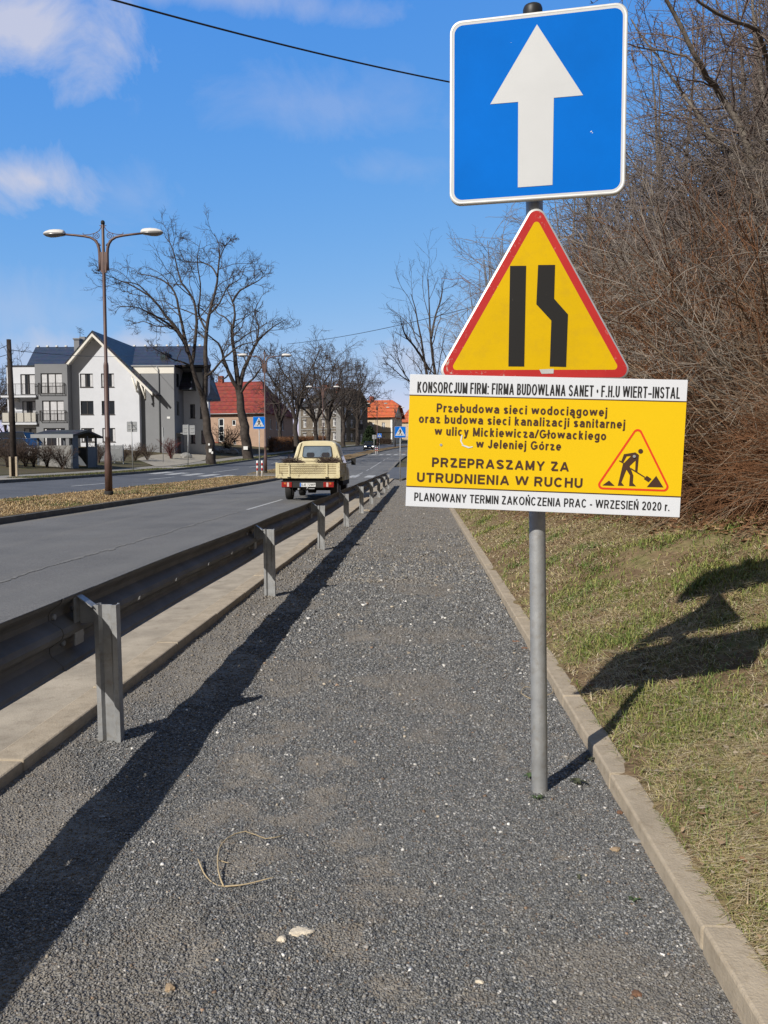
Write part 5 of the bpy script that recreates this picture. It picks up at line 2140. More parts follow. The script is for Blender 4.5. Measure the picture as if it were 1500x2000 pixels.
# grey wall to the right of the gable with its cream band
fR = lambda u, v, w: (u, YR - w, v)
rr_ = X_(340.5, YR)
m = MB()
facade(m, gr_, rr_, zb, Z_(730, YR), [], fR)
m.box(rr_ - .02, rr_, YR + .003, YS2, zb, Z_(716, YR))
m.build('grey_wall', M['render_grey'], apt)
m = MB()
m.box(X_(255, YR), rr_ + .03, YR - .03, YR + .2, Z_(730, YR) + .002, Z_(716, YR))
m.build('cream_band', M['render_band'], apt)
m = MB()
m.box(X_(250, YR), rr_ + .12, YR - .14, YR - .031, Z_(716, YR) - .02, Z_(714.5, YR) + .04)
m.tube([(X_(308, YR), YR - .12, Z_(717, YR)), (X_(311, YR), YR - .10, Z_(722, YR)), (X_(312, YR), YR - .10, Z_(889, YR))], .06, 8)
m.build('gutter_pipe', M['sign_grey'], apt)
m = MB()
m.box(X_(326, YR), X_(332, YR), YR - .03, YR - .003, Z_(818, YR), Z_(814, YR))
m.build('house_number_plate', M['plate_white'], apt)
# shaded wall further right with small windows, a canopy and an entrance
fS = lambda u, v, w: (u, YS2 - w, v)
s0, s1 = rr_ - .5, X_(407, YS2)
ops2 = []
for x0, x1, y0, y1 in ((371, 381, 790, 817), (372, 380.5, 842, 866), (392, 402, 841, 867), (390.5, 400, 795, 818)):
    ops2.append((X_(x0, YS2), X_(x1, YS2), Z_(y1, YS2), Z_(y0, YS2)))
m = MB()
facade(m, s0, s1, zb - .3, Z_(728, YS2), ops2, fS)
m.box(s1 - .02, s1, YS2 + .003, YS2 + .8, zb - .3, Z_(728, YS2))
m.build('side_wall', M['render_white'], apt)
for o in ops2:
    window(apt, o, fS, 'frame_brown', 1, 0, sill=True)
m = MB()
m.hexa([(rr_ - .01, YS2 - 1.8, Z_(764, YS2)), (X_(384, YS2), YS2 - 1.8, Z_(764, YS2)), (X_(384, YS2), YS2 - .01, Z_(764, YS2)), (rr_ - .01, YS2 - .01, Z_(764, YS2))],
       [(rr_ - .01, YS2 - 1.7, Z_(761, YS2)), (X_(382, YS2), YS2 - 1.7, Z_(761, YS2)), (X_(376, YS2), YS2 - .01, Z_(728, YS2)), (rr_ - .01, YS2 - .01, Z_(728, YS2))])
m.build('canopy_roof', M['tiles_slate'], apt)
m = MB()
m.box(rr_ + .004, rr_ + .05, YR + .9, YR + 2.0, zb, zb + 2.2)
m.build('door', M['frame_brown'], apt)
m = MB()
m.box(rr_ + .004, rr_ + 1.3, YR + .6, YR + 2.4, zb + 2.5, zb + 2.6)
m.build('door_canopy', M['sign_grey'], apt)
for y0, y1 in ((731, 757), (785, 812)):
    m = MB()
    m.box(rr_ + .003, rr_ + .02, YR + .9, YR + 1.7, Z_(y1, 87), Z_(y0, 87))
    m.build('window', M['glass_dark'], apt)
# gable roof running back, with barge boards
ax, az = X_(183.5, 84.1), Z_(645, 84.1)
exl, ezl = X_(126.5, 84.1), Z_(711, 84.1)
exr, ezr = X_(307, 84.1), Z_(770, 84.1)
m = MB()
YB2 = 99.2
for (ex, ez) in ((exl, ezl), (exr, ezr)):
    d = np.array([ex - ax, ez - az])
    L = np.linalg.norm(d)
    nn = np.array([-d[1], d[0]]) / L
    if nn[1] > 0:
        nn = -nn
    nn = nn * .20
    m.hexa([(ax, 84.1, az), (ex, 84.1, ez), (ex + nn[0], 84.1, ez + nn[1]), (ax, 84.1, az - .30)],
           [(ax, YB2, az), (ex, YB2, ez), (ex + nn[0], YB2, ez + nn[1]), (ax, YB2, az - .30)])
m.build('gable_roof', M['tiles_slate'], apt)
m = MB()
for (ex, ez, k) in ((exl, ezl, .96), (exr, ezr, .93)):
    ex2, ez2 = ax + (ex - ax) * k, az + (ez - az) * k
    m.hexa([(ax, 84.02, az - .62), (ex2, 84.02, ez2 - .62), (ex2, 84.30, ez2 - .62), (ax, 84.30, az - .62)],
           [(ax, 84.02, az - .31), (ex2, 84.02, ez2 - .31), (ex2, 84.30, ez2 - .31), (ax, 84.30, az - .31)])
    # pale soffit under the overhang
    m.hexa([(ax, 84.31, az - .42), (ex2, 84.31, ez2 - .42), (ex2, 84.98, ez2 - .42), (ax, 84.98, az - .42)],
           [(ax, 84.31, az - .34), (ex2, 84.31, ez2 - .34), (ex2, 84.98, ez2 - .34), (ax, 84.98, az - .34)])
m.build('barge_board', M['render_band'], apt)
m = MB()
for px, py in ((271, 742), (287, 755)):
    x, z = X_(px, 85), Z_(py, 85)
    m.hexa([(x - .55, YG - .55, z + .1), (x - .40, YG - .55, z + .1), (x - .40, YG - .40, z + .1), (x - .55, YG - .40, z + .1)],
           [(x - .55, YG - .55, z + .3), (x - .40, YG - .55, z + .3), (x - .40, YG - .40, z + .3), (x - .55, YG - .40, z + .3)])
    m.tube([(x - .48, YG - .5, z + .15), (x - .15, YG - .35, z - .9), (x - .1, YG - .05, z - 1.3)], .09, 6)
    m.tube([(x - .1, YG - .25, z + .05), (x - .1, YG - .25, z - 1.35)], .08, 6)
m.pieces('roof_bracket', M['render_band'], apt)
# main roof behind, ridge across
YE, YRG = 86.2, 97.5
ez_ = Z_(713.5, YE)
rz = Z_(677, YRG)
xl0, xl1, xr0, xr1 = X_(54, YE), X_(73, YRG), X_(414, YE), X_(399, YRG)
m = MB()
xrb = X_(404, 108)
m.add([(xl0, YE, ez_), (xr0, YE, ez_), (xr1, YRG, rz), (xl1, YRG, rz), (xl0, 108, ez_), (xrb, 108, ez_)],
      [(0, 1, 2, 3), (3, 2, 5, 4), (0, 3, 4), (1, 5, 2), (0, 4, 5, 1)])
rf = m.build('main_roof', M['tiles_slate'], apt)
m = MB()
q4 = [(X_(398, 97.4), 97.4, Z_(678, 97.4)), (X_(395, 88.2), 88.2, Z_(716, 88.2)), (X_(405, 88.4), 88.4, Z_(781, 88.4)), (X_(431, 93), 93, Z_(780, 93))]
m.hexa([(a, b, c_ - .25) for a, b, c_ in q4], q4)
m.build('side_roof', M['tiles_slate'], apt)
m = MB()
nrm_ = np.array([0, -(rz - ez_), YRG - YE])
for px in (265, 303):
    pass
x0_, x1_ = X_(319, 90), X_(329, 90)
m.box(x0_, x1_, 89.2, 91.5, Z_(716, 90), Z_(690, 90))
m.build('dormer', M['tiles_slate'], rf)
m = MB()
for px in np.linspace(78, 150, 5):
    m.box(X_(px, 97.4) - .12, X_(px, 97.4) + .12, 97.3, 97.6, rz + .0, rz + .16)
for px in np.linspace(265, 392, 7):
    m.box(X_(px, 97.4) - .12, X_(px, 97.4) + .12, 97.3, 97.6, rz + .0, rz + .16)
m.pieces('ridge_clip', M['plate_white'], rf)
m = MB()
m.box(X_(150.5, 93), X_(160.5, 93), 92.6, 93.6, Z_(700, 93), Z_(664, 93))
m.box(X_(149, 93), X_(162, 93), 92.5, 93.7, Z_(664, 93) + .002, Z_(662, 93) + .05)
m.box(X_(160.6, 94), X_(171, 94), 93.7, 94.6, Z_(690, 94), Z_(658, 94))
m.pieces('chimney', M['render_grey'], rf)
m = MB()
bxx, bz = X_(160, 95), Z_(670, 95)
m.tube([(bxx, 95, bz), (bxx, 95, Z_(641, 95))], .03, 6)
for k, q in enumerate((641.5, 645, 650)):
    z = Z_(q, 95)
    m.tube([(bxx - .5 + .1 * k, 95, z + .25), (bxx + .5, 95, z - .25)], .018, 4)
    m.tube([(bxx - .2, 94.8, z), (bxx + .2, 95.2, z + .1)], .018, 4)
m.build('aerial', M['black'], rf)
m = MB()
xa_, xb_, xc_ = X_(60, 92), X_(398, 90), X_(398, 106)
m.hexa([(xa_, YS2 + .3, zb), (xb_, YS2 + .3, zb), (xc_, 106, zb), (xa_, 106, zb)], [(xa_, YS2 + .3, ez_ - .02), (xb_, YS2 + .3, ez_ - .02), (xc_, 106, ez_ - .02), (xa_, 106, ez_ - .02)])
m.build('rear_block', M['render_grey'], apt)

# ---------------------------------------------------------------- bin shelter
ySh = 51.5
sx0, sx1 = X_(70, ySh), X_(139.5, ySh)
zS = zg(sx1, ySh)
sh = thing('bin_shelter', 'grey bin shelter with a low pitched roof and stone front beside the pavement', 'shelter', (sx1, ySh, zS))
zE, zRd = Z_(849, ySh), Z_(839, ySh + 1.9)
m = MB()
dpt = 3.9
for x in (sx0, sx1 - .12):
    for y in (ySh, ySh + dpt):
        m.box(x, x + .12, y, y + .12, zS - .2, zE)
m.box(sx1 - .12, sx1 - .0, ySh + 2.4, ySh + 2.52, zS - .2, zE)
m.pieces('post', M['shelter_grey'], sh)
m = MB()
m.box(sx0 + .13, sx1 - .13, ySh + .02, ySh + .10, zS - .2, Z_(870, ySh))
m.box(sx0, sx0 + .08, ySh + .13, ySh + dpt, zS - .2, Z_(870, ySh))
m.pieces('stone_wall', M['stone_wall'], sh)
m = MB()
m.box(sx1 - .10, sx1 - .02, ySh + .13, ySh + .95, zS - .2, zE - .02)
m.box(sx1 - .10, sx1 - .02, ySh + 2.53, ySh + dpt, zS - .2, Z_(871, ySh))
m.box(sx0 + .1, sx1 - .13, ySh + dpt + .02, ySh + dpt + .1, zS - .2, Z_(872, ySh))
m.pieces('board_wall', M['shelter_grey'], sh)
m = MB()
a, b = X_(59, ySh - .4), X_(142.5, ySh - .4)
yc = ySh + dpt / 2
m.add([(a, ySh - .45, zE), (b, ySh - .45, zE), (b, yc, zRd - .02), (a, yc, zRd - .02), (a, ySh + dpt + .5, zE), (b, ySh + dpt + .5, zE),
       (a, ySh - .45, zE - .12), (b, ySh - .45, zE - .12), (b, yc, zRd - .17), (a, yc, zRd - .17), (a, ySh + dpt + .5, zE - .12), (b, ySh + dpt + .5, zE - .12)],
      [(0, 1, 2, 3), (3, 2, 5, 4), (6, 9, 8, 7), (9, 10, 11, 8), (0, 6, 7, 1), (4, 5, 11, 10), (1, 7, 8, 2), (2, 8, 11, 5), (0, 3, 9, 6), (3, 4, 10, 9)])
m.build('roof', M['tiles_black'], sh)
m = MB()
m.box(a + .01, b - .01, ySh - .49, ySh - .455, zE - .22, zE + .02)
m.build('fascia', M['sign_grey'], sh)
bn = thing('wheelie_bin', 'dark wheelie bin standing inside the open side of the grey bin shelter', 'bin', (sx1 - .9, ySh + 1.6, zS))
m = MB()
m.hexa([(sx1 - 1.1, ySh + 1.2, zS + .05), (sx1 - .6, ySh + 1.2, zS + .05), (sx1 - .6, ySh + 1.8, zS + .05), (sx1 - 1.1, ySh + 1.8, zS + .05)],
       [(sx1 - 1.18, ySh + 1.1, zS + 1.15), (sx1 - .52, ySh + 1.1, zS + 1.15), (sx1 - .52, ySh + 1.9, zS + 1.15), (sx1 - 1.18, ySh + 1.9, zS + 1.15)])
m.build('bin_body', M['car_dark_blue'], bn, bevel=.03)
m = MB()
m.box(sx1 - 1.22, sx1 - .48, ySh + 1.05, ySh + 1.95, zS + 1.155, zS + 1.22)
m.build('lid', M['black'], bn, bevel=.03)
# low metal fence to the right of the shelter
fx0, fx1 = X_(187, 62), X_(238, 62)
fz = zg((fx0 + fx1) / 2, 62)
fe = thing('metal_fence', 'low grey metal fence between the bin shelter and the white house', 'fence', ((fx0 + fx1) / 2, 62, fz))
m = MB()
for z in (.25, 1.25):
    m.box(fx0, fx1, 61.98, 62.02, fz + z - .02, fz + z + .02)
for k in range(48):
    x = fx0 + (fx1 - fx0) * k / 47
    m.box(x - .015, x + .015, 61.955, 61.978, fz + .12, fz + 1.38)
m.build('panel', M['sign_grey'], fe)
m = MB()
for k in range(4):
    x = fx0 + (fx1 - fx0) * k / 3
    m.box(x - .04, x + .04, 62.022, 62.10, fz - .2, fz + 1.45)
m.pieces('post', M['sign_grey'], fe)


# ---------------------------------------------------------------- houses set at an angle to the camera
def house_frame(corner, rot):
    """local frame: x along the front wall (to the right), y into the depth, origin at the near right corner"""
    return Matrix.Translation(corner) @ Matrix.Rotation(rot, 4, 'Z')


# red roofed house
c = at(516.5, 888, 125)
zR = zg(c[0], 125) - .3
red = thing('red_roofed_house', 'low pinkish house with a steep red tiled hipped roof behind the bare trees', 'house', (c[0], 125, zR))
FR = house_frame((c[0], 125, zR), rad(-9))


def LF(Fm):
    front = lambda u, v, w: tuple(Fm @ Vector((u, -w, v)))
    side = lambda u, v, w: tuple(Fm @ Vector((w, u, v)))
    return front, side


frF, frS = LF(FR)
he = Z_(807, 125, 500) - zR
Wd_, Dp = 11.0, 14.5
P_ = lambda px: (X_(px, 125) - c[0]) / math.cos(rad(9))
zz = lambda py: Z_(py, 125, 450) - zR
op = [(P_(422), P_(434), zz(863), zz(816)), (P_(450), P_(458), zz(831), zz(819.5)), (P_(452.5), P_(458), zz(868), zz(860))]
m = MB()
facade(m, -Wd_, 0, -.6, he, op, frF)
ops3 = [(2.6, 3.5, he - 2.4, he - .8), (5.6, 6.5, he - 2.4, he - .8), (8.6, 9.5, he - 2.4, he - .8), (2.2, 3.2, .0, 2.1)]
facade(m, 0, Dp, -.6, he, ops3, frS)
m.add([frF(-Wd_, -.6, 0), frF(-Wd_, he, 0), frF(-Wd_, he, -Dp), frF(-Wd_, -.6, -Dp)], [(0, 1, 2, 3)])
m.build('wall', M['house_pink'], red)
window(red, op[0], frF, 'frame_white', 1, 0, bars=(.30, .40, .67), fw=.16, sill=False, name='stair_window')
window(red, op[1], frF, 'frame_white', 1, 0, fw=.12, sill=False)
window(red, op[2], frF, 'frame_white', 1, 0, fw=.08, sill=True)
for o in ops3[:3]:
    window(red, o, frS, 'frame_white', 2, 0, fw=.10)
window(red, ops3[3], frS, 'frame_white', 1, 0, fw=.12, sill=False, name='door', fill='sign_grey')
hr = Z_(743, 131, 450) - zR
ov = .45
rl = [Vector((-Wd_ - ov, -ov, he - .02)), Vector((ov, -ov, he - .02)), Vector((ov, Dp + ov, he - .02)), Vector((-Wd_ - ov, Dp + ov, he - .02)),
      Vector((-Wd_ - ov, Dp / 2, hr)), Vector((-2.9, Dp / 2, hr))]
m = MB()
m.add([tuple(FR @ v) for v in rl], [(0, 1, 5, 4), (1, 2, 5), (2, 3, 4, 5), (0, 4, 3), (3, 2, 1, 0)])
ro = m.build('roof', M['tiles_red'], red)
m = MB(FR)
m.tube([(-Wd_ - ov, -ov - .06, he - .06), (ov + .05, -ov - .06, he - .06)], .07, 8)
m.build('gutter_pipe', M['galv'], red)
m = MB(FR)
m.box(-10.6, -9.8, Dp / 2 - .4, Dp / 2 + .4, hr - .6, hr + 1.0)
m.pieces('chimney', M['brick_red'], ro)
m = MB(FR)
m.lathe([(.0, 0), (.25, .03), (.42, .13)], (-3.3, -.35, he - 3.7), 14)
m.build('satellite_dish', M['sign_grey'], red)
m = MB(FR)
m.box(-10.6, -7.4, -.8, -.02, -.5, 1.2)
m.build('porch_steps', M['brick_red'], red)

# dark old house
c = at(666, 872, 186)
zD = float(prof(186)) + .3
dk = thing('old_dark_house', 'tall sooty old house with a dark roof behind the row of bare trees', 'house', (c[0], 186, zD))
FD = house_frame((c[0], 186, zD), rad(-37))
fdF, fdS = LF(FD)
Wd_, Dp = 14.0, 9.5
he = 9.2
opf = []
for k, u in enumerate((-12.4, -9.2, -6.2, -2.6)):
    for z in (1.1, 4.3, 7.2):
        opf.append((u, u + 1.0, z, z + 1.75))
opsd = []
for u in (1.2, 3.4, 6.9):
    for z in (.9, 4.1, 7.1):
        opsd.append((u, u + .95, z, z + 1.75))
m = MB()
facade(m, -Wd_, 0, -2, he, opf, fdF, .2)
facade(m, 0, Dp, -2, he, opsd, fdS, .2)
m.add([fdS(0, he, 0), fdS(Dp, he, 0), fdS(Dp * .70, he + 3.6, 0), fdS(Dp * .30, he + 3.6, 0)], [(0, 1, 2, 3)])
m.add([fdF(-Wd_, -2, 0), fdF(-Wd_, he, 0), fdF(-Wd_, he, -Dp), fdF(-Wd_, -2, -Dp)], [(0, 1, 2, 3)])
m.build('wall', M['house_dark'], dk)
m = MB()
for z in (3.6, 6.7):
    m.hexa([fdF(-Wd_, z, .02), fdF(.12, z, .02), fdF(.12, z, .12), fdF(-Wd_, z, .12)], [fdF(-Wd_, z + .2, .02), fdF(.12, z + .2, .02), fdF(.12, z + .2, .12), fdF(-Wd_, z + .2, .12)])
for u in (-12.4, -9.2, -6.2, -2.6):
    for z in (1.1, 4.3):
        m.hexa([fdF(u - .25, z + 1.8, .02), fdF(u + 1.25, z + 1.8, .02), fdF(u + 1.25, z + 1.8, .16), fdF(u - .25, z + 1.8, .16)],
               [fdF(u - .25, z + 2.05, .02), fdF(u + 1.25, z + 2.05, .02), fdF(u + 1.25, z + 2.05, .16), fdF(u - .25, z + 2.05, .16)])
m.pieces('cornice', M['stone_wall'], dk)
m = MB()
m.box(0, 0, 0, 0, 0, 0) if False else None
for u0, u1 in ((-1.5, -.0), (-8.0, -7.2), (-13.9, -13.1)):
    m.hexa([fdF(u0, -1, .004), fdF(u1, -1, .004), fdF(u1, -1, .10), fdF(u0, -1, .10)], [fdF(u0, he - .2, .004), fdF(u1, he - .2, .004), fdF(u1, he - .2, .10), fdF(u0, he - .2, .10)])
m.pieces('pilaster', M['stone_wall'], dk)
for o in opf:
    window(dk, o, fdF, 'frame_white', 2, .25, bars=(.65,), fw=.09, depth=.2)
for o in opsd:
    window(dk, o, fdS, 'frame_white', 2, 0, bars=(.65,), fw=.09, depth=.2)
m = MB()
m.hexa([fdS(3.6, 3.6, .0), fdS(6.4, 3.6, .0), fdS(6.4, 3.6, 1.3), fdS(3.6, 3.6, 1.3)], [fdS(3.6, 3.8, .0), fdS(6.4, 3.8, .0), fdS(6.4, 3.8, 1.3), fdS(3.6, 3.8, 1.3)])
m.hexa([fdS(3.6, 3.8, 1.2), fdS(6.4, 3.8, 1.2), fdS(6.4, 3.8, 1.3), fdS(3.6, 3.8, 1.3)], [fdS(3.6, 4.9, 1.2), fdS(6.4, 4.9, 1.2), fdS(6.4, 4.9, 1.3), fdS(3.6, 4.9, 1.3)])
m.build('balcony', M['wood_old'], dk)
hr = 13.6
ov = .6
rl = [(-Wd_ - ov, -ov, he - .1), (ov, -ov, he - .1), (ov, Dp + ov, he - .1), (-Wd_ - ov, Dp + ov, he - .1),
      (-Wd_ + 3.0, Dp / 2, hr), (-1.6, Dp / 2, hr), (ov, Dp * .30, he + 3.4), (ov, Dp * .70, he + 3.4)]
m = MB(FD)
m.add(rl, [(0, 1, 6, 5, 4), (6, 7, 5), (7, 2, 3, 4, 5), (0, 4, 3), (3, 2, 1, 0), (1, 2, 7, 6)][:5])
ro = m.build('roof', M['tiles_black'], dk)
m = MB(FD)
m.box(-9.5, -8.6, Dp / 2 - .5, Dp / 2 + .5, hr - 1.2, hr + 1.1)
m.box(-4.6, -3.8, Dp / 2 - 1.6, Dp / 2 - .8, hr - 1.6, hr + .9)
m.pieces('chimney', M['brick_red'], ro)
m = MB(FD)
m.hexa([(-11.2, .6, he + .3), (-8.6, .6, he + .3), (-8.6, 3.2, he + .3), (-11.2, 3.2, he + .3)], [(-11.2, .6, he + 2.0), (-8.6, .6, he + 2.0), (-8.9, 3.2, he + 2.4), (-10.9, 3.2, he + 2.4)])
m.build('dormer', M['house_dark'], ro)

# cream house with an orange roof
c = at(766, 872, 200)
zC = float(prof(200)) + .1
crm = thing('cream_house', 'cream two-storey house with an orange tiled roof at the far end of the road', 'house', (c[0], 200, zC))
FC = house_frame((c[0], 200, zC), rad(-12))
fcF, fcS = LF(FC)
kx = 200 / F_PX
Wd_, Dp = 13.0, 10.5
he = Z_(813, 200, 760) - zC
hr = Z_(781, 205, 760) - zC
q = lambda px: (px - 766) * kx / math.cos(rad(12))
zc_ = lambda py: Z_(py, 200, 750) - zC
opc = [(q(745.5), q(752), zc_(837.5), zc_(825)), (q(745.5), q(752), zc_(861), zc_(851)), (q(722.5), q(730), zc_(838), zc_(825)), (q(722.5), q(730), zc_(863), zc_(851)),
       (q(706), q(712), zc_(838), zc_(825))]
m = MB()
facade(m, -Wd_, 0, -2, he, opc, fcF, .18)
opcs = [(3.0, 3.9, zc_(860), zc_(850)), (6.6, 7.5, zc_(860), zc_(850)), (4.8, 5.7, he + 1.0, he + 2.4)]
facade(m, 0, Dp, -2, he, opcs[:2], fcS, .18)
m.add([fcS(0, he, 0), fcS(Dp, he, 0), fcS(Dp * .64, hr - 1.3, 0), fcS(Dp * .36, hr - 1.3, 0)], [(0, 1, 2, 3)])
m.build('wall', M['house_cream'], crm)
for o in opc:
    window(crm, o, fcF, 'frame_white', 2, 0 if o[0] > q(735) else .95, bars=(.62,), fw=.12, depth=.18)
for o in opcs[:2]:
    window(crm, o, fcS, 'frame_white', 2, 0, bars=(.62,), fw=.1, depth=.18)
m = MB()
o = opcs[2]
m.hexa([fcS(o[0], o[2], .004), fcS(o[1], o[2], .004), fcS(o[1], o[2], .05), fcS(o[0], o[2], .05)], [fcS(o[0], o[3], .004), fcS(o[1], o[3], .004), fcS(o[1], o[3], .05), fcS(o[0], o[3], .05)])
m.build('gable_window', M['frame_white'], crm)
m = MB()
zb_ = zc_(845.5)
m.hexa([fcF(-Wd_, zb_, .004), fcF(.06, zb_, .004), fcF(.06, zb_, .06), fcF(-Wd_, zb_, .06)], [fcF(-Wd_, zb_ + .14, .004), fcF(.06, zb_ + .14, .004), fcF(.06, zb_ + .14, .06), fcF(-Wd_, zb_ + .14, .06)])
m.build('string_course', M['plinth'], crm)
m = MB()
m.hexa([fcF(-.45, -1, .004), fcF(.02, -1, .004), fcF(.02, -1, .05), fcF(-.45, -1, .05)], [fcF(-.45, he, .004), fcF(.02, he, .004), fcF(.02, he, .05), fcF(-.45, he, .05)])
m.build('corner_strip', M['frame_white'], crm)
ov = .8
m = MB(FC)
rl = [(-Wd_ - ov, -ov, he - .25), (ov, -ov, he - .25), (ov, Dp + ov, he - .25), (-Wd_ - ov, Dp + ov, he - .25), (-Wd_ - ov, Dp / 2, hr), (-1.3, Dp / 2, hr), (ov, Dp * .34, hr - 1.5), (ov, Dp * .66, hr - 1.5)]
m.add(rl, [(0, 1, 6, 5, 4), (6, 7, 5), (7, 2, 3, 4, 5), (0, 4, 3), (3, 2, 1, 0)])
ro = m.build('roof', M['tiles_orange'], crm)
so = ro.modifiers.new('solid', 'SOLIDIFY')
so.thickness = .15
m = MB(FC)
m.box(-7.2, -6.2, Dp / 2 - .5, Dp / 2 + .5, hr - .8, hr + 1.0)
m.pieces('chimney', M['brick_red'], ro)
# a further red roof just showing beside the sign board
c = at(800, 870, 235)
far_h = thing('far_house', 'sliver of a further orange roofed house right of the cream house', 'house', (c[0], 235, float(prof(235))))
m = MB()
zF = float(prof(235))
m.box(c[0] - 2.5, c[0] + 9, 235, 245, zF - 1, zF + 6)
m.build('wall', M['house_cream'], far_h)
m = MB()
m.add([(c[0] - 3, 234.5, zF + 6), (c[0] + 9.5, 234.5, zF + 6), (c[0] + 9.5, 245.5, zF + 6), (c[0] - 3, 245.5, zF + 6), (c[0] - .5, 240, zF + 10), (c[0] + 7, 240, zF + 10)],
      [(0, 1, 5, 4), (1, 2, 5), (2, 3, 4, 5), (3, 0, 4), (3, 2, 1, 0)])
m.build('roof', M['tiles_orange'], far_h)
# ================================================================== BARE TREES AND SHRUBS
def resample(pts, n):
    """smooth curve through guide points (Catmull-Rom), n points evenly spread"""
    P = np.array(pts, float)
    Q = np.vstack([2 * P[0] - P[1], P, 2 * P[-1] - P[-2]])
    out = []
    for i in range(1, len(Q) - 2):
        for t_ in np.linspace(0, 1, 12, endpoint=False):
            a, b, c, d = Q[i - 1], Q[i], Q[i + 1], Q[i + 2]
            out.append(.5 * (2 * b + (c - a) * t_ + (2 * a - 5 * b + 4 * c - d) * t_ ** 2 + (-a + 3 * b - 3 * c + d) * t_ ** 3))
    out.append(P[-1])
    out = np.array(out)
    s = np.concatenate([[0], np.cumsum(np.linalg.norm(np.diff(out, axis=0), axis=1))])
    q = np.linspace(0, s[-1], n)
    return np.stack([np.interp(q, s, out[:, k]) for k in range(3)], 1)


def sprout(P, R, m, n, lenf, ang, wander, up, r, rmin, tmin=.25, tmax=1.0, rk=.55, tip=.35, bias=None, lj=.35, absL=None, curl=0.0):
    """children of the branches P (B,k,3): m per branch, n points each"""
    B, k, _ = P.shape
    par = np.repeat(np.arange(B), m)
    t_ = tmin + (tmax - tmin) * ((np.tile(np.arange(m), B) + r.random(B * m)) / m)
    f = t_ * (k - 1)
    i = np.clip(f.astype(int), 0, k - 2)
    w = (f - i)[:, None]
    p0 = P[par, i] * (1 - w) + P[par, i + 1] * w
    tan = P[par, i + 1] - P[par, i]
    tan /= np.linalg.norm(tan, axis=1)[:, None] + 1e-9
    rad0 = R[par, i] * (1 - w[:, 0]) + R[par, i + 1] * w[:, 0]
    L = np.linalg.norm(np.diff(P, axis=1), axis=2).sum(1)[par]
    rnd = r.normal(size=(B * m, 3))
    rnd -= tan * (rnd * tan).sum(1)[:, None]
    rnd /= np.linalg.norm(rnd, axis=1)[:, None] + 1e-9
    a = rad(ang) * r.uniform(.65, 1.3, B * m)
    d = tan * np.cos(a)[:, None] + rnd * np.sin(a)[:, None]
    ln = (absL if absL is not None else L * lenf) * (1.15 - .55 * t_) * r.uniform(1 - lj, 1 + lj, B * m)
    st = ln / (n - 1)
    pts = [p0]
    dd = d
    cur = r.normal(size=(B * m, 3)) * curl
    for _ in range(n - 1):
        dd = dd + r.normal(size=dd.shape) * wander + np.array([0, 0, up]) + cur
        if bias is not None:
            dd = dd + bias
        dd = dd / np.linalg.norm(dd, axis=1)[:, None]
        pts.append(pts[-1] + dd * st[:, None])
    C = np.stack(pts, 1)
    r0 = np.maximum(rmin, rad0 * rk * r.uniform(.75, 1.1, B * m))
    RR = np.maximum(r0[:, None] * np.linspace(1, tip, n)[None], rmin * np.linspace(1, .6, n)[None])
    return C, RR


def tubes(P, R, sides, base=0):
    B, n, _ = P.shape
    T = np.gradient(P, axis=1)
    T /= np.linalg.norm(T, axis=2)[..., None] + 1e-9
    ch = P[:, -1] - P[:, 0]
    ch /= np.linalg.norm(ch, axis=1)[:, None] + 1e-9
    ref = np.where(np.abs(ch[:, 2:3]) < .8, np.array([[0, 0, 1.0]]), np.array([[1.0, 0, 0]]))[:, None]
    a = np.cross(np.broadcast_to(ref, T.shape), T)
    a /= np.linalg.norm(a, axis=2)[..., None] + 1e-9
    b = np.cross(T, a)
    an = np.arange(sides) * 2 * math.pi / sides
    V = P[:, :, None] + R[:, :, None, None] * (np.cos(an)[None, None, :, None] * a[:, :, None] + np.sin(an)[None, None, :, None] * b[:, :, None])
    idx = base + np.arange(B * n * sides).reshape(B, n, sides)
    nx = np.roll(idx, -1, 2)
    F_ = np.stack([idx[:, :-1], nx[:, :-1], nx[:, 1:], idx[:, 1:]], -1).reshape(-1, 4)
    return V.reshape(-1, 3), F_


def tubes_obj(name, parts, mat, parent=None, smooth=True):
    Vs, Fs, b = [], [], 0
    for P, R, s in parts:
        v, f = tubes(P, R, s, b)
        Vs.append(v)
        Fs.append(f)
        b += len(v)
    return np_obj(name, np.concatenate(Vs), np.concatenate(Fs), mat, parent, smooth=smooth)


def add_tree(name, label, cat, base, limbs, levels, bark, twig, seed, group=None, sides0=10, extra=None):
    """limbs: [(points, r0, r1)], world coordinates; levels: dicts for sprout()"""
    r = np.random.default_rng(seed)
    o = thing(name, label, cat, base, 0, group)
    n0 = 14
    P0 = np.stack([resample(p, n0) + np.vstack([np.zeros((1, 3)), r.normal(size=(n0 - 1, 3)) * max(.01, a * .10)]) for p, a, b in limbs])
    R0 = np.stack([np.linspace(a, b, n0) for p, a, b in limbs])
    tubes_obj('trunk', [(P0, R0, sides0)], bark, o)
    parts = []
    P, R = P0, R0
    for k, lv in enumerate(levels):
        lv = dict(lv)
        s = lv.pop('sides', 4)
        skip = lv.pop('skip_first', 0)
        P, R = sprout(P[skip:], R[skip:], r=r, **lv)
        parts.append((P, R, s))
    tubes_obj('crown', parts, twig, o)
    return o


def pxl(lst, Y, dy=None):
    """guide points given as pixels of the photograph at distance Y (with their own depth offsets)"""
    out = []
    for k, (x, y) in enumerate(lst):
        d = 0 if dy is None else dy * k / max(1, len(lst) - 1)
        out.append(at(x, y, Y + d))
    return out


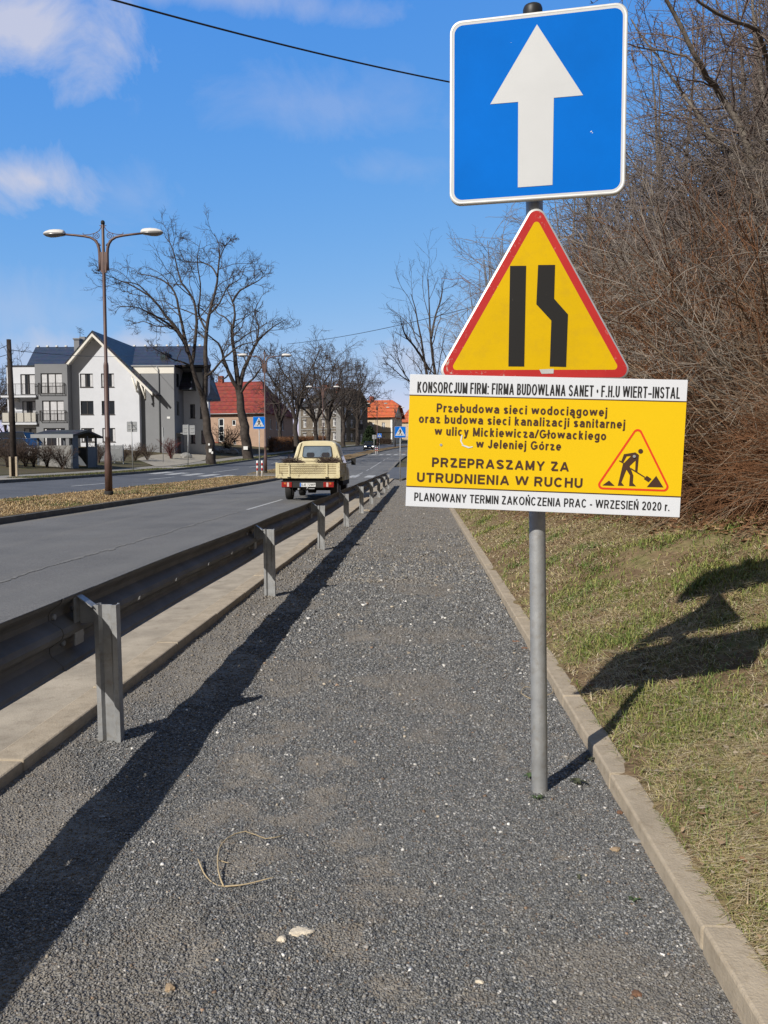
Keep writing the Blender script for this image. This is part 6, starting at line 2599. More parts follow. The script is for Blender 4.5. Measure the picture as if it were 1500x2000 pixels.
# ---- the big bare tree right of the white house
Y1 = 68.0
A = [(413, 908), (411, 880), (408, 853), (401, 805), (397, 767)]
b0 = at(413, 904, Y1)
limbs = [(pxl(A, Y1), .42, .27),
         (pxl([(399, 785), (391, 760), (378, 725), (367, 683), (345, 642), (321, 614), (300, 585), (262, 560), (228, 545)], Y1, -3), .20, .035),
         (pxl([(300, 585), (270, 556), (240, 550), (210, 538), (182, 531)], Y1, -2), .06, .02),
         (pxl([(352, 655), (328, 632), (300, 616), (268, 601), (228, 599)], Y1, -4), .10, .025),
         (pxl([(366, 683), (352, 618), (339, 566), (302, 541), (268, 535)], Y1, 3), .14, .03),
         (pxl([(374, 716), (384, 640), (377, 584), (355, 553), (345, 520), (336, 482), (322, 462)], Y1, 2), .15, .028),
         (pxl([(399, 775), (402, 730), (401, 672), (409, 614), (421, 566), (427, 520), (429, 482), (418, 455)], Y1, 1), .22, .025),
         (pxl([(424, 540), (414, 522), (393, 512), (364, 511), (350, 490)], Y1, 3), .075, .02),
         (pxl([(405, 650), (388, 610), (392, 560), (385, 510), (392, 470)], Y1, 4), .10, .02),
         (pxl([(427, 510), (440, 480), (452, 468)], Y1, -2), .05, .018),
         (pxl([(402, 735), (418, 722), (433, 704), (449, 690), (468, 675), (494, 668), (512, 655)], Y1, -3), .11, .02),
         (pxl([(376, 716), (355, 707), (338, 702), (318, 690), (300, 681)], Y1, -4), .085, .02),
         (pxl([(346, 645), (330, 637), (305, 637), (280, 628), (262, 632)], Y1, 4), .075, .02),
         (pxl([(409, 614), (430, 590), (445, 560), (468, 545), (480, 520)], Y1, 3), .08, .02)]
LV = [dict(m=9, n=7, lenf=.34, ang=48, wander=.24, up=.04, rmin=.022, tmin=.30, rk=.5, sides=5, skip_first=1),
      dict(m=5, n=6, lenf=.50, ang=45, wander=.26, up=.05, rmin=.014, tmin=.2, rk=.55, sides=4),
      dict(m=7, n=5, lenf=.52, ang=44, wander=.28, up=.05, rmin=.0100, tmin=.15, rk=.6, sides=3)]
limbs = [(p, a * 1.05, b * 1.0) for p, a, b in limbs]
tree1 = add_tree('bare_tree', 'biggest bare tree, between the white house and the red roofed house', 'tree', tuple(b0), limbs, LV, M['bark'], M['twig'], 5)
m = MB()
for (px, py, s) in ((408, 868, 1.4), (410.5, 880, 2.4), (414, 884, 1.6)):
    q = at(px, py, Y1 - .5)
    m.box(q[0] - s * .05, q[0] + s * .05, Y1 - .47, Y1 - .445, q[2] - s * .06, q[2] + s * .06)
m.pieces('paper_notice', M['plate_white'], tree1)
# ---- second tree, in front of the red roofed house
Y2 = 84.0
b0 = at(483, 900, Y2)
limbs = [(pxl([(485, 905), (481, 870), (477, 836), (470, 785), (465, 753)], Y2), .50, .30),
         (pxl([(467, 765), (447, 729), (429, 676), (411, 658), (392, 640)], Y2, -3), .20, .03),
         (pxl([(466, 760), (459, 697), (453, 656), (459, 607), (450, 576), (435, 555)], Y2, 1), .24, .03),
         (pxl([(454, 590), (466, 570), (482, 560), (505, 548), (523, 534)], Y2, -2), .10, .022),
         (pxl([(468, 760), (474, 728), (488, 697), (502, 668), (526, 645), (557, 624)], Y2, 3), .22, .025),
         (pxl([(468, 770), (482, 750), (496, 738), (515, 711), (530, 690)], Y2, -3), .13, .025),
         (pxl([(500, 675), (505, 640), (498, 610), (510, 580)], Y2, 2), .09, .02),
         (pxl([(448, 730), (436, 740), (420, 730), (405, 735)], Y2, 2), .08, .02),
         (pxl([(456, 640), (440, 620), (425, 612), (412, 590)], Y2, 3), .09, .02)]
LV2 = [dict(LV[0], m=9, lenf=.40, rmin=.028), dict(LV[1], m=5, rmin=.018), dict(LV[2], m=7, rmin=.012)]
limbs = [(p, a * 1.18, b * 1.15) for p, a, b in limbs]
tree2 = add_tree('bare_tree', 'second bare tree with a pale paper patch on its trunk, before the red roofed house', 'tree', tuple(b0), limbs, LV2, M['bark'], M['twig'], 6)
m = MB()
q = at(480, 875, Y2 - .6)
m.box(q[0] - .25, q[0] + .20, Y2 - .58, Y2 - .53, q[2] - .18, q[2] + .18)
m.build('paper_notice', M['plate_white'], tree2)

# ---- row of spreading bare trees further along: two different builds, copied
def spreading_tree(seed, label, group, H=15.0):
    r = np.random.default_rng(seed)
    limbs = [([(0, 0, -.4), (.1, .05, 1.5), (-.1, 0, 3.2), (.05, .1, 4.6)], .42, .30)]
    for k in range(7):
        a = k * 6.283 / 7 + r.uniform(-.4, .4)
        rd_ = r.uniform(3.0, 5.2) * H / 15
        top = r.uniform(.62, .98) * H if k else H
        x, y = math.cos(a) * rd_, math.sin(a) * rd_
        z0 = r.uniform(3.4, 4.7)
        limbs.append(([(0, 0, z0), (x * .22, y * .22, z0 + (top - z0) * .28), (x * .55 + r.normal() * .4, y * .55 + r.normal() * .4, z0 + (top - z0) * .55),
                       (x * .9 + r.normal() * .3, y * .9, z0 + (top - z0) * .82), (x * 1.15, y * 1.15, top)], .19, .035))
    lv = [dict(m=7, n=6, lenf=.50, ang=50, wander=.26, up=.02, rmin=.034, tmin=.28, rk=.5, sides=4, skip_first=1),
          dict(m=5, n=5, lenf=.50, ang=46, wander=.28, up=.03, rmin=.022, tmin=.2, rk=.55, sides=3),
          dict(m=7, n=4, lenf=.55, ang=45, wander=.28, up=.03, rmin=.017, tmin=.15, rk=.6, sides=3)]
    return add_tree('bare_tree', label, 'tree', (0, 0, 0), limbs, lv, M['bark'], M['twig'], seed, group)


grp = 'row of bare trees along the far pavement'
pa = spreading_tree(31, 'bare tree with a wide crown nearest the hedge in the far row', grp)
pb = spreading_tree(32, 'bare tree in the far row, right above the truck cab', grp)
row = [(pa, True, 578, 112, 1.0, 0, None), (pb, True, 617, 128, 1.0, 1, None),
       (pa, False, 642, 140, 1.05, 2, 'bare tree in the far row, third from the hedge, before the dark house front'),
       (pb, False, 671, 154, 1.12, 3.5, 'bare tree in the far row, just left of the dark house corner'),
       (pa, False, 698, 168, 1.15, 4.4, 'rightmost bare tree of the far row, its low limb reaching over the orange roof'),
       (pb, False, 547, 122, .85, 5.2, 'smaller bare tree behind the hedge and the red roofed house corner'),
       (pa, False, 566, 150, .9, 2.6, 'slim bare tree far behind the second street lamp')]
for pr_, first, px, Y, sc, rz_, lb in row:
    x = X_(px, Y, 870)
    place(pr_, (x, Y, zg(x, Y)), rz_, sc, lb, first)
# dim trees beyond the houses at the left edge
for k, (px, Y, sc, rz_, lb) in enumerate(((-12, 118, .95, .4, 'bare tree beyond the left balconies, at the picture edge'), (12, 135, .8, 2.0, 'lower bare tree far behind the balconies'), (-40, 105, .9, 3.3, 'bare tree just outside the left picture edge'))):
    x = X_(px, Y, 850)
    o = place(pa if k % 2 else pb, (x, Y, float(prof(Y)) - 1.0), rz_, sc, lb)
    o['group'] = 'distant trees at the left edge'

# ---- three-stemmed tree behind the signs
Yr = 46.0
b0 = at(872, 955, Yr)
limbs = [(pxl([(872, 958), (862, 880), (846, 790), (833, 730), (822, 660), (812, 610), (802, 573)], Yr, -1), .17, .02),
         (pxl([(876, 955), (868, 870), (852, 760), (841, 655), (838, 590), (836, 545)], Yr, 2), .17, .02),
         (pxl([(838, 722), (812, 680), (795, 660), (786, 640), (782, 620)], Yr, -3), .08, .018),
         (pxl([(842, 660), (850, 620), (862, 580), (866, 550)], Yr, 2), .07, .018),
         (pxl([(880, 940), (840, 800), (800, 745), (778, 712), (762, 692)], Yr, -4), .06, .016),
         (pxl([(800, 745), (785, 735), (762, 715), (750, 705)], Yr, -3), .035, .012),
         (pxl([(790, 728), (778, 700), (774, 672)], Yr, -2), .03, .012),
         (pxl([(846, 790), (820, 720), (800, 698)], Yr, 1), .05, .014)]
lvr = [dict(m=8, n=6, lenf=.30, ang=36, wander=.16, up=.07, rmin=.012, tmin=.3, rk=.5, sides=4),
       dict(m=6, n=5, lenf=.45, ang=40, wander=.2, up=.06, rmin=.0075, tmin=.2, rk=.55, sides=3),
       dict(m=3, n=4, lenf=.45, ang=40, wander=.22, up=.03, rmin=.0058, tmin=.2, rk=.6, sides=3)]
add_tree('bare_tree', 'slender bare tree with forked stems rising just left of the yellow triangle', 'tree', tuple(b0), limbs, lvr, M['bark'], M['twig'], 8)

# ---- tall trees of the thicket on the bank
def bank_tree(seed, H, label, group=None, lean=-.10, droop=.0, fine=.0042):
    r = np.random.default_rng(seed)
    limbs = []
    ns = 2 + seed % 2
    for k in range(ns):
        dx, dy = r.uniform(-.35, .15) * H * .25 + lean * H * .5, r.uniform(-.3, .3) * H * .22
        limbs.append(([(.15 * k, .1 * k, -.4), (dx * .15 + .15 * k, dy * .15, H * .25), (dx * .5 + r.normal() * .1, dy * .5, H * .55), (dx, dy, H * r.uniform(.88, 1.0))], .012 * H * r.uniform(.75, 1.0), .012))
    lv = [dict(m=12, n=8, lenf=.27, ang=46, wander=.12, up=.05, rmin=.009, tmin=.16, rk=.42, sides=5),
          dict(m=6, n=6, lenf=.46, ang=44, wander=.16, up=.02 - droop, rmin=fine * 1.4, tmin=.15, rk=.5, sides=3),
          dict(m=5, n=5, lenf=.42, ang=45, wander=.22, up=.01 - droop * 1.4, rmin=fine, tmin=.1, rk=.55, sides=3)]
    return add_tree('thicket_tree', label, 'tree', (0, 0, 0), limbs, lv, M['bark_grey'], M['twig_tree'], seed, group)


tg_ = 'bare trees of the thicket on the bank'
LBT = 'tall bare grey-brown tree in the tangled thicket on the grass bank'
protos = [bank_tree(41, 8.0, LBT, tg_), bank_tree(42, 9.0, LBT, tg_, -.16), bank_tree(43, 10.0, LBT, tg_, -.05, .05), bank_tree(44, 7.0, LBT, tg_, -.2)]
spots = [(5.2, 11.6, .80, 0), (6.4, 13.8, .95, 2), (5.2, 17.4, .85, 3), (7.6, 18.0, 1.05, 1), (4.7, 21.0, .85, 2), (6.6, 23.5, 1.0, 0),
         (4.6, 26.5, .88, 1), (8.4, 27.5, 1.1, 3), (5.8, 30.5, 1.0, 2), (4.6, 34.5, .92, 0), (7.2, 36, 1.1, 1), (5.2, 40, 1.0, 2), (9, 40, 1.2, 0), (6.4, 47, 1.1, 3),
         (9.8, 21.5, 1.05, 2), (5.2, 53, 1.05, 2), (8.0, 56, 1.2, 0), (4.0, 46, .80, 1), (9.6, 15.4, .9, 3), (2.5, 24.5, .72, 2), (3.0, 30, .82, 2), (3.6, 37, 1.0, 2), (2.9, 42, .95, 1), (3.9, 50, 1.15, 2), (3.3, 27, .82, 3), (3.7, 33.5, .95, 1), (4.3, 44, 1.15, 0), (2.9, 34, .85, 3), (6.0, 14.8, .95, 1), (7.2, 15.6, 1.05, 0), (5.9, 19.4, .95, 2)]
used = set()
for k, (x, y, sc, v) in enumerate(spots):
    p_ = protos[v]
    place(p_, (x, y, float(bank_z(x, y))), 0.0 if v not in used else random.uniform(-1.2, 1.2), sc, None, v not in used)
    used.add(v)


# the near tree whose limbs cross the sky at the upper right
Yn = 9.6
b0 = np.array([5.0, Yn, float(bank_z(5.0, Yn))])
limbs = [([b0 - np.array([0, 0, .3]), b0 + np.array([-.1, 0, 1.2]), at(1500, 420, Yn), at(1478, 330, Yn)], .075, .05),
         ([at(1482, 345, Yn), at(1440, 240, Yn), at(1410, 188, Yn), at(1380, 149, Yn - .3), at(1357, 107, Yn - .5), at(1329, 49, Yn - .6), at(1301, 0, Yn - .7), at(1280, -40, Yn - .8)], .045, .016),
         ([at(1480, 350, Yn), at(1420, 300, Yn + .4), at(1385, 256, Yn + .5), at(1355, 213, Yn + .6), at(1316, 158, Yn + .7), at(1282, 107, Yn + .8), at(1231, 38, Yn + 1)], .032, .009),
         ([at(1492, 400, Yn), at(1512, 250, Yn - .6), at(1489, 77, Yn - 1.4), at(1447, 49, Yn - 1.8), at(1404, 34, Yn - 2.0), at(1359, 0, Yn - 2.2), at(1330, -40, Yn - 2.3)], .035, .010),
         ([at(1482, 340, Yn), at(1496, 220, Yn + .3), at(1484, 111, Yn + .5), at(1470, 20, Yn + .6), at(1462, -60, Yn + .8)], .035, .012),
         ([at(1400, 180, Yn - .1), at(1350, 118, Yn + .3), at(1300, 104, Yn + .3), at(1250, 92, Yn + .2), at(1215, 84, Yn)], .018, .006)]
lvn = [dict(m=13, n=7, lenf=.34, ang=48, wander=.13, up=.02, rmin=.0062, tmin=.12, rk=.42, sides=4, skip_first=1),
       dict(m=6, n=6, lenf=.42, ang=44, wander=.17, up=.01, rmin=.0036, tmin=.15, rk=.5, sides=3),
       dict(m=5, n=4, lenf=.34, ang=50, wander=.2, up=.01, rmin=.0030, tmin=.1, rk=.6, sides=3)]
add_tree('thicket_tree', 'nearest tree of the thicket, its dark leaning limbs crossing the sky at upper right', 'tree', tuple(b0), limbs, lvn, M['bark_grey'], M['twig_budding'], 47)

# the straight tree that carries the end of the thick cable
b0 = np.array([X_(1150, 25, 400), 25, 0])
b0[2] = float(bank_z(b0[0], 25))
limbs = [([b0 - np.array([0, 0, .3]), b0 + np.array([.1, 0, 4.0]), b0 + np.array([-.05, 0, 8]), at(1150, 190, 25)], .11, .02)]
add_tree('thicket_tree', LBT, 'tree', tuple(b0), limbs, [dict(m=22, n=7, lenf=.20, ang=48, wander=.12, up=.05, rmin=.010, tmin=.2, rk=.4, sides=4),
         dict(m=6, n=6, lenf=.46, ang=44, wander=.16, up=.02, rmin=.0065, tmin=.15, rk=.5, sides=3), dict(m=5, n=4, lenf=.42, ang=45, wander=.2, up=.01, rmin=.005, tmin=.1, rk=.55, sides=3)],
         M['bark_grey'], M['twig_tree'], 49, tg_)

# ---- arching shrubs along the thicket's edge: long whips bending out towards the light
def bank_shrub(seed, label, group, n_stem=13, L=3.6, mat='twig_grey', fine=.0026, bias=(-.085, -.02, -.035)):
    r = np.random.default_rng(seed)
    limbs = []
    for k in range(n_stem):
        a = r.uniform(0, 6.283)
        ln = L * r.uniform(.65, 1.15)
        d = np.array([math.cos(a) * .45 - .25, math.sin(a) * .5, 1.0])
        d /= np.linalg.norm(d)
        p = np.array([r.normal() * .14, r.normal() * .2, -.15])
        pts = [p]
        for q in range(6):
            d = d + np.array(bias) * 1.7 * r.uniform(.5, 1.5) + r.normal(size=3) * .07
            d /= np.linalg.norm(d)
            p = p + d * ln / 6
            pts.append(p)
        limbs.append((pts, .0125 * r.uniform(.6, 1.15), .0035))
    lv = [dict(m=8, n=6, lenf=.36, ang=38, wander=.1, up=-.01, rmin=fine * 1.5, tmin=.15, rk=.5, sides=3, bias=np.array(bias) * .7),
          dict(m=5, n=5, lenf=.42, ang=40, wander=.16, up=-.005, rmin=fine, tmin=.1, rk=.55, sides=3)]
    return add_tree('thicket_shrub', label, 'shrub', (0, 0, 0), limbs, lv, M['bark_grey'] if mat == 'twig_grey' else M['twig_brown'], M[mat], seed, group, sides0=6)


sg_ = 'arching shrubs along the edge of the thicket'
LBS = 'bare shrub with long arching pale whips at the edge of the thicket'
LBB = 'bare shrub with reddish brown shoots at the edge of the thicket'
sh0 = bank_shrub(51, LBS, sg_, 14, 3.2, bias=(-.06, -.02, -.03))
sh1 = bank_shrub(52, LBS, sg_, 15, 3.1, bias=(-.055, -.02, -.045))
sh2 = bank_shrub(53, LBB, 'reddish brown shrubs along the edge of the thicket', 22, 2.3, 'twig_red', .0026, (-.05, -.01, -.02))
spots = [(3.55, 6.9, .9, 0), (4.2, 7.9, 1.05, 1), (3.5, 8.9, .95, 1), (4.9, 9.4, 1.2, 0), (3.3, 10.8, 1.0, 0), (4.2, 11.8, 1.2, 1), (3.1, 12.8, .95, 1), (3.9, 14.4, 1.15, 0),
         (3.2, 15.8, .6, 1), (4.4, 17.6, .85, 0), (3.3, 19.4, .55, 0), (4.9, 21.0, .7, 1), (3.6, 23.4, .55, 1), (5.0, 25.8, .8, 0), (4.2, 29, .6, 1), (5.2, 34, .8, 0), (5.6, 11.0, 1.45, 1), (5.6, 13.4, 1.5, 0)]
used = set()
for x, y, sc, v in spots:
    p_ = (sh0, sh1)[v]
    place(p_, (x, y, float(bank_z(x, y))), 0.0 if v not in used else random.uniform(-.7, .7), sc, None, v not in used)
    used.add(v)
for k, (x, y, sc) in enumerate([(3.0, 7.3, 1.0), (3.25, 8.2, 1.1), (2.75, 9.4, 1.0), (3.5, 9.8, 1.3), (2.9, 11.2, 1.1), (2.45, 12.9, 1.0), (3.9, 8.4, 1.2), (2.2, 14.4, 1.0), (2.7, 15.8, 1.2), (1.9, 17, .9), (2.3, 19.4, 1.1), (4.6, 10.2, 1.4)]):
    place(sh2, (x, y, float(bank_z(x, y))), random.uniform(-1, 1) if k else 0, sc, None, k == 0)

# ---- the tangle of fine brown twigs low in the thicket, one mass
def tangle(name, n, y0, y1, seed, mat, zmax, length, fine, xoff=0.0, depth=3.2):
    r = np.random.default_rng(seed)
    y = 1 / (1 / y0 + r.random(n) * (1 / y1 - 1 / y0))
    x = thicket_edge(y) + xoff + depth * r.random(n) ** 1.3
    rise = np.clip((x - thicket_edge(y)) / 1.6, .25, 1.4)
    z = bank_z(x, y) + zmax * r.random(n) ** .8 * rise
    d = r.normal(size=(n, 3)) * np.array([.8, .7, .7]) + np.array([-.35, -.1, .35])
    d /= np.linalg.norm(d, axis=1)[:, None]
    L_ = length * r.uniform(.5, 1.4, n)
    pts = [np.stack([x, y, z], 1)]
    for _ in range(4):
        d = d + r.normal(size=(n, 3)) * .26 + np.array([-.03, 0, -.05])
        d /= np.linalg.norm(d, axis=1)[:, None]
        pts.append(pts[-1] + d * (L_ / 4)[:, None])
    P = np.stack(pts, 1)
    ground_ = bank_z(P[..., 0], P[..., 1]) + .01
    P[..., 2] = np.maximum(P[..., 2], ground_)
    R = np.full((n, 5), fine) * np.clip(y / 8, .9, 2.5)[:, None] * r.uniform(.6, 1.3, (n, 1)) * np.array([1, .95, .85, .75, .5])[None]
    return struct(tubes_obj(name, [(P, R, 3)], mat, None, False), 'stuff')


tangle('brown_undergrowth', 24000, 5.4, 24, 61, M['twig_red'], 2.2, .6, .0030, .15)
tangle('brown_undergrowth', 13000, 5.6, 26, 62, M['twig_brown'], 2.8, .9, .0030, .35, 3.6)
tangle('grey_undergrowth', 15000, 8, 34, 63, M['twig_tree'], 4.3, 1.1, .0032, 1.0, 5.0)
tangle('thicket_backdrop', 16000, 10, 60, 64, M['twig_bush'], 3.0, 1.8, .009, 3.5, 9.0)

# ================================================================== LOW BUSHES ON THE LEFT
def bush(seed, label, group, mat):
    r = np.random.default_rng(seed)
    limbs = []
    for k in range(16):
        a = r.uniform(0, 6.283)
        s = r.uniform(.3, 1.0)
        limbs.append(([(r.normal() * .06, r.normal() * .06, -.1), (math.cos(a) * s * .35, math.sin(a) * s * .35, .55), (math.cos(a) * s * .8, math.sin(a) * s * .8, 1.05), (math.cos(a) * s * 1.05, math.sin(a) * s * 1.05, 1.35)], .022, .010))
    lv = [dict(m=7, n=5, lenf=.40, ang=40, wander=.2, up=.03, rmin=.009, tmin=.2, rk=.55, sides=3),
          dict(m=5, n=4, lenf=.5, ang=42, wander=.22, up=.02, rmin=.007, tmin=.1, rk=.6, sides=3)]
    return add_tree('bare_bush', label, 'bush', (0, 0, 0), limbs, lv, mat, mat, seed, group, sides0=4)


bu = bush(71, 'dark bare bush at the foot of the leaning wooden pole, at the left edge', 'bare bushes on the left', M['twig_bush'])
bur = bush(72, 'reddish bush at the corner of the grey wall of the white house', None, M['twig_crimson'])
lst = [(14, 47, .85, None), (50, 49, .8, 'dark bare bush between the wooden pole and the bin shelter'), (66, 49.5, .85, 'dark bare bush touching the left post of the bin shelter'),
       (92, 50.2, .95, 'bare bush in front of the left half of the stone shelter wall'), (122, 50.2, .9, 'bare bush in front of the right half of the stone shelter wall'),
       (193, 60, 1.0, 'bare bush just right of the bin shelter'), (242, 66, .8, 'small bare bush under the white gable, left of the square sign back'), (264, 68, .9, 'bare bush under the white gable, behind the square sign back'),
       (288, 70, .9, 'bare bush in front of the dark plinth, right of the square sign back'), (-8, 48, 1.2, 'dark bare bush cut by the left picture edge'), (32, 52, 1.0, 'low bare bush behind the wooden pole'),
       (443, 99, 2.1, 'large loose bush before the pinkish house wall')]
for k, (px, Y, sc, lb) in enumerate(lst):
    x = X_(px, Y, 900)
    place(bu, (x, Y, zg(x, Y)), random.uniform(0, 6), sc, lb, k == 0)
x = X_(334, 76, 880)
place(bur, (x, 76, zg(x, 76)), 0, 1.15, None, True)

# clipped brown hedge along the pavement
r = np.random.default_rng(81)
hedge = thing('hedge', 'clipped brown leafless hedge along the pavement beyond the red roofed house', 'hedge', (-20.4, 112, zg(-20.6, 112)))
n = 9000
y = r.uniform(110, 152, n)
x = -21.4 + sx(y) + r.uniform(-.5, .5, n)
z = prof(y) + .5 + r.uniform(0, 1.75, n)
d = r.normal(size=(n, 3)) + np.array([0, 0, .6])
d /= np.linalg.norm(d, axis=1)[:, None]
P = np.stack([np.stack([x, y, z], 1) + d * q + r.normal(size=(n, 3)) * .03 for q in (0, .22, .42)], 1)
tubes_obj('branches', [(P, np.full((n, 3), .025) * np.array([1, .8, .6]), 3)], M['twig_red'], hedge, False)
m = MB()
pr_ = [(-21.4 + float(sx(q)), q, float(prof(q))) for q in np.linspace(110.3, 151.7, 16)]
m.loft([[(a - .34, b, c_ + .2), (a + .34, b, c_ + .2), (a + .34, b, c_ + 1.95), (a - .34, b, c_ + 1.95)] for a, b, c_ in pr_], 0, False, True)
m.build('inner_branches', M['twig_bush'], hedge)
hedge2 = thing('hedge', 'low brown hedge at the foot of the cream house', 'hedge', (X_(752, 190, 870), 190, float(prof(190))))
n = 2500
q = r.random(n)
xa, xb = X_(728, 190, 870), X_(764, 190, 870)
x = xa + (xb - xa) * q
y = 190 + r.uniform(-.7, .7, n)
z = prof(190) + r.uniform(0, 1.9, n) * (1 - .4 * q)
d = r.normal(size=(n, 3)) + np.array([0, 0, .6])
d /= np.linalg.norm(d, axis=1)[:, None]
P = np.stack([np.stack([x, y, z], 1) + d * k for k in (0, .3, .55)], 1)
tubes_obj('branches', [(P, np.full((n, 3), .05) * np.array([1, .8, .6]), 3)], M['twig_bush'], hedge2, False)
# a small dark evergreen beside the dark house
ev = thing('evergreen_shrub', 'small dark evergreen between the dark house and the cream house', 'shrub', (X_(722, 180, 870), 180, float(prof(180))))
n = 5000
q = r.random(n)
a = r.uniform(0, 6.283, n)
rr_e = (1.9 * (1 - q) ** .7 + .15) * np.sqrt(r.random(n))
c3 = np.stack([ev.location.x + rr_e * np.cos(a), 180 + rr_e * np.sin(a), ev.location.z + .2 + q * 4.2], 1)
t3 = r.normal(size=(n, 3, 3)) * .16
V3 = (c3[:, None] + t3).reshape(-1, 3)
col3 = np.repeat(np.array([(.025, .04, .018), (.035, .055, .022), (.018, .03, .014)])[r.integers(0, 3, n)], 3, 0)
np_obj('foliage', V3, np.arange(n * 3).reshape(-1, 3), M['tinted'], ev, col=col3)
m = MB()
m.tube([(ev.location.x, 180, ev.location.z - .2), (ev.location.x, 180, ev.location.z + 3.5)], [.12, .03], 6)
m.build('stem', M['bark'], ev)
# heap of garden stones before the red roofed house
for k, (px, py, s, lb) in enumerate(((421, 884, .55, 'dark garden boulder beside the porch of the red roofed house'), (441, 888, .45, 'pale garden stone left of the second bare tree trunk'),
                                     (455, 890, .5, 'garden stone nearest the second bare tree trunk'), (430, 892, .4, 'small garden stone in front of the boulder'), (364, 884, .4, 'pale stones in the bed by the entrance of the white house'))):
    Y = 97 if k < 4 else 80
    x = X_(px, Y, py)
    bm = bmesh.new()
    bmesh.ops.create_icosphere(bm, subdivisions=2, radius=1)
    rr2 = np.random.default_rng(90 + k)
    for v in bm.verts:
        v.co *= 1 + rr2.uniform(-.22, .22)
        v.co.z *= .62
        v.co *= s * 1.5
    me = bpy.data.meshes.new('boulder')
    bm.to_mesh(me)
    bm.free()
    me.materials.append(M['stone_wall'])
    o = bpy.data.objects.new('boulder', me)
    COL.objects.link(o)
    o.location = (x, Y, zg(x, Y) + .15)
    tag(o, lb, 'stone', 'garden stones before the houses')

# ================================================================== WOODEN POLE AND WIRES
Yp = 39.0
a, b = at(28, 937, Yp), at(17, 663, Yp)
wp = thing('utility_pole', 'dark weathered wooden pole leaning slightly at the left edge', 'utility pole', (a[0], Yp, zg(a[0], Yp)))
m = MB()
m.tube([(a[0], Yp, a[2] - .4), ((a[0] + b[0]) / 2 + .02, Yp, (a[2] + b[2]) / 2), (b[0], Yp, b[2])], [.155, .135, .105], 12)
m.build('pole', M['wood_old'], wp)
m = MB()
for px in (24.0, 36.0):
    x = X_(px, Yp, 915)
    m.box(x - .05, x + .05, Yp - .22, Yp - .12, a[2] - .3, a[2] + 1.15)
m.pieces('stub_post', M['concrete'], wp)
m = MB()
q = at(25, 691, Yp)
m.tube([(b[0] + .08, Yp - .1, q[2]), (q[0], Yp - .1, q[2] - .05), (q[0] + .06, Yp - .1, q[2] + .02), (q[0] + .07, Yp - .1, q[2] + .12)], .015, 6)
m.build('insulator_hook', M['black'], wp)


def wire(label, p0, p1, sag, rad_, n=24, cat='cable', twist=0):
    p0, p1 = np.array(p0), np.array(p1)
    pts = [p0 + (p1 - p0) * t_ - np.array([0, 0, 4 * sag * t_ * (1 - t_)]) for t_ in np.linspace(0, 1, n)]
    m = MB()
    m.tube(pts, rad_, 6)
    o = m.build('overhead_cable', M['black'])
    return tag(o, label, cat)


wire('thick black overhead cable sloping across the top of the sky to behind the blue sign', at(-120, -100, 14), at(1150, 205, 25), .30, .019, 40)
wire('thin overhead cable from the far street trees towards the slender tree', at(560, 672, 95), at(1010, 575, 60), .5, .025)
wire('thin wire from the wooden pole to the white house gable', at(23, 684, Yp), at(275, 693, 84.5), .25, .018)
wire('upper thin wire from the wooden pole out of the left edge', at(15, 674, Yp), at(-60, 700, 36), .05, .014)
wire('lower thin wire from the wooden pole out of the left edge', at(16, 692, Yp), at(-60, 708, 36), .05, .014)

# ================================================================== SMALL THINGS ON THE GRAVEL
def stalk(label, pts, r0, r1, mat, name='dry_stalk'):
    m = MB()
    for k, p in enumerate(pts):
        q = [tuple(gp(x, y) + np.array([0, 0, z])) for x, y, z in p]
        q = resample(q, 14)
        m.tube(q, np.linspace(r0, r1, 14), 6)
    return tag(m.build(name, mat), label, 'twig')


M['straw'] = simple('dry_straw', (.42, .33, .20), .7, .25, 40)
M['twig_dry'] = simple('dry_twig', (.16, .115, .075), .8, .3, 40)
stalk('forked pale dry stalk lying on the dark gravel in the foreground', [[(387, 1690, .02), (400, 1714, .010), (420, 1732, .008), (440, 1739, .012)], [(440, 1739, .012), (480, 1736, .014), (535, 1726, .02)],
      [(437, 1738, .01), (427, 1715, .02), (427, 1680, .03), (445, 1654, .03), (480, 1638, .025), (520, 1645, .012), (560, 1635, .01)], [(425, 1692, .02), (447, 1695, .015)]], .0026, .0014, M['straw'])
stalk('thin dark twig lying below the pale forked stalk', [[(443, 1745, .005), (420, 1760, .006), (400, 1775, .005)]], .002, .0012, M['twig_dry'], 'dry_twig')
stalk('loop of pale string curled behind the sign pole', [[(1046, 1372, .01), (1030, 1366, .012), (1018, 1357, .012), (1024, 1346, .012), (1036, 1346, .01)], [(1060, 1364, .01), (1078, 1358, .012), (1080, 1346, .01)]], .0022, .0018, M['straw'], 'string')
stalk('long straw blade lying at the kerb in the lower right corner', [[(1458, 1830, .09), (1462, 1780, .10), (1480, 1745, .11)], [(1470, 1775, .10), (1485, 1810, .10), (1510, 1840, .10)]], .0022, .001, M['straw'], 'straw')
M['crushed'] = simple('pale_crumbs', (.62, .54, .42), .9, .15, 60, .5, 90)
M['mud'] = simple('dried_mud', (.30, .22, .14), .95, .2, 40, .5, 60)
M['dead_leaf'] = simple('dead_leaf', (.20, .10, .055), .85, .4, 60, .3, 60)
M['shard'] = simple('brown_shard', (.16, .085, .05), .9, .4, 90, .3, 60)


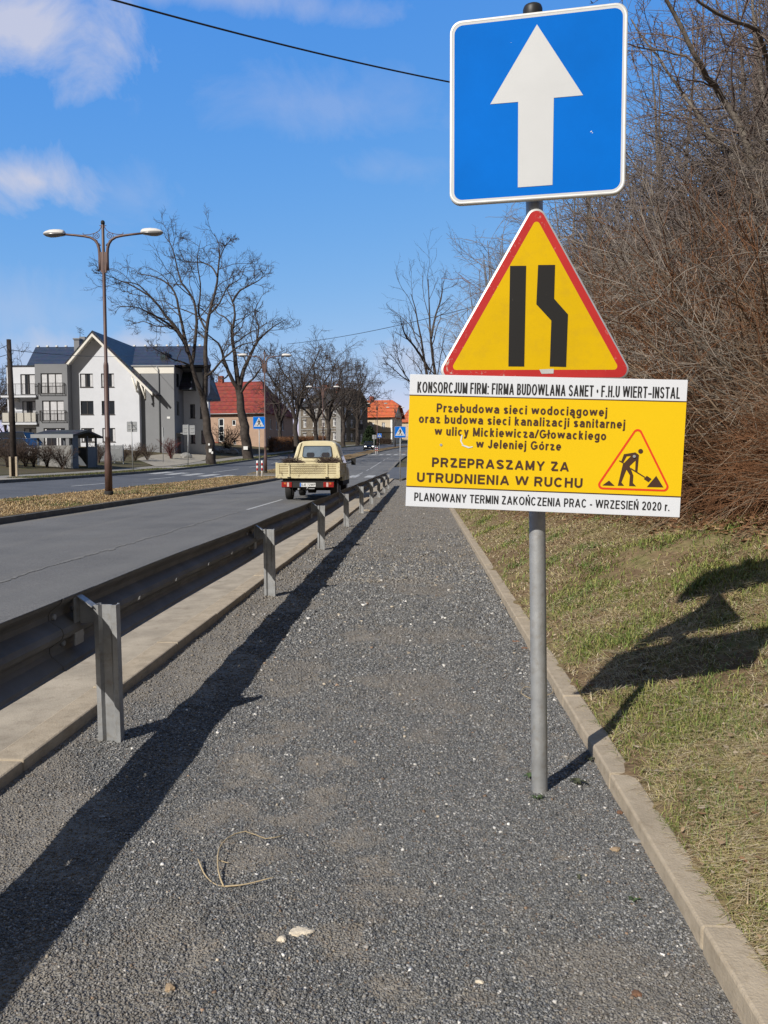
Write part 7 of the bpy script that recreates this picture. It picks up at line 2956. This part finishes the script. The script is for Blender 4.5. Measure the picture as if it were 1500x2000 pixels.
def crumb(label, name, px, py, w, d, h, mat, seed, zoff=0.0):
    rr2 = np.random.default_rng(seed)
    c = gp(px, py, zoff)
    bm = bmesh.new()
    bmesh.ops.create_icosphere(bm, subdivisions=3, radius=1)
    for v in bm.verts:
        a = math.atan2(v.co.y, v.co.x)
        k = 1 + .13 * math.sin(2 * a + seed) + .10 * math.sin(3 * a + 2 * seed) + .10 * math.sin(7 * a + seed) + .08 * math.sin(13 * a) + rr2.uniform(-.07, .07)
        v.co = Vector((v.co.x * w * k, v.co.y * d * k, v.co.z * h))
    me = bpy.data.meshes.new(name)
    bm.to_mesh(me)
    bm.free()
    me.materials.append(mat)
    o = bpy.data.objects.new(name, me)
    COL.objects.link(o)
    o.location = (c[0], c[1], float(path_z(c[0], c[1])) + h * .3 + zoff)
    return tag(o, label, 'litter')


crumb('larger pale crumbled lump on the gravel near the bottom', 'pale_lump', 587, 1822, .028, .022, .006, M['crushed'], 1)
crumb('smaller pale lump left of the larger one on the gravel', 'pale_lump', 551, 1838, .011, .013, .007, M['crushed'], 2)
crumb('brown clod of dried mud near the bottom edge of the gravel', 'mud_clod', 332, 1932, .013, .011, .010, M['mud'], 4)
crumb('flat slate stone lying against the right kerb', 'flat_stone', 1240, 1645, .026, .012, .006, M['stone_wall'], 5)
crumb('brown broken stone near the right kerb below the sign', 'broken_stone', 1202, 1664, .016, .011, .008, M['mud'], 6)
crumb('orange brown shard against the kerb', 'broken_stone', 1210, 1590, .010, .012, .008, M['shard'], 7)
crumb('reddish brown pellet at the lower right of the gravel', 'brick_shard', 1243, 1945, .011, .013, .006, M['shard'], 8)
crumb('white sliver of stone in the lower part of the gravel', 'white_stone', 937, 1922, .010, .006, .005, M['crushed'], 9)
crumb('reddish dead leaf lying on the gravel by the kerb behind the pole', 'dead_leaf', 1008, 1252, .026, .020, .006, M['dead_leaf'], 10)
crumb('darker dead leaf just below the reddish one by the kerb', 'dead_leaf', 1024, 1264, .022, .016, .006, M['dead_leaf'], 11)
crumb('brown stick of wood lying across the far gravel near the guardrail', 'wood_piece', 733, 1000, .16, .06, .03, M['twig_dry'], 12)
crumb('pale slab lying at the foot of a far guardrail post', 'flat_stone', 715, 998, .14, .05, .025, M['concrete'], 13)
# weeds at the foot of the pole
for k, (px, py, n_, s, lb) in enumerate(((1049, 1562, 22, .035, 'small green weed in front of the sign pole foot'), (1128, 1532, 26, .05, 'dark green weed right of the sign pole foot, against the kerb side'),
                                         (1034, 1520, 18, .04, 'small brownish weed left of the sign pole foot'), (1131, 1721, 12, .022, 'tiny green weed in the gravel below the sign'),
                                         (1240, 1762, 14, .028, 'tiny green weed close to the right kerb'), (1152, 1488, 20, .04, 'weed at the kerb in the pole shadow'))):
    c = gp(px, py)
    rw_ = np.random.default_rng(200 + k)
    m = MB()
    for q in range(n_):
        a = rw_.uniform(0, 6.283)
        L = s * .75 * rw_.uniform(.5, 1.2)
        dx, dy = math.cos(a), math.sin(a)
        w = L * .16
        z0 = float(path_z(c[0], c[1])) + .004
        p = [(c[0], c[1], z0), (c[0] + dx * L * .5 - dy * w, c[1] + dy * L * .5 + dx * w, z0 + L * .38), (c[0] + dx * L, c[1] + dy * L, z0 + L * .22), (c[0] + dx * L * .5 + dy * w, c[1] + dy * L * .5 - dx * w, z0 + L * .38)]
        m.add(p, [(0, 1, 2, 3)])
    mt = M.setdefault('weed%d' % (k % 2), simple('weed_leaf', ((.055, .085, .03), (.05, .055, .028))[k % 2], .6, .3, 50))
    tag(m.build('weed', mt), lb, 'plant')
# brush piled in the truck bed
for (x0, x1, y0, h, lb, sd_) in ((-.9, -.45, 1.3, .16, 'heap of brown brushwood in the left of the truck bed', 1), (.15, .72, 1.75, .19, 'bundle of fuzzy brown branches against the truck cab', 2)):
    rb = np.random.default_rng(sd_)
    n = 500
    p = np.stack([TX + rb.uniform(x0, x1, n), TY + y0 + rb.uniform(-.35, .3, n), tz + 1.0 + rb.uniform(0, h + .08, n)], 1)
    d = rb.normal(size=(n, 3)) * np.array([1, .5, .3])
    d /= np.linalg.norm(d, axis=1)[:, None]
    P = np.stack([p, p + d * .10, p + d * .2 + rb.normal(size=(n, 3)) * .02], 1)
    P[..., 2] = np.maximum(P[..., 2], tz + .775)
    o = tubes_obj('brushwood', [(P, np.full((n, 3), .006), 3)], M['twig_bush'], None, False)
    tag(o, lb, 'brushwood')
